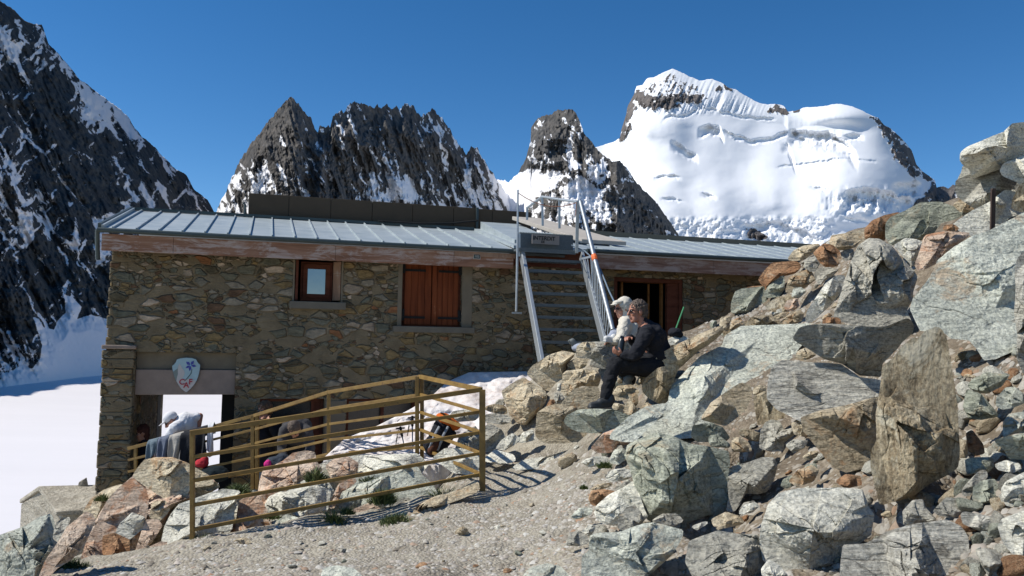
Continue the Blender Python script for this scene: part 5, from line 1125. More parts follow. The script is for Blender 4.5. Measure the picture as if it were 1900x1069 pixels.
R_('J', [(725,340),(780,270),(860,228),(885,262),(800,305),(760,355)], 'pink', 'pink block lying on the blue white bedrock rib', name='rock', dd=.15, fence=True)
R_('J', [(635,500),(720,440),(850,395),(950,355),(1005,400),(950,465),(830,505),(680,525)], 'pink', 'low salmon pink bedrock above the path edge', name='rock', tilt=.9, th=.3, fence=True)
R_('J', [(915,475),(950,430),(1050,360),(1130,328),(1155,340),(1080,405),(1000,465)], 'grey', 'tan grey bedrock strip right of the salmon pink bedrock', name='rock', tilt=.9, th=.3, fence=True)
R_('J', [(425,520),(440,460),(520,418),(595,440),(570,505),(490,525)], 'blue', 'rounded blue grey stone above the bottom rail', name='rock', fence=True)
R_('J', [(280,540),(360,460),(430,455),(445,510),(390,555),(290,565)], 'rust', 'rusty brown rock above the bottom rail left', name='rock', fence=True)
R_('J', [(410,565),(430,520),(540,518),(575,542),(480,575)], 'pink', 'small pink stone lying below the bottom rail', name='rock', fence=True)
R_('J', [(240,580),(260,545),(320,535),(350,560),(300,585)], 'tan', 'small cream stone near the left post foot', name='rock', D=7.15)
R_('J', [(690,730),(705,690),(770,675),(860,690),(910,735),(850,760),(730,765)], 'blue', 'flat pale slab buried in the path at the bottom edge', name='rock', D=5.3, tilt=1.6, th=.2)
R_('J', [(1700,740),(1740,690),(1830,665),(1900,680),(1960,740),(1850,770)], 'blue', 'pale slab half buried in the path centre bottom edge', name='rock', D=5.35, tilt=1.6, th=.25)
R_('J', [(1365,505),(1405,478),(1430,490),(1445,525),(1400,540),(1375,530)], 'tan', 'lone brown stone standing on the path', name='rock', D=6.85, tilt=0, th=.7)
R_('J', [(1515,500),(1590,470),(1625,490),(1560,510)], 'white', 'white chip right of the lone brown stone', name='rock', D=6.9)
R_('J', [(-30,500),(0,380),(60,340),(60,560),(0,570)], 'white', 'narrow cream rock directly left of the left post', D=7.5, free=True)
R_('J', [(1140,430),(1170,380),(1260,330),(1400,290),(1480,240),(1500,300),(1380,350),(1230,400)], 'tan', 'gravelly tan bank under the bottom rail near the corner post', name='rock', D=8.1, tilt=1.2, th=.25)

R_('J', [(60,560),(40,470),(120,400),(250,300),(370,300),(400,420),(440,560),(260,590),(120,575)], 'white', 'broad cream bedrock face filling the rails next to the left post', tilt=.6, th=.3, dd=.3, amp=1.5, fence=True)
R_('J', [(400,560),(380,440),(430,330),(560,270),(700,200),(760,300),(720,420),(640,500),(560,560),(480,575)], 'white', 'central white and pink bedrock face behind the lower rails', tilt=.6, th=.3, dd=.45, amp=1.5, fence=True)
R_('J', [(560,560),(640,440),(800,300),(1000,230),(1180,200),(1250,260),(1300,330),(1150,400),(1000,460),(800,520),(650,555)], 'blue', 'long pale bedrock face climbing to the railing corner', tilt=.7, th=.25, dd=.3, amp=1.5, fence=True)
R_('J', [(620,240),(660,180),(740,140),(860,120),(1000,120),(1180,110),(1240,170),(1180,230),(1000,230),(800,260),(700,290)], 'white', 'flat white bedrock sill along the foot of the snow patch', tilt=.7, th=.25, dd=.9, fence=True)

for pts, mt, lb, D_, t_ in (
 ([(1110,200),(1150,130),(1210,60),(1300,38),(1450,38),(1560,80),(1650,130),(1740,180),(1790,220),(1800,270),(1600,300),(1560,380),(1400,400),(1290,330),(1200,270)], 'tan', 'pale domed crown of the great outcrop below the hanging clothes', 7.75, .3),
 ([(820,560),(900,400),(1000,290),(1110,210),(1220,280),(1250,400),(1230,550),(1100,660),(1000,640),(960,740),(860,720)], 'pink', 'orange fractured block on the upper left of the great outcrop', 7.62, .28),
 ([(665,920),(720,760),(820,580),(885,700),(875,860),(770,985)], 'pink', 'pinkish toe at the lower left of the great outcrop', 7.4, .28),
 ([(860,900),(860,700),(960,670),(1085,730),(1095,850),(1000,925),(900,945)], 'rust', 'rusty hollowed block low in the middle of the great outcrop', 7.4, .3),
 ([(1120,870),(1220,560),(1330,560),(1365,610),(1280,750),(1190,840)], 'pink', 'upright pink flake low on the right of the great outcrop', 7.42, .3),
 ([(1250,545),(1280,410),(1390,400),(1430,470),(1400,520),(1340,575)], 'tan', 'small orange knob in the centre of the great outcrop', 7.55, .35),
 ([(960,700),(1000,600),(1110,500),(1220,540),(1200,640),(1090,730)], 'white', 'white veined block in the heart of the great outcrop', 7.5, .3)):
    R_('I', pts, mt, lb, name='rock', D=D_, th=t_, tilt=.4, free=True, amp=1.4)

R_('I', [(1250,560),(1330,470),(1480,400),(1640,380),(1640,620),(1500,760),(1300,820),(1180,800)], 'tan', 'shadowed tan rock filling the cleft between great outcrop and cream rock', D=8.0, th=.3, tilt=.3, free=True)
R_('A', [(1010,700),(1120,600),(1300,480),(1640,430),(1640,900),(1100,880)], 'grey', 'grey rock mass behind the metal stake and cream slab', D=9.3, th=.25, tilt=.2, free=True)
R_('E', [(560,700),(640,640),(760,620),(900,610),(1010,640),(900,680),(700,730),(600,740)], 'brown', 'low brown rubble ledge along the top of the great sloping slab', name='rock', D=9.9, th=.3)
R_('E', [(850,520),(930,470),(1010,450),(1120,440),(1180,470),(1100,540),(960,570),(870,560)], 'brown', 'brownish flagstone layer under the reddish brown block', name='rock', D=10.5, th=.3, tilt=1.2)
R_('D', [(1150,180),(1220,130),(1330,90),(1420,110),(1400,220),(1280,260),(1180,270)], 'brown', 'brown shaded rock between crinkled slab and orange streaked boulder', name='rock', D=6.9, th=.3)
R_('D', [(1130,380),(1180,340),(1250,350),(1290,420),(1230,470),(1150,450)], 'tan', 'tan block wedged under the left tip of the orange streaked boulder', name='rock', D=6.6)
R_('C', [(-110,560),(-60,500),(20,470),(60,500),(30,560),(-60,590)], 'tan', 'flat tan stone on the dirt just above the big bright white boulder', name='rock', D=5.35)
R_('C', [(140,560),(200,520),(280,530),(290,580),(200,600)], 'rust', 'small rusty flat stone left of the foot of the brown slab', name='rock', D=5.3)
R_('D', [(600,1010),(700,960),(800,990),(830,1040),(700,1069),(620,1060)], 'tan', 'tan rubble stone on the dirt between green boulder and folded boulder', name='rock', D=5.6)
R_('F', [(620,690),(700,640),(800,640),(850,690),(780,730),(680,730)], 'grey', 'grey plate in the shadow under the dark flank of the huge green boulder', name='rock', D=5.75)

R_('A', [(1022,360),(1100,430),(1250,420),(1420,400),(1420,540),(1000,540),(982,480),(1012,420)], 'white', 'pale rock filling the neck between topmost slab and striped rock', name='rock', D=9.15, th=.25, tilt=.1, free=True)
# ---------- small loose stones: prototypes built once, then copied
def small_rock(seed, flat=.6, n=22):
    rs = np.random.RandomState(seed); m = n//2
    th = np.linspace(0, 2*math.pi, n, endpoint=False); ph = np.linspace(0, math.pi, m+1)[1:-1][:, None]
    p = np.stack([np.sin(ph)*np.cos(th), np.sin(ph)*np.sin(th), np.cos(ph)*np.ones((1, n))], -1).reshape(-1, 3)
    p = np.concatenate([p, [[0, 0, 1], [0, 0, -1]]])
    for k in range(11):
        nn = rs.normal(size=3); nn /= np.linalg.norm(nn); c = rs.uniform(.45, .8); e = np.maximum(0, p@nn-c); p = p-e[:, None]*nn
    p = p*(1+.12*fbm(p*1.8+seed, 3, seed))[:, None]; p *= np.array([1, rs.uniform(.6, .9), flat*rs.uniform(.7, 1.1)])
    a = np.arange((m-1)*n).reshape(m-1, n); f = np.stack([a[:-1], a[1:], np.roll(a[1:], -1, 1), np.roll(a[:-1], -1, 1)], -1).reshape(-1, 4).tolist()
    q = (m-1)*n; f += [(q, j, (j+1) % n) for j in range(n)]+[(q+1, a[-1][(j+1) % n], a[-1][j]) for j in range(n)]
    return pymesh('rock', p*.5, f, True, 28)
PROT = {}
for k, mt in enumerate(('grey', 'green', 'white', 'tan', 'rust', 'grey', 'tan', 'blue')):
    me = small_rock(500+k); me.materials.append(RM[mt]); PROT[k] = me
def hp(x, y):
    return float(hgt(np.array(x), np.array(y)))
def slope_quat(x, y, rz, rng):
    e = .08; dx = (hp(x+e, y)-hp(x-e, y))/(2*e); dy = (hp(x, y+e)-hp(x, y-e))/(2*e)
    n = Vector((-dx, -dy, 1)).normalized(); q = n.to_track_quat('Z', 'Y'); q.rotate(Matrix.Identity(3)); return (q.to_matrix() @ Matrix.Rotation(rz, 3, 'Z') @ Matrix.Rotation(rng.uniform(-.3, .3), 3, 'X')).to_euler()
rng = random.Random(77)
boxes = [(1100,1180,700,900,.16), (1100,900,1560,1069,.13), (1180,560,1500,1069,.14), (1450,800,1900,1069,.13), (1300,440,1620,640,.17), (1600,640,1900,900,.15), (950,780,1180,960,.10)]
cand = []; tries = 0
while len(cand) < 330 and tries < 5000:
    tries += 1
    bx = rng.choice([(1180,700,1900,1069), (1300,440,1640,640), (1600,640,1900,900), (1100,860,1500,1069), (1040,700,1280,900), (1780,640,1900,1069), (1480,860,1900,1069)])
    px_, py_ = rng.uniform(bx[0], bx[2]), rng.uniform(bx[1], bx[3]); D_ = hit(px_, py_)
    if D_ > 12 or D_ < 3: continue
    cand.append((px_, py_, D_, (rng.random()**1.6*.17+.06)*(D_/6.5)**.3, 0))
k = 0
while k < 50:
    px_, py_ = rng.uniform(180, 1090), rng.uniform(880, 1069)
    if py_ < 1005-(px_-357)*.19+6 and px_ < 890: continue
    cand.append((px_, py_, hit(px_, py_), rng.random()**2*.07+.03, 1)); k += 1
cand.sort(key=lambda c: -c[3]/c[2])
bulk = []
for i, (px_, py_, D_, sz, on) in enumerate(cand):
    q = P(px_, py_, D_); e_ = slope_quat(q[0], q[1], rng.uniform(0, 6.28), rng); k = rng.randrange(8)
    loc = Vector((q[0], q[1], hp(q[0], q[1])+sz*(.14 if on else .16))); scl = (sz, sz, sz*.8 if on else sz)
    if i < 165:
        o = bpy.data.objects.new('rock', PROT[k]); COL.objects.link(o); o.location = loc; o.rotation_euler = e_; o.scale = scl
        if on: tag(o, 'small stone lying loose on the gravel path', 'rock', 'small stones on the path')
        else: tag(o, 'small loose stone lying on the dirt between the boulders', 'rock', 'small loose stones between the boulders')
    else: bulk.append((k, Matrix.LocRotScale(loc, e_, Vector(scl))))
k = 0
while k < 150:      # the slope goes on to the right of the view
    px_, py_ = rng.uniform(1990, 3000), rng.uniform(300, 1250); D_ = hit(px_, py_)
    if D_ > 12 or D_ < 2.7: k += 1; continue
    q = P(px_, py_, D_); sz = .16+.5*rng.random()**1.5; k += 1
    bulk.append((rng.choice([0, 1, 2, 3, 5, 7, 7]), Matrix.LocRotScale(Vector((q[0]+.1, q[1], hp(q[0], q[1])+sz*.15)), slope_quat(q[0], q[1], rng.uniform(0, 6.28), rng), Vector((sz, sz, sz)))))
bm = bmesh.new(); order = ['grey', 'green', 'white', 'tan', 'rust', 'grey', 'tan', 'blue']
for k, mx in bulk:
    n0 = len(bm.verts); f0_ = len(bm.faces); t_ = PROT[k].copy(); t_.transform(mx); bm.from_mesh(t_); bm.faces.ensure_lookup_table()
    for f in bm.faces[f0_:]: f.material_index = k
    bpy.data.meshes.remove(t_)
me = bpy.data.meshes.new('rubble'); bm.to_mesh(me); bm.free(); me.transform(Matrix.Translation((-2.5, -6, .5)))
o = link('rubble', me, [RM[m_] for m_ in order]); o.location = (2.5, 6, -.5); tag(o, kind='stuff')
# gravel: countless chips as one object
def gravel(name, N, region, smin, smax, seed, mat):
    rs = np.random.RandomState(seed)
    px_ = rs.uniform(region[0], region[2], N*3); py_ = rs.uniform(region[1], region[3], N*3)
    # march the sight lines coarsely on a table, then work in plan
    gx_ = np.linspace(region[0], region[2], 40); gy_ = np.linspace(region[1], region[3], 24)
    T_ = np.array([[hit(a, c) for a in gx_] for c in gy_])
    fx = (px_-region[0])/(region[2]-region[0])*39; fy = (py_-region[1])/(region[3]-region[1])*23
    ix = np.clip(fx.astype(int), 0, 38); iy = np.clip(fy.astype(int), 0, 22); u, v = fx-ix, fy-iy
    D_ = T_[iy, ix]*(1-u)*(1-v)+T_[iy, ix+1]*u*(1-v)+T_[iy+1, ix]*(1-u)*v+T_[iy+1, ix+1]*u*v
    q = P(px_, py_, D_); keep = (D_ < 12); q = q[keep][:N]; n = len(q)
    z = hgt(q[:, 0], q[:, 1]); base = np.array([[1,0,0],[.3,.9,0],[-.8,.6,0],[-.8,-.5,0],[.2,-.9,0],[.35,.2,.6],[-.4,-.05,.55],[.1,-.4,.5]], float)
    fc = [(0,1,5),(1,2,5),(2,6,5),(2,3,6),(3,7,6),(3,4,7),(4,0,7),(0,5,7),(5,6,7)]
    s = smin+(smax-smin)*rs.random_sample(n)**3; a = rs.uniform(0, 6.28, n)
    b_ = base[None]*(1+rs.uniform(-.35, .35, (n, 8, 3))); x = b_[..., 0]*np.cos(a)[:, None]-b_[..., 1]*np.sin(a)[:, None]; y = b_[..., 0]*np.sin(a)[:, None]+b_[..., 1]*np.cos(a)[:, None]
    e = .1; dzx = (hgt0(q[:, 0]+e, q[:, 1])-hgt0(q[:, 0]-e, q[:, 1]))/(2*e); dzy = (hgt0(q[:, 0], q[:, 1]+e)-hgt0(q[:, 0], q[:, 1]-e))/(2*e)
    X_ = x*s[:, None]; Y_ = y*s[:, None]; Z_ = b_[..., 2]*s[:, None]*.8+dzx[:, None]*X_+dzy[:, None]*Y_-.002
    V = np.stack([q[:, 0:1]+X_, q[:, 1:2]+Y_, z[:, None]+Z_], -1).reshape(-1, 3)
    f = (np.array(fc)[None]+np.arange(n)[:, None, None]*8).reshape(-1, 3)
    o = link(name, pymesh(name, V, f, False), mat); a_ = o.data.attributes.new('tone', 'FLOAT', 'POINT'); a_.data.foreach_set('value', np.repeat(rs.random_sample(n), 8).astype(np.float32)); tag(o, kind='stuff'); return o
def gravel_mat(name, k):
    m, nt, b = new_mat(name); tn = nd(nt, 'ShaderNodeAttribute', attribute_name='tone').outputs['Fac']
    c = ramp(nt, tn, [(p, [x*k*w_ for x, w_ in zip(q, (1.0, .98, .95) if k < .9 else (1, 1, 1))]) for p, q in [(0, (.20, .17, .13)), (.2, (.34, .30, .25)), (.45, (.46, .43, .37)), (.7, (.38, .35, .31)), (.85, (.55, .53, .48)), (.95, (.33, .20, .12)), (1, (.5, .48, .42))]])
    c = mixc(nt, .6, c, ramp(nt, noise(nt, geo(nt), 60, 4, .7), [(.3, (.7, .7, .7)), (.7, (1.25, 1.25, 1.25))]), 'MULTIPLY')
    nt.links.new(c, b.inputs['Base Color']); b.inputs['Roughness'].default_value = .9; return m
m_gv = gravel_mat('gravel_chips', .92); m_gvd = gravel_mat('brown_rubble', .72)
gravel('gravel', 9000, (60, 840, 1160, 1075), .004, .022, 3, m_gv)
gravel('gravel', 2600, (60, 840, 1160, 1075), .010, .040, 13, m_gv)
gravel('gravel', 7000, (1050, 560, 1900, 1075), .006, .035, 4, m_gvd)
gravel('gravel', 2500, (1250, 430, 1700, 660), .01, .05, 6, m_gvd)
gravel('gravel', 2600, (1090, 560, 1900, 1075), .012, .055, 24, m_gvd)
gravel('gravel', 700, (1250, 430, 1700, 660), .02, .07, 26, m_gvd)
# ---------- yellow steel railing round the outcrop
m_yel, nt, b = new_mat('ochre_painted_steel')
n = noise(nt, geo(nt), 9, 5, .65)
c = ramp(nt, n, [(.3, (.15, .085, .018)), (.5, (.23, .135, .03)), (.7, (.29, .18, .045))])
c = mixc(nt, ramp(nt, noise(nt, geo(nt), 14, 5, .7), [(.62, (0, 0, 0)), (.68, (1, 1, 1))]), c, (.09, .045, .02))
nt.links.new(c, b.inputs['Base Color']); b.inputs['Roughness'].default_value = .55
rail = empty('railing', PV(890, 905, 8.1)); tag(rail, 'long ochre steel railing of five bars bending round the outcrop and down to the doorway', 'railing')
RI = Matrix.Translation(rail.location).inverted()
def rp(mb, name, parent=rail, **k):
    o = mb.build(name, m_yel, parent, **k); o.matrix_parent_inverse = RI; return o
ST = {'a': (357, 7.1, [803, 848, 892, 937.5, 983], 1010), 'b': (892, 8.1, [723, 764, 802, 841, 880], 908), 'c': (780, 9.6, [699, 732, 765, 797.5, 830], 858),
      'd': (610, 10.3, [728, 758.5, 787, 816.5, 842], 868), 'e': (472, 10.9, [771.5, 797, 823, 849, 876], 900), 'f': (238, 11.2, [832.5, 854, 875.5, 897, 918], 940)}
def run(p, q, ext=0.0, topw=.055):
    x0, d0, y0, _ = ST[p]; x1, d1, y1, _ = ST[q]
    for i in range(5):
        a, c = PV(x0, y0[i], d0), PV(x1, y1[i], d1)
        mb = MB(); h = .045 if i == 0 else .032; mb.bar(a-(c-a).normalized()*ext, c, .045 if i == 0 else .028, h)
        rp(mb, 'bar', bevel=.003)
run('a', 'b', .02); run('b', 'c'); run('c', 'd'); run('d', 'e'); run('e', 'f')
def post(key, w=.045, dx=0, dd=0, top=0):
    x, d, ys, foot = ST[key]; mb = MB(); mb.bar(PV(x+dx, ys[0]-top, d+dd), PV(x+dx, foot+8, d+dd), w, w, up=(0, 1, 0)); rp(mb, 'post', bevel=.003)
post('a', .036); post('b', .06, 3); post('c', .045, -6); post('c', .045, 3, .05); post('d', .04); post('e', .045, -3); post('e', .045, 5)
mb = MB(); t = (247-238)/(472-238); mb.bar(PV(252, 829, 11.19), PV(252, 930, 11.19), .04, .04, up=(0, 1, 0)); rp(mb, 'post', bevel=.003)
mb = MB(); mb.bar(PV(350, 803, 11.05), PV(350, 930, 11.05), .04, .04, up=(0, 1, 0)); rp(mb, 'post', bevel=.003)

# ---------- snow patch banked against the wall
m_sn, nt, b = new_mat('old_snow')
g = geo(nt); n = noise(nt, g, 2.2, 6, .7); n2 = noise(nt, g, 14, 5, .7)
c = ramp(nt, mathn(nt, 'ADD', mathn(nt, 'MULTIPLY', n, .6), mathn(nt, 'MULTIPLY', n2, .4)), [(.36, (.50, .41, .36)), (.47, (.68, .62, .59)), (.6, (.78, .75, .74))])
nt.links.new(c, b.inputs['Base Color']); b.inputs['Roughness'].default_value = .7; b.inputs['Subsurface Weight'].default_value = 0.0
bump(nt, n2, b, .5, .03)
px_ = np.linspace(600, 1030, 150); tt = np.linspace(0, 1, 70)[:, None]
yt = np.interp(px_, [600, 640, 700, 760, 800, 830, 870, 975, 1030], [850, 814, 790, 760, 736, 708, 691, 689, 704]); yb = np.interp(px_, [600, 640, 780, 880, 905, 940, 1030], [856, 862, 864, 862, 830, 800, 760])
PY = yt[None]+(yb-yt)[None]*tt; PX = np.broadcast_to(px_[None], PY.shape)
Dd = np.interp(PY, [685, 720, 760, 865], [12.75, 12.1, 11.2, 9.75])
Dd = Dd+.13*fbm(st3(PX/30, PY/14), 4, 201)*np.clip(tt*8, 0, 1)+.05*fbm(st3(PX/8, PY/5), 3, 203)
V = P(PX, PY, Dd); top = V[0].copy(); top[:, 1] += .25; top[:, 2] -= .12; top2 = top.copy(); top2[:, 2] -= 1.2; bt = V[-1].copy(); bt[:, 2] -= .3; bt[:, 1] += .1
V = np.concatenate([top2[None], top[None], V, bt[None]], 0)
o = link('snow', pymesh('snow', V.reshape(-1, 3), grid_faces(V.shape[0], V.shape[1], True)), m_sn); tag(o, kind='structure')

# ---------- stone roofed outhouse at the lower left
m_srf = rock_mat('grey_roof_slabs', (.20, .18, .155), (.36, .33, .29), (.46, .43, .39), (.28, .24, .19), .6)
oh = empty('stone_outhouse', PV(80, 985, 12.8)); tag(oh, 'little stone outhouse with slab roof below the left corner of the hut', 'outhouse')
OI = Matrix.Translation(oh.location).inverted()
def opart(mb, name, mat, **k):
    o = mb.build(name, mat, oh, **k); o.matrix_parent_inverse = OI; return o
A, A2 = PV(71, 910, 13.3), PV(185, 907, 13.6); Rr, R2_ = PV(104, 958, 12.5), PV(215, 952, 12.8); Lf, L2 = PV(36, 934, 14.1), PV(150, 930, 14.4)
up = Vector((0, 0, .07))
mb = MB(); mb.hexa([Rr, R2_, A2, A, Rr+up, R2_+up, A2+up, A+up]); opart(mb, 'roof', m_srf, bevel=.012)
mb = MB(); mb.hexa([A, A2, L2, Lf, A+up, A2+up, L2+up, Lf+up]); opart(mb, 'roof', m_srf, bevel=.012)
ins = Vector((.07, 0, 0)); dnv = Vector((0, 0, -1.6))
g1, g2, g3 = Rr+ins+Vector((0, .06, 0)), A+ins, Lf+ins-Vector((0, .06, 0)); h1, h3, h2 = R2_-ins+Vector((0, .06, 0)), L2-ins, A2-ins
mb = MB(); mb.add([g1, g2, g3, g3+dnv, g1+dnv, h1, h2, h3, h3+dnv, h1+dnv], [(0, 1, 2, 3, 4), (9, 8, 7, 6, 5), (0, 4, 9, 5), (2, 7, 8, 3)]); opart(mb, 'wall', m_srf)
sr = small_rock(905, 2.2); sr.materials.append(m_srf); o = bpy.data.objects.new('ridge_stone', sr); COL.objects.link(o); o.parent = oh; o.matrix_parent_inverse = OI; o.location = PV(156, 897, 13.5); o.scale = (.17, .17, .15); o.rotation_euler = (0, .1, .3)

# ---------- iron stake, green pole
mb = MB(); mb.bar(PV(1843, 350, 7.9), PV(1841, 440, 7.9), .035, .035, up=(0, 1, 0)); mb.bar(PV(1840.5, 352, 7.88), PV(1838.5, 438, 7.88), .012, .012, up=(0, 1, 0))
tag(mb.build('iron_stake', plain('rusty_iron', (.07, .045, .035), .8, .2, .3, 20), bevel=.002), 'dark rusty iron stake standing on the skyline rocks', 'stake')
mb = MB(); mb.tube([PV(1269, 570, 12.2), PV(1250, 622, 12.0)], .013, 8); tag(mb.build('green_pole', plain('green_plastic', (.04, .22, .09), .5), smooth=True), 'thin green pole leaning in the main doorway', 'pole')

# ---------- grass
m_gs, nt, b = new_mat('alpine_grass')
n = noise(nt, geo(nt), 8, 3); nt.links.new(ramp(nt, n, [(.3, (.035, .055, .012)), (.55, (.08, .11, .025)), (.75, (.17, .16, .06))]), b.inputs['Base Color']); b.inputs['Roughness'].default_value = .7
def tuft(px, py, wpx, hpx, label, D=None, n=260, seed=1, name='grass_tuft', mat=None):
    rs = np.random.RandomState(seed); D = (D or hit(px, py)-.05); mpp = D/F; c = PV(px, py, D); v = []; f = []
    for i in range(n):
        x = float(np.clip(rs.normal(), -1.7, 1.7))*wpx*.27*mpp; y = rs.normal()*wpx*.16*mpp; hh = hpx*mpp*rs.uniform(.45, 1.1)*math.exp(-(x/(wpx*.5*mpp))**2)
        lean = Vector((rs.normal()*.45+x/(wpx*mpp)*1.2, rs.normal()*.45, 1)).normalized(); a = rs.uniform(0, 3.14); w_ = .0035*D/8*rs.uniform(.8, 1.8)
        s = Vector((math.cos(a)*w_, math.sin(a)*w_, 0)); p = Vector((x, y, -.05*abs(y)-.02)); mid = p+lean*hh*.55; tip = p+lean*hh+Vector((lean.x, lean.y, -.35))*hh*.35
        k = len(v); v += [p-s, p+s, mid+s*.8, mid-s*.8, tip]; f += [(k, k+1, k+2, k+3), (k+3, k+2, k+4)]
    o = link(name, pymesh(name, v, f, False), mat or m_gs); o.location = c; tag(o, label, 'grass'); return o
for i, (x, y, w_, h_, lb_, D_) in enumerate([
    (442, 912, 44, 22, 'bright green grass tuft behind the second rail near the middle post', 7.9), (380, 1010, 46, 26, 'grass tuft at the foot of the left railing post', 7.05),
    (822, 935, 60, 42, 'widest dry grass tuft below the railing near the corner post', 7.9), (737, 968, 60, 24, 'low grass tuft at the path edge below the bottom rail', 7.35),
    (710, 930, 44, 34, 'spiky grass tuft on bedrock under the middle of the bottom rail', 7.8), (618, 970, 40, 34, 'bushy grass clump in a cleft under the bottom rail', 7.4),
    (585, 890, 34, 34, 'dark grass clump between outcrop top and rails', 8.3), (690, 888, 44, 12, 'thin grass strip on the bedrock behind the third rail', 8.6),
    (1122, 864, 24, 16, 'little bright green plant beside the dark blue grey stone', 7.3), (1083, 903, 14, 9, 'tiny yellow green sprig on the path edge', 6.9),
    (128, 1052, 64, 24, 'mossy green grass between the pink slab and the great outcrop', 6.7), (40, 1050, 36, 20, 'grass on the bottom left corner rock', 6.5), (88, 1015, 26, 20, 'dark grass in a cleft of the corner rock', 6.85),
    (585, 1000, 60, 12, 'sparse grass fringe along the path edge left of centre', 7.15), (505, 958, 30, 14, 'small grass patch under the low pink rocks', 7.55), (190, 925, 24, 14, 'short grass on the tan slab beside the hut corner', 8.2), (645, 950, 24, 16, 'single grass tussock right of the bushy clump', 7.5)]):
    tuft(x, y, w_, h_*1.1, lb_, D_, 520 if w_ > 40 else 280, 300+i)
# ---------- people and their things
def cloth_mat(name, col, var=.2, rough=.9, sc=6):
    m, nt, b = new_mat(name); v = objc(nt)
    n = noise(nt, v, sc, 5, .6); nt.links.new(mixc(nt, n, [x*(1-var) for x in col], [min(1, x*(1+var)) for x in col]), b.inputs['Base Color'])
    b.inputs['Roughness'].default_value = rough; b.inputs['Specular IOR Level'].default_value = .2
    bump(nt, noise(nt, mapping(nt, v, (1, 1, 1.7)), 13, 3, .5, 1.5), b, .6, .02); return m
m_skin = plain('skin', (.42, .21, .14), .55, 0, .12, 14); m_skin2 = plain('sunburnt_skin', (.38, .17, .11), .55, 0, .12, 14)
m_blk = cloth_mat('black_fleece', (.016, .017, .022), .35); m_blk2 = cloth_mat('black_trousers', (.016, .017, .02)); m_cream = cloth_mat('cream_jacket', (.58, .54, .46), .1)
m_shoe = plain('dark_leather', (.035, .037, .038), .6); m_gshoe = plain('grey_shoe', (.11, .125, .125), .7); m_wht = cloth_mat('white_cotton', (.66, .66, .68), .06); m_wshoe = plain('white_shoe', (.6, .6, .58), .6)
m_hairg = plain('grey_brown_hair', (.10, .075, .06), .8, 0, .5, 60, .004); m_hairb = plain('brown_curly_hair', (.10, .055, .03), .8, 0, .5, 50, .006); m_hairr = plain('dark_red_hair', (.07, .02, .012), .8, 0, .4, 40)
m_lens = plain('dark_lens', (.01, .01, .012), .15); m_dgrey = cloth_mat('dark_grey_sweater', (.06, .06, .065)); m_jean = cloth_mat('blue_jeans', (.09, .12, .16)); m_navy = cloth_mat('navy_trousers', (.03, .04, .055))
def remesh(o, vox, sm_=3):
    r = o.modifiers.new('remesh', 'REMESH'); r.mode = 'VOXEL'; r.voxel_size = vox; r.use_smooth_shade = True
    s = o.modifiers.new('smooth', 'SMOOTH'); s.iterations = sm_; s.factor = .5; return o
def noisy(o, strength, size):
    t = bpy.data.textures.new('n', 'CLOUDS'); t.noise_scale = size; d = o.modifiers.new('folds', 'DISPLACE'); d.texture = t; d.strength = strength; d.mid_level = .5; d.texture_coords = 'GLOBAL'; return o
class Fr:      # oriented frame for heads
    def __init__(s, c, fwd, up=(0, 0, 1), k=1.0):
        s.c = Vector(c); s.f = Vector(fwd).normalized(); u = Vector(up); s.l = u.cross(s.f).normalized(); s.u = s.f.cross(s.l).normalized(); s.k = k
        s.R = Matrix((s.f, s.l, s.u)).transposed()
    def p(s, a, b, c): return s.c+(s.f*a+s.l*b+s.u*c)*s.k
    def e(s, mb, pos, r): mb.ell(s.p(*pos), [q*s.k for q in r], s.R)
def head(mb, F_):
    e = F_.e; e(mb, (-.005, 0, .035), (.095, .074, .088)); e(mb, (.028, 0, -.035), (.062, .057, .078)); e(mb, (.060, 0, -.098), (.024, .026, .020)); e(mb, (.040, .035, -.07), (.035, .02, .04)); e(mb, (.040, -.035, -.07), (.035, .02, .04))
    mb.cap(F_.p(.090, 0, .018), F_.p(.110, 0, -.026), .010*F_.k, .0145*F_.k); e(mb, (.078, 0, .032), (.016, .052, .011)); e(mb, (.086, 0, -.054), (.012, .024, .007)); e(mb, (.084, 0, -.066), (.011, .021, .007))
    for s in (-1, 1): e(mb, (-.002, .077*s, -.004), (.020, .010, .034)); e(mb, (.062, .042*s, -.02), (.026, .02, .022))
def hair(mb, F_, full=1.0, long_=0.0):
    e = F_.e; e(mb, (-.016, 0, .050), (.100*full, .083*full, .086*full)); e(mb, (-.055, 0, .0), (.058*full, .074*full, .085+long_)); 
    for s in (-1, 1): e(mb, (-.012, .062*s, .03), (.045, .022, .055))
def glasses(mb, F_):
    for s in (-1, 1):
        F_.e(mb, (.092, .032*s, .008), (.008, .027, .018)); mb.cap(F_.p(.085, .058*s, .012), F_.p(-.005, .080*s, .008), .0035, .0035, 6)
    mb.cap(F_.p(.098, .01, .012), F_.p(.098, -.01, .012), .003, .003, 6)
def eyes(mb, F_):
    for s in (-1, 1): F_.e(mb, (.078, .031*s, .008), (.013, .013, .012))
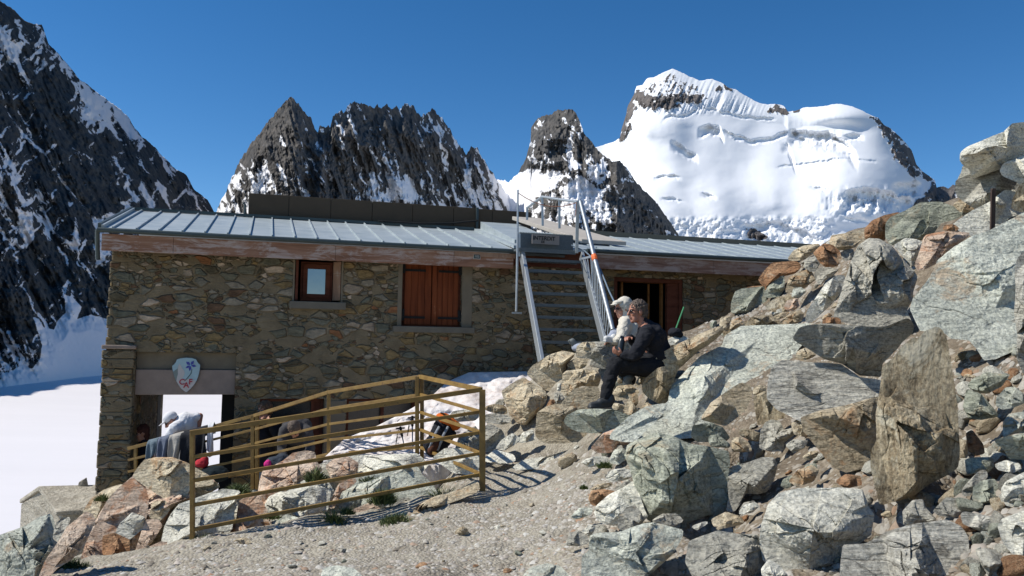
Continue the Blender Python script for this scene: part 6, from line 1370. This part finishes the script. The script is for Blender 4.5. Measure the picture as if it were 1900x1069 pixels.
def hand(mb, w, d, n, curl=.5, side=1, k=1.0):
    """w wrist, d direction of the hand, n direction the palm faces; five separate bent fingers"""
    d = Vector(d).normalized(); n = Vector(n); n = (n-d*n.dot(d)).normalized(); s = d.cross(n)*side; w = Vector(w)
    R = Matrix((s, d, n)).transposed(); mb.ell(w+d*.048*k, (.042*k, .052*k, .017*k), R)
    for i, (off, L) in enumerate(((-.031, .066), (-.0105, .078), (.010, .072), (.029, .055))):
        a = w+d*.088*k+s*off*k; dd = (d+s*off*3).normalized(); ang = 0
        for j, fr in enumerate((.45, .32, .23)):
            ang += curl*(.6+.35*j); v = dd*math.cos(ang)+n*math.sin(ang); b_ = a+v*L*fr*k*1.05; mb.cap(a, b_, (.0095-.001*j)*k, (.009-.001*j)*k, 8); a = b_
    a = w+d*.028*k-s*.030*k; v = (d*.7-s*.75+n*.25).normalized(); b_ = a+v*.036*k; mb.cap(a, b_, .012*k, .0105*k, 8); v = (d*.8-s*.15+n*.6*min(1, curl+.3)).normalized(); mb.cap(b_, b_+v*.03*k, .010*k, .0085*k, 8)
def shoe(mb, heel, toe, k=1.0):
    heel, toe = Vector(heel), Vector(toe); d = (toe-heel).normalized(); up = Vector((0, 0, 1)); up = (up-d*up.dot(d)).normalized()
    mb.cap(heel+up*.045*k, heel+d*.12*k+up*.045*k, .044*k, .046*k); mb.cap(heel+d*.1*k+up*.035*k, toe-d*.03*k+up*.022*k, .044*k, .030*k); mb.cap(heel+up*.09*k, heel+up*.07*k, .045*k, .05*k)
    s = d.cross(up); mb.box((heel+toe)/2+up*.0*k, s*.040*k, d*(toe-heel).length*.5, up*.010*k)
class Person:
    def __init__(s, label, at): s.root = empty('person', at); tag(s.root, label, 'person'); s.I = Matrix.Translation(s.root.location).inverted(); s.body = None
    def part(s, mb, name, mat, vox=.012, sm_=3, parent=None, rem=True, fold=None):
        o = mb.build(name, mat, parent or s.root, smooth=not rem, sharp=60); o.matrix_parent_inverse = s.I
        if rem: remesh(o, vox, sm_)
        if fold: noisy(o, *fold)
        return o
def limbs(mb, chain):
    for (a, ra), (b_, rb) in zip(chain, chain[1:]): mb.cap(a, b_, ra, rb, 14)

# 1 --- man in black sitting on the rocks
p = Person('man in black with sunglasses sitting on the rocks holding a dark flask', PV(1216, 676, 8.85))
pel = PV(1218, 672, 8.86); ch = PV(1207, 634, 8.85); nk = PV(1196, 605, 8.84); hc = PV(1183, 579, 8.83)
Hf = Fr(hc, (-1, -.28, -.04), k=1.02)
sL, eL, wL = PV(1201, 617, 8.66), PV(1176, 661, 8.56), PV(1156, 659, 8.62)
sRt, eR, wR = PV(1196, 618, 9.03), PV(1184, 641, 9.02), PV(1169, 628, 8.86)
hipL, knL, anL = PV(1216, 682, 8.76), PV(1141, 674, 8.66), PV(1123, 738, 8.60)
hipR, knR, anR = PV(1216, 682, 8.96), PV(1152, 684, 9.0), PV(1172, 706, 9.1)
mb = MB(); head(mb, Hf); mb.cap(nk, hc-Vector((-.01, 0, .05)), .055, .052); mb.ell(ch, (.11, .16, .2)); mb.cap(ch, pel, .12, .13); mb.cap(nk, ch, .07, .12)
for ch_ in (((sL, .05), (eL, .04), (wL, .026)), ((sRt, .05), (eR, .04), (wR, .026)), ((hipL, .08), (knL, .055), (anL, .035)), ((hipR, .08), (knR, .055), (anR, .035))): limbs(mb, ch_)
limbs(mb, ((nk, .06), (sL, .05))); limbs(mb, ((nk, .06), (sRt, .05)))
hand(mb, wL, PV(1146, 655, 8.62)-wL, (.1, .6, .8), .75, 1, .95); hand(mb, wR, PV(1157, 626, 8.74)-wR, (0, -.3, -1), .75, -1, .95)
body = p.part(mb, 'body', m_skin2, .0065, 2)
mb = MB()
mb.ell(ch+Vector((.02, 0, .02)), (.145, .205, .19)); mb.cap(ch+Vector((.03, 0, .0)), pel+Vector((.02, 0, .03)), .155, .165, 18); mb.cap(nk+Vector((.035, 0, -.015)), ch+Vector((.03, 0, .05)), .085, .15, 16); mb.cap(nk+Vector((.0, 0, -.01)), nk+Vector((-.015, 0, .045)), .068, .062)
limbs(mb, ((nk+Vector((.01, 0, -.05)), .08), (sL, .082), (eL+Vector((.01, 0, .01)), .068), (wL, .046))); limbs(mb, ((nk+Vector((.01, 0, -.05)), .08), (sRt, .08), (eR, .066), (wR, .045)))
mb.cap(pel+Vector((-.08, -.04, .02)), pel+Vector((.1, -.04, .02)), .12, .12); p.part(mb, 'jacket', m_blk, .012, 2, fold=(.036, .07))
mb = MB(); limbs(mb, ((pel+Vector((.02, 0, -.0)), .14), (hipL, .115), (PV(1170, 676, 8.7), .095), (knL, .078), (PV(1131, 705, 8.63), .072), (anL, .060))); limbs(mb, ((pel, .14), (hipR, .11), (knR, .078), (anR, .055)))
p.part(mb, 'trousers', m_blk2, .012, 2, fold=(.032, .055))
mb = MB(); shoe(mb, PV(1133, 754, 8.6), PV(1092, 756, 8.5), 1.0); mb.cap(anL, PV(1126, 748, 8.6), .045, .05); p.part(mb, 'shoe', m_shoe, .009, 2)
mb = MB(); shoe(mb, PV(1156, 706, 9.02), PV(1166, 728, 9.0)+Vector((0, 0, -.02)), .95); p.part(mb, 'shoe', m_gshoe, .009, 2)
mb = MB(); hair(mb, Hf, .99); p.part(mb, 'hair', m_hairg, .006, 0, fold=(.045, .014))
mb = MB(); glasses(mb, Hf); p.part(mb, 'sunglasses', m_lens, rem=False)
fl = empty('flask', PV(1151, 642, 8.68)); tag(fl, 'dark metal flask held upright by the man in black', 'flask'); FI = Matrix.Translation(fl.location).inverted()
ft, fb = PV(1154, 629, 8.68), PV(1149, 658, 8.66); d = (ft-fb).normalized()
mb = MB(); mb.tube([fb, fb+d*.004, fb.lerp(ft, .8), ft-d*.012, ft], [.034, .038, .038, .030, .026], 16); o = mb.build('bottle', plain('gunmetal', (.05, .055, .055), .35, .6), fl, smooth=True); o.matrix_parent_inverse = FI
mb = MB(); mb.tube([ft, ft+d*.03], [.024, .022], 14); o = mb.build('cap', m_lens, fl, smooth=True); o.matrix_parent_inverse = FI

# 2 --- person in cream hooded jacket
p = Person('person in cream hooded jacket and sunglasses sitting behind the man in black', PV(1168, 642, 9.9))
pel = PV(1170, 642, 9.95); ch = PV(1167, 612, 9.95); nk = PV(1161, 592, 9.93); hc = PV(1156, 573, 9.92); Hf = Fr(hc, (-1, -.35, -.12), k=1.0)
sL, eL, wL = PV(1160, 601, 9.8), PV(1153, 628, 9.7), PV(1140, 634, 9.75); sRt, eR, wR = PV(1160, 601, 10.1), PV(1150, 625, 10.15), PV(1138, 632, 10.05)
mb = MB(); head(mb, Hf); mb.cap(nk, hc, .05, .05); mb.cap(ch, pel, .11, .12); mb.cap(nk, ch, .07, .11)
k1, a1 = PV(1140, 622, 9.85), PV(1131, 634, 9.8); k2, a2 = PV(1115, 648, 10.1), PV(1068, 645, 10.4)
limbs(mb, ((sL, .045), (eL, .038), (wL, .026))); limbs(mb, ((sRt, .045), (eR, .038), (wR, .026))); limbs(mb, ((pel, .1), (k1, .055), (a1, .04))); limbs(mb, ((pel, .1), (k2, .055), (a2, .04)))
hand(mb, wL, (-1, 0, -.1), (0, 0, -1), .5, 1, .9); hand(mb, wR, (-1, 0, -.1), (0, 0, -1), .5, -1, .9); p.part(mb, 'body', m_skin, .008, 2)
mb = MB(); mb.cap(ch, pel, .15, .155, 18); mb.cap(nk, ch, .085, .15, 16); limbs(mb, ((nk, .08), (sL, .078), (eL, .068), (wL, .048))); limbs(mb, ((nk, .08), (sRt, .078), (eR, .068), (wR, .048)))
Hf.e(mb, (-.030, 0, .040), (.108, .100, .110)); Hf.e(mb, (-.04, 0, -.03), (.085, .095, .12)); mb.cap(nk, Hf.p(-.03, 0, -.05), .085, .085); p.part(mb, 'hooded_jacket', m_cream, .012, 2, fold=(.035, .06))
mb = MB(); Hf.e(mb, (.045, 0, .085), (.085, .075, .03)); Hf.e(mb, (.115, 0, .062), (.045, .06, .010)); p.part(mb, 'cap', m_cream, .008, 2)
mb = MB(); glasses(mb, Hf); p.part(mb, 'sunglasses', m_lens, rem=False)
mb = MB(); limbs(mb, ((pel, .13), (k1, .07), (a1, .055))); limbs(mb, ((pel, .13), (k2, .07), (a2, .055))); p.part(mb, 'trousers', cloth_mat('pale_grey_trousers', (.30, .33, .40)), .013, 2, fold=(.015, .07))
mb = MB(); shoe(mb, PV(1137, 636, 9.75), PV(1121, 633, 9.7), .8); p.part(mb, 'shoe', m_wshoe, .009, 2)
mb = MB(); shoe(mb, PV(1068, 648, 10.4), PV(1054, 632, 10.4), .85); p.part(mb, 'shoe', m_gshoe, .009, 2)

def standing(label, hp_, D, fwd, top, legs, hairm, hfull=1.0, floor=-2.72, hands=None, shades=False, kk=1.0, lean=0):
    hc = PV(hp_[0], hp_[1], D); Hf = Fr(hc, fwd, k=kk); f = Hf.f.copy(); f.z = 0; f.normalize(); l = Hf.l
    nk = hc+Vector((0, 0, -.14))-f*.02; ch = nk+Vector((0, 0, -.22)); pel = nk+Vector((0, 0, -.60)); fl_ = floor
    p = Person(label, Vector((pel.x, pel.y, fl_)))
    S = [nk+l*.17*s+Vector((0, 0, -.05)) for s in (-1, 1)]
    if hands: W_ = [Vector(h) for h in hands]; E_ = [(S[i]+W_[i])/2+Vector((0, 0, -.13))+l*(-.06, .06)[i] for i in (0, 1)]
    else: E_ = [S[i]+Vector((0, 0, -.28))+l*(-.05, .05)[i] for i in (0, 1)]; W_ = [E_[i]+Vector((0, 0, -.2))+f*.12 for i in (0, 1)]
    K_ = [pel+l*.09*s+Vector((0, 0, (fl_-pel.z)*.48)) for s in (-1, 1)]; A_ = [Vector((k.x, k.y, fl_+.08)) for k in K_]
    mb = MB(); head(mb, Hf); mb.cap(nk, hc, .055, .05); mb.cap(ch, pel, .12, .12); mb.cap(nk, ch, .08, .12)
    for i in (0, 1): limbs(mb, ((nk, .06), (S[i], .05), (E_[i], .04), (W_[i], .027))); limbs(mb, ((pel, .09), (K_[i], .055), (A_[i], .04))); hand(mb, W_[i], (hc-W_[i]) if hands else (0, 0, -1), -f, .7, (1, -1)[i], .9)
    p.part(mb, 'body', m_skin, .009, 2)
    mb = MB(); mb.ell(ch, (.15, .19, .2)); mb.cap(ch, pel, .145, .15, 16); mb.cap(nk+Vector((0, 0, -.02)), ch, .075, .14, 14)
    for i in (0, 1): limbs(mb, ((nk+Vector((0, 0, -.05)), .08), (S[i], .078), (E_[i], .062), (W_[i], .045)))
    p.part(mb, 'sweater', top, .014, 2, fold=(.02, .08))
    mb = MB()
    for i in (0, 1): limbs(mb, ((pel+Vector((0, 0, -.03)), .135), (K_[i], .085), (A_[i], .065)))
    p.part(mb, 'trousers', legs, .014, 2, fold=(.015, .08))
    for i in (0, 1): mb = MB(); shoe(mb, A_[i]-f*.05-Vector((0, 0, .07)), A_[i]+f*.2-Vector((0, 0, .07))); p.part(mb, 'shoe', m_shoe, .011, 2)
    mb = MB(); hair(mb, Hf, hfull, .03); p.part(mb, 'hair', hairm, .009, 1, fold=(.05, .03))
    mb = MB(); (glasses if shades else eyes)(mb, Hf); p.part(mb, 'sunglasses' if shades else 'eyes', m_lens, rem=False); return p
# 4 --- curly haired person in dark top standing on the terrace
c4_ = PV(490, 763, 11.45)
standing('curly haired person in dark top and jeans standing on the terrace behind the railing', (491, 762), 11.45, (-.35, -1, -.05), m_blk, m_jean, m_hairb, 1.13, hands=(PV(483, 782, 11.2), PV(499, 782, 11.25)), shades=True, kk=.98)
# 6 --- seated person in the dark passage
hc = PV(263, 804, 12.15); Hf = Fr(hc, (-.8, -.7, -.1), k=.95); p = Person('dark clothed person with dark red hair sitting in the shade of the left doorway', Vector((hc.x, hc.y, -2.75)))
nk = hc+Vector((.02, .02, -.14)); ch = nk+Vector((.04, 0, -.2)); pel = nk+Vector((.06, 0, -.52))
mb = MB(); head(mb, Hf); mb.cap(nk, hc, .05, .05); mb.cap(ch, pel, .12, .12); mb.cap(nk, ch, .07, .12); kA, kB = pel+Vector((-.3, -.28, .02)), pel+Vector((-.1, -.38, .02)); fA, fB = Vector((kA.x, kA.y, -2.65)), Vector((kB.x, kB.y, -2.65))
limbs(mb, ((pel, .09), (kA, .06), (fA, .04))); limbs(mb, ((pel, .09), (kB, .06), (fB, .04))); aA = ch+Vector((-.16, -.02, .1)); aB = ch+Vector((.16, -.1, .1)); wA, wB = kA+Vector((0, .1, .1)), kB+Vector((0, .08, .1))
limbs(mb, ((aA, .05), (ch+Vector((-.22, -.1, -.15)), .04), (wA, .028))); limbs(mb, ((aB, .05), (ch+Vector((.15, -.2, -.15)), .04), (wB, .028))); hand(mb, wA, (-.6, -.7, -.3), (0, 0, -1), .5); hand(mb, wB, (-.3, -.9, -.3), (0, 0, -1), .5, -1); p.part(mb, 'body', m_skin, .010, 2)
mb = MB(); mb.ell(ch, (.17, .17, .19)); mb.cap(ch, pel, .15, .15); mb.cap(nk, ch, .075, .14); limbs(mb, ((aA, .08), (ch+Vector((-.22, -.1, -.15)), .065), (wA, .045))); limbs(mb, ((aB, .08), (ch+Vector((.15, -.2, -.15)), .065), (wB, .045))); p.part(mb, 'jacket', m_blk, .015, 2)
mb = MB(); limbs(mb, ((pel, .13), (kA, .08), (fA, .06))); limbs(mb, ((pel, .13), (kB, .08), (fB, .06))); p.part(mb, 'trousers', m_blk2, .015, 2)
mb = MB(); hair(mb, Hf, 1.06, .06); p.part(mb, 'hair', m_hairr, .01, 1, fold=(.03, .03)); mb = MB(); eyes(mb, Hf); p.part(mb, 'eyes', m_lens, rem=False)
mb = MB(); wbox(mb, WS(255, 800, .6)[0], WS(285, 800, .6)[0], .45, .9, -2.8, pel.z-.14); tag(mb.build('bench', m_frame, bevel=.01), 'low dark wooden bench in the left doorway', 'bench')
# 3 --- bending man in white t-shirt and cap
p = Person('man in white t-shirt and white cap bending over the railing in the left doorway', Vector((PV(352, 820, 11.5).x, 11.5, -2.75)))
hc = PV(319, 781, 11.3); Hf = Fr(hc, (-.75, -.35, -.62), up=(-.55, -.1, .8), k=.98)
nk = PV(329, 786, 11.33); sA, sB = PV(323, 795, 11.18), PV(357, 776, 11.42); ch = PV(344, 785, 11.4); pel = PV(360, 812, 11.6)
eA, wA = PV(309, 815, 11.12), PV(295, 836, 11.08); eB, wB = PV(371, 772, 11.45), PV(369, 792, 11.45)
kA, kB = PV(366, 880, 11.55), PV(376, 880, 11.65); fA, fB = Vector((kA.x, kA.y, -2.66)), Vector((kB.x, kB.y, -2.66))
mb = MB(); head(mb, Hf); mb.cap(nk, hc, .055, .055); mb.cap(nk, ch, .07, .11); mb.cap(ch, pel, .12, .12)
limbs(mb, ((nk, .06), (sA, .052), (eA, .043), (wA, .028))); limbs(mb, ((ch, .08), (sB, .052), (eB, .043), (wB, .030))); limbs(mb, ((pel, .09), (kA, .06), (fA, .04))); limbs(mb, ((pel, .09), (kB, .06), (fB, .04)))
hand(mb, wA, (-.6, -.1, -.8), (.4, .5, -.3), .6, 1, 1.0); hand(mb, wB, (-.7, -.1, -.5), (0, .2, -1), .6, -1, 1.0); p.part(mb, 'body', m_skin2, .0085, 2)
mb = MB(); mb.cap(nk+Vector((.02, 0, -.01)), ch, .10, .15, 16); mb.cap(ch, pel, .155, .15, 18); mb.cap(ch, sB, .13, .075); limbs(mb, ((ch, .12), (sA, .078), (sA.lerp(eA, .5), .066))); limbs(mb, ((sB, .08), (sB.lerp(eB, .6), .066))); p.part(mb, 't_shirt', m_wht, .013, 2, fold=(.03, .09))
mb = MB(); limbs(mb, ((pel, .15), (kA, .085), (fA, .065))); limbs(mb, ((pel, .15), (kB, .085), (fB, .065))); p.part(mb, 'trousers', m_navy, .015, 2)
for f_ in (fA, fB): mb = MB(); shoe(mb, f_-Vector((0, 0, .07)), f_+Vector((-.2, -.1, -.07))); p.part(mb, 'shoe', m_shoe, .011, 2)
mb = MB(); Hf.e(mb, (-.006, 0, .052), (.105, .084, .086)); Hf.e(mb, (.125, 0, .045), (.055, .06, .010)); capo = p.part(mb, 'cap', m_wht, .008, 1)
mb = MB(); glasses(mb, Hf); p.part(mb, 'sunglasses', m_lens, rem=False)
# 5 --- person in grey sweater with head bowed
hc = PV(546, 796, 11.0); Hf = Fr(hc, (0, -.5, -.85), up=(0, -.8, .5), k=.98); p = Person('person in dark grey sweater bending forward with head bowed behind the railing', Vector((hc.x, 11.5, -2.72)))
nk = PV(548, 790, 11.15); ch = PV(549, 794, 11.35); pel = PV(550, 812, 11.62); sA, sB = PV(528, 800, 11.2), PV(570, 800, 11.2); eA, eB = PV(522, 832, 11.15), PV(576, 832, 11.15); wA, wB = PV(530, 858, 11.0), PV(566, 858, 11.0)
kA, kB = PV(540, 890, 11.5), PV(562, 890, 11.5); fA, fB = Vector((kA.x, kA.y+.05, -2.64)), Vector((kB.x, kB.y+.05, -2.64))
mb = MB(); head(mb, Hf); mb.cap(nk, hc, .055, .055); mb.cap(ch, pel, .12, .12)
for a_, b_, c_, s_ in ((sA, eA, wA, 1), (sB, eB, wB, -1)): limbs(mb, ((ch, .07), (a_, .05), (b_, .042), (c_, .028))); hand(mb, c_, (0, -.3, -1), (-s_*.5, .3, 0), .5, s_, .95)
limbs(mb, ((pel, .09), (kA, .06), (fA, .04))); limbs(mb, ((pel, .09), (kB, .06), (fB, .04))); p.part(mb, 'body', m_skin, .009, 2)
mb = MB(); mb.ell(ch+Vector((0, .05, .02)), (.21, .2, .13)); mb.cap(ch, pel, .16, .16, 16); mb.cap(nk+Vector((0, .05, -.01)), ch, .09, .14)
for a_, b_, c_ in ((sA, eA, wA), (sB, eB, wB)): limbs(mb, ((ch, .12), (a_, .082), (b_, .066), (c_, .046)))
p.part(mb, 'sweater', m_dgrey, .014, 2, fold=(.025, .09)); mb = MB(); limbs(mb, ((pel, .14), (kA, .085), (fA, .065))); limbs(mb, ((pel, .14), (kB, .085), (fB, .065))); p.part(mb, 'trousers', m_blk2, .015, 2)
for f_ in (fA, fB): mb = MB(); shoe(mb, f_+Vector((0, .05, -.07)), f_+Vector((0, -.2, -.07))); p.part(mb, 'shoe', m_shoe, .011, 2)
mb = MB(); hair(mb, Hf, 1.0); p.part(mb, 'hair', m_hairg, .008, 1, fold=(.02, .02)); mb = MB(); eyes(mb, Hf); p.part(mb, 'eyes', m_lens, rem=False)

# ---------- clothes and gear
def drape(name, a, b_, L, mat, label, cat='jacket', back=.12, folds=4, amp=.03, seed=0, taper=1.0, off=.035):
    a, b_ = Vector(a), Vector(b_); d = b_-a; W_ = d.length; out = Vector((d.y, -d.x, 0)).normalized(); nu, nv = 26, 20; v = []
    rs = random.Random(seed); ph = rs.uniform(0, 6)
    for j in range(nv+1):
        t = j/nv; s = -back+(back+L)*t
        for i in range(nu+1):
            u = i/nu; q = a+d*(.5+(u-.5)*(1-(1-taper)*max(0, s)/L))
            z = -abs(s)-.02*math.sin(u*5+ph)*(s > 0)*abs(s)/L*3; o_ = (off if s > 0 else -off)*min(1, abs(s)/.03)+amp*math.sin(u*math.pi*folds+ph)*max(0, s)/L+amp*.5*math.sin(u*17+ph+s*9)*max(0, s)/L
            v.append(q+out*o_+Vector((0, 0, z+.032*(1-min(1, abs(s)/.03)))))
    o = link(name, pymesh(name, v, grid_faces(nv+1, nu+1)), mat); s_ = o.modifiers.new('thickness', 'SOLIDIFY'); s_.thickness = .008; tag(o, label, cat); return o
def rl(px):      # top bar of the far railing at this column
    x0, d0, y0, _ = ST['f']; x1, d1, y1, _ = ST['e']; t = (px-x0)/(x1-x0); A_, B_ = PV(x0, y0[0], d0), PV(x1, y1[0], d1); return A_.lerp(B_, t)+Vector((0, -.02, .02))
drape('towel', rl(278), rl(297), .26, cloth_mat('blue_grey_towel', (.13, .17, .20)), 'blue grey towel hung over the far railing by the left doorway', 'towel', seed=1)
drape('shirt', rl(298), rl(318), .30, cloth_mat('washed_blue_shirt', (.12, .14, .19)), 'bluish shirt hung over the railing under the bending man', 'shirt', seed=2, amp=.05)
drape('shirt', rl(319), rl(345), .40, cloth_mat('beige_shirt', (.34, .32, .29)), 'beige shirt hung over the railing between blue shirt and black jacket', 'shirt', seed=3, amp=.05)
drape('jacket', rl(342), rl(390), .44, m_blk, 'large black jacket hung over the railing right of the bending man', 'jacket', seed=4, amp=.05, off=.06)
drape('shirt', rl(389), rl(400), .36, cloth_mat('white_shirt', (.55, .55, .57), .1), 'white shirt hanging from the railing beside the black jacket', 'shirt', seed=5)
def lump(name, parts, mat, label, cat, vox=.015, fold=(.03, .07)):
    mb = MB()
    for c_, r_ in parts: mb.ell(c_, r_)
    o = mb.build(name, mat); o.data.transform(Matrix.Translation(-Vector(parts[0][0]))); o.location = parts[0][0]; remesh(o, vox, 2); noisy(o, *fold); tag(o, label, cat); return o
lump('bag', [(PV(374, 860, 10.7), (.09, .09, .06)), (PV(380, 853, 10.7), (.05, .05, .05))], cloth_mat('red_cloth', (.42, .03, .04)), 'bright red bag lying behind the left railing post', 'bag')
lump('bag', [(PV(398, 880, 10.7), (.20, .17, .11)), (PV(385, 888, 10.7), (.17, .17, .10))], cloth_mat('dark_teal_cloth', (.008, .016, .02)), 'dark teal bag heaped behind the railing on the outcrop shoulder', 'bag')
lump('bag', [(PV(1252, 617, 9.7), (.085, .09, .06)), (PV(1259, 622, 9.7), (.06, .08, .05))], m_blk, 'black bag standing behind the back of the man in black', 'bag')
lump('rucksack', [(PV(510, 862, 10.5), (.13, .12, .11)), (PV(524, 856, 10.5), (.11, .1, .1))], cloth_mat('dark_blue_cloth', (.035, .045, .06)), 'dark blue rucksack on the terrace below the bowed person', 'rucksack')
lump('pink_jacket', [(PV(497, 862, 10.4), (.05, .05, .06)), (PV(491, 880, 10.4), (.035, .04, .06))], cloth_mat('pink_cloth', (.55, .03, .20)), 'small bright pink jacket stuffed beside the dark blue rucksack', 'jacket', .01, (.02, .04))
# mountaineering rucksack on the snow by the railing corner
rk_ = empty('rucksack', PV(812, 850, 9.35)); tag(rk_, 'black mountaineering rucksack with orange lid leaning on the snow behind the corner rails', 'rucksack'); KI = Matrix.Translation(rk_.location).inverted()
def kp(mb, name, mat, vox=.01, rem=True, fold=None):
    o = mb.build(name, mat, rk_, smooth=not rem, sharp=60); o.matrix_parent_inverse = KI
    if rem: remesh(o, vox, 2)
    if fold: noisy(o, *fold)
    return o
b0, b1 = PV(803, 838, 9.4), PV(824, 792, 9.4); ax = (b1-b0).normalized(); sd = Vector((0, 1, 0))
mb = MB(); mb.cap(b0+ax*.05, b1-ax*.02, .115, .125, 18); mb.cap(b0+ax*.08+Vector((-.07, -.03, 0)), b1+Vector((-.06, -.03, -.05)), .07, .07); mb.cap(b0+ax*.05+Vector((.08, -.02, 0)), b1+Vector((.08, -.02, -.08)), .06, .06); kp(mb, 'bag_body', m_blk, .012, fold=(.03, .06))
mb = MB(); Rk = ax.to_track_quat('Z', 'Y').to_matrix(); mb.ell(b1+ax*.09+Vector((-.01, 0, 0)), (.15, .13, .06), Rk); mb.ell(b1+ax*.06+Vector((.09, -.03, -.03)), (.06, .08, .06), Rk); kp(mb, 'lid', cloth_mat('orange_cloth', (.58, .13, .02)), .011, fold=(.025, .05))
mb = MB()
for q, c_ in ((-.05, 0), (.05, 0)): mb.tube([b1+ax*.02+Vector((q, -.15, 0)), b1-ax*.1+Vector((q-.01, -.19, 0)), b0+ax*.15+Vector((q, -.18, 0)), b0+ax*.04+Vector((q, -.13, 0))], .014, 6)
kp(mb, 'strap', cloth_mat('grey_webbing', (.28, .30, .33)), rem=False)
mb = MB(); mb.cap(b0+Vector((.0, -.13, .03)), b0+ax*.12+Vector((.0, -.14, 0)), .05, .05); kp(mb, 'front_pocket', cloth_mat('brown_cloth', (.09, .035, .02)), .01)
m_pole = plain('blue_pole', (.04, .10, .22), .4, .3)
for (x0, y0_), (x1, y1_), D_, lb_ in (((765, 774), (765.5, 842), 9.65, 'upright blue trekking pole planted in the snow left of the rucksack'), ((743, 794), (750, 828), 9.85, 'leaning blue trekking pole planted in the snow farthest from the rucksack')):
    pr = empty('trekking_pole', PV(x1, y1_, D_)); tag(pr, lb_, 'trekking pole'); PI_ = Matrix.Translation(pr.location).inverted(); a_, b_ = PV(x0, y0_, D_), PV(x1, y1_, D_); d = (b_-a_).normalized()
    mb = MB(); mb.tube([a_+d*.08, b_], [.010, .006], 6); o = mb.build('shaft', m_pole, pr); o.matrix_parent_inverse = PI_
    mb = MB(); mb.cap(a_, a_+d*.10, .018, .015, 8); mb.cap(a_+Vector((-.045, 0, -.01)), a_+Vector((.045, 0, .0)), .010, .010, 8); o = mb.build('grip', m_blk, pr); o.matrix_parent_inverse = PI_
    mb = MB(); mb.tube([a_+Vector((-.02, -.01, -.02)), a_+Vector((-.045, -.02, -.14)), a_+Vector((-.05, -.02, -.22)), a_+Vector((-.03, -.01, -.10))], .004, 5); o = mb.build('wrist_loop', m_blk, pr); o.matrix_parent_inverse = PI_
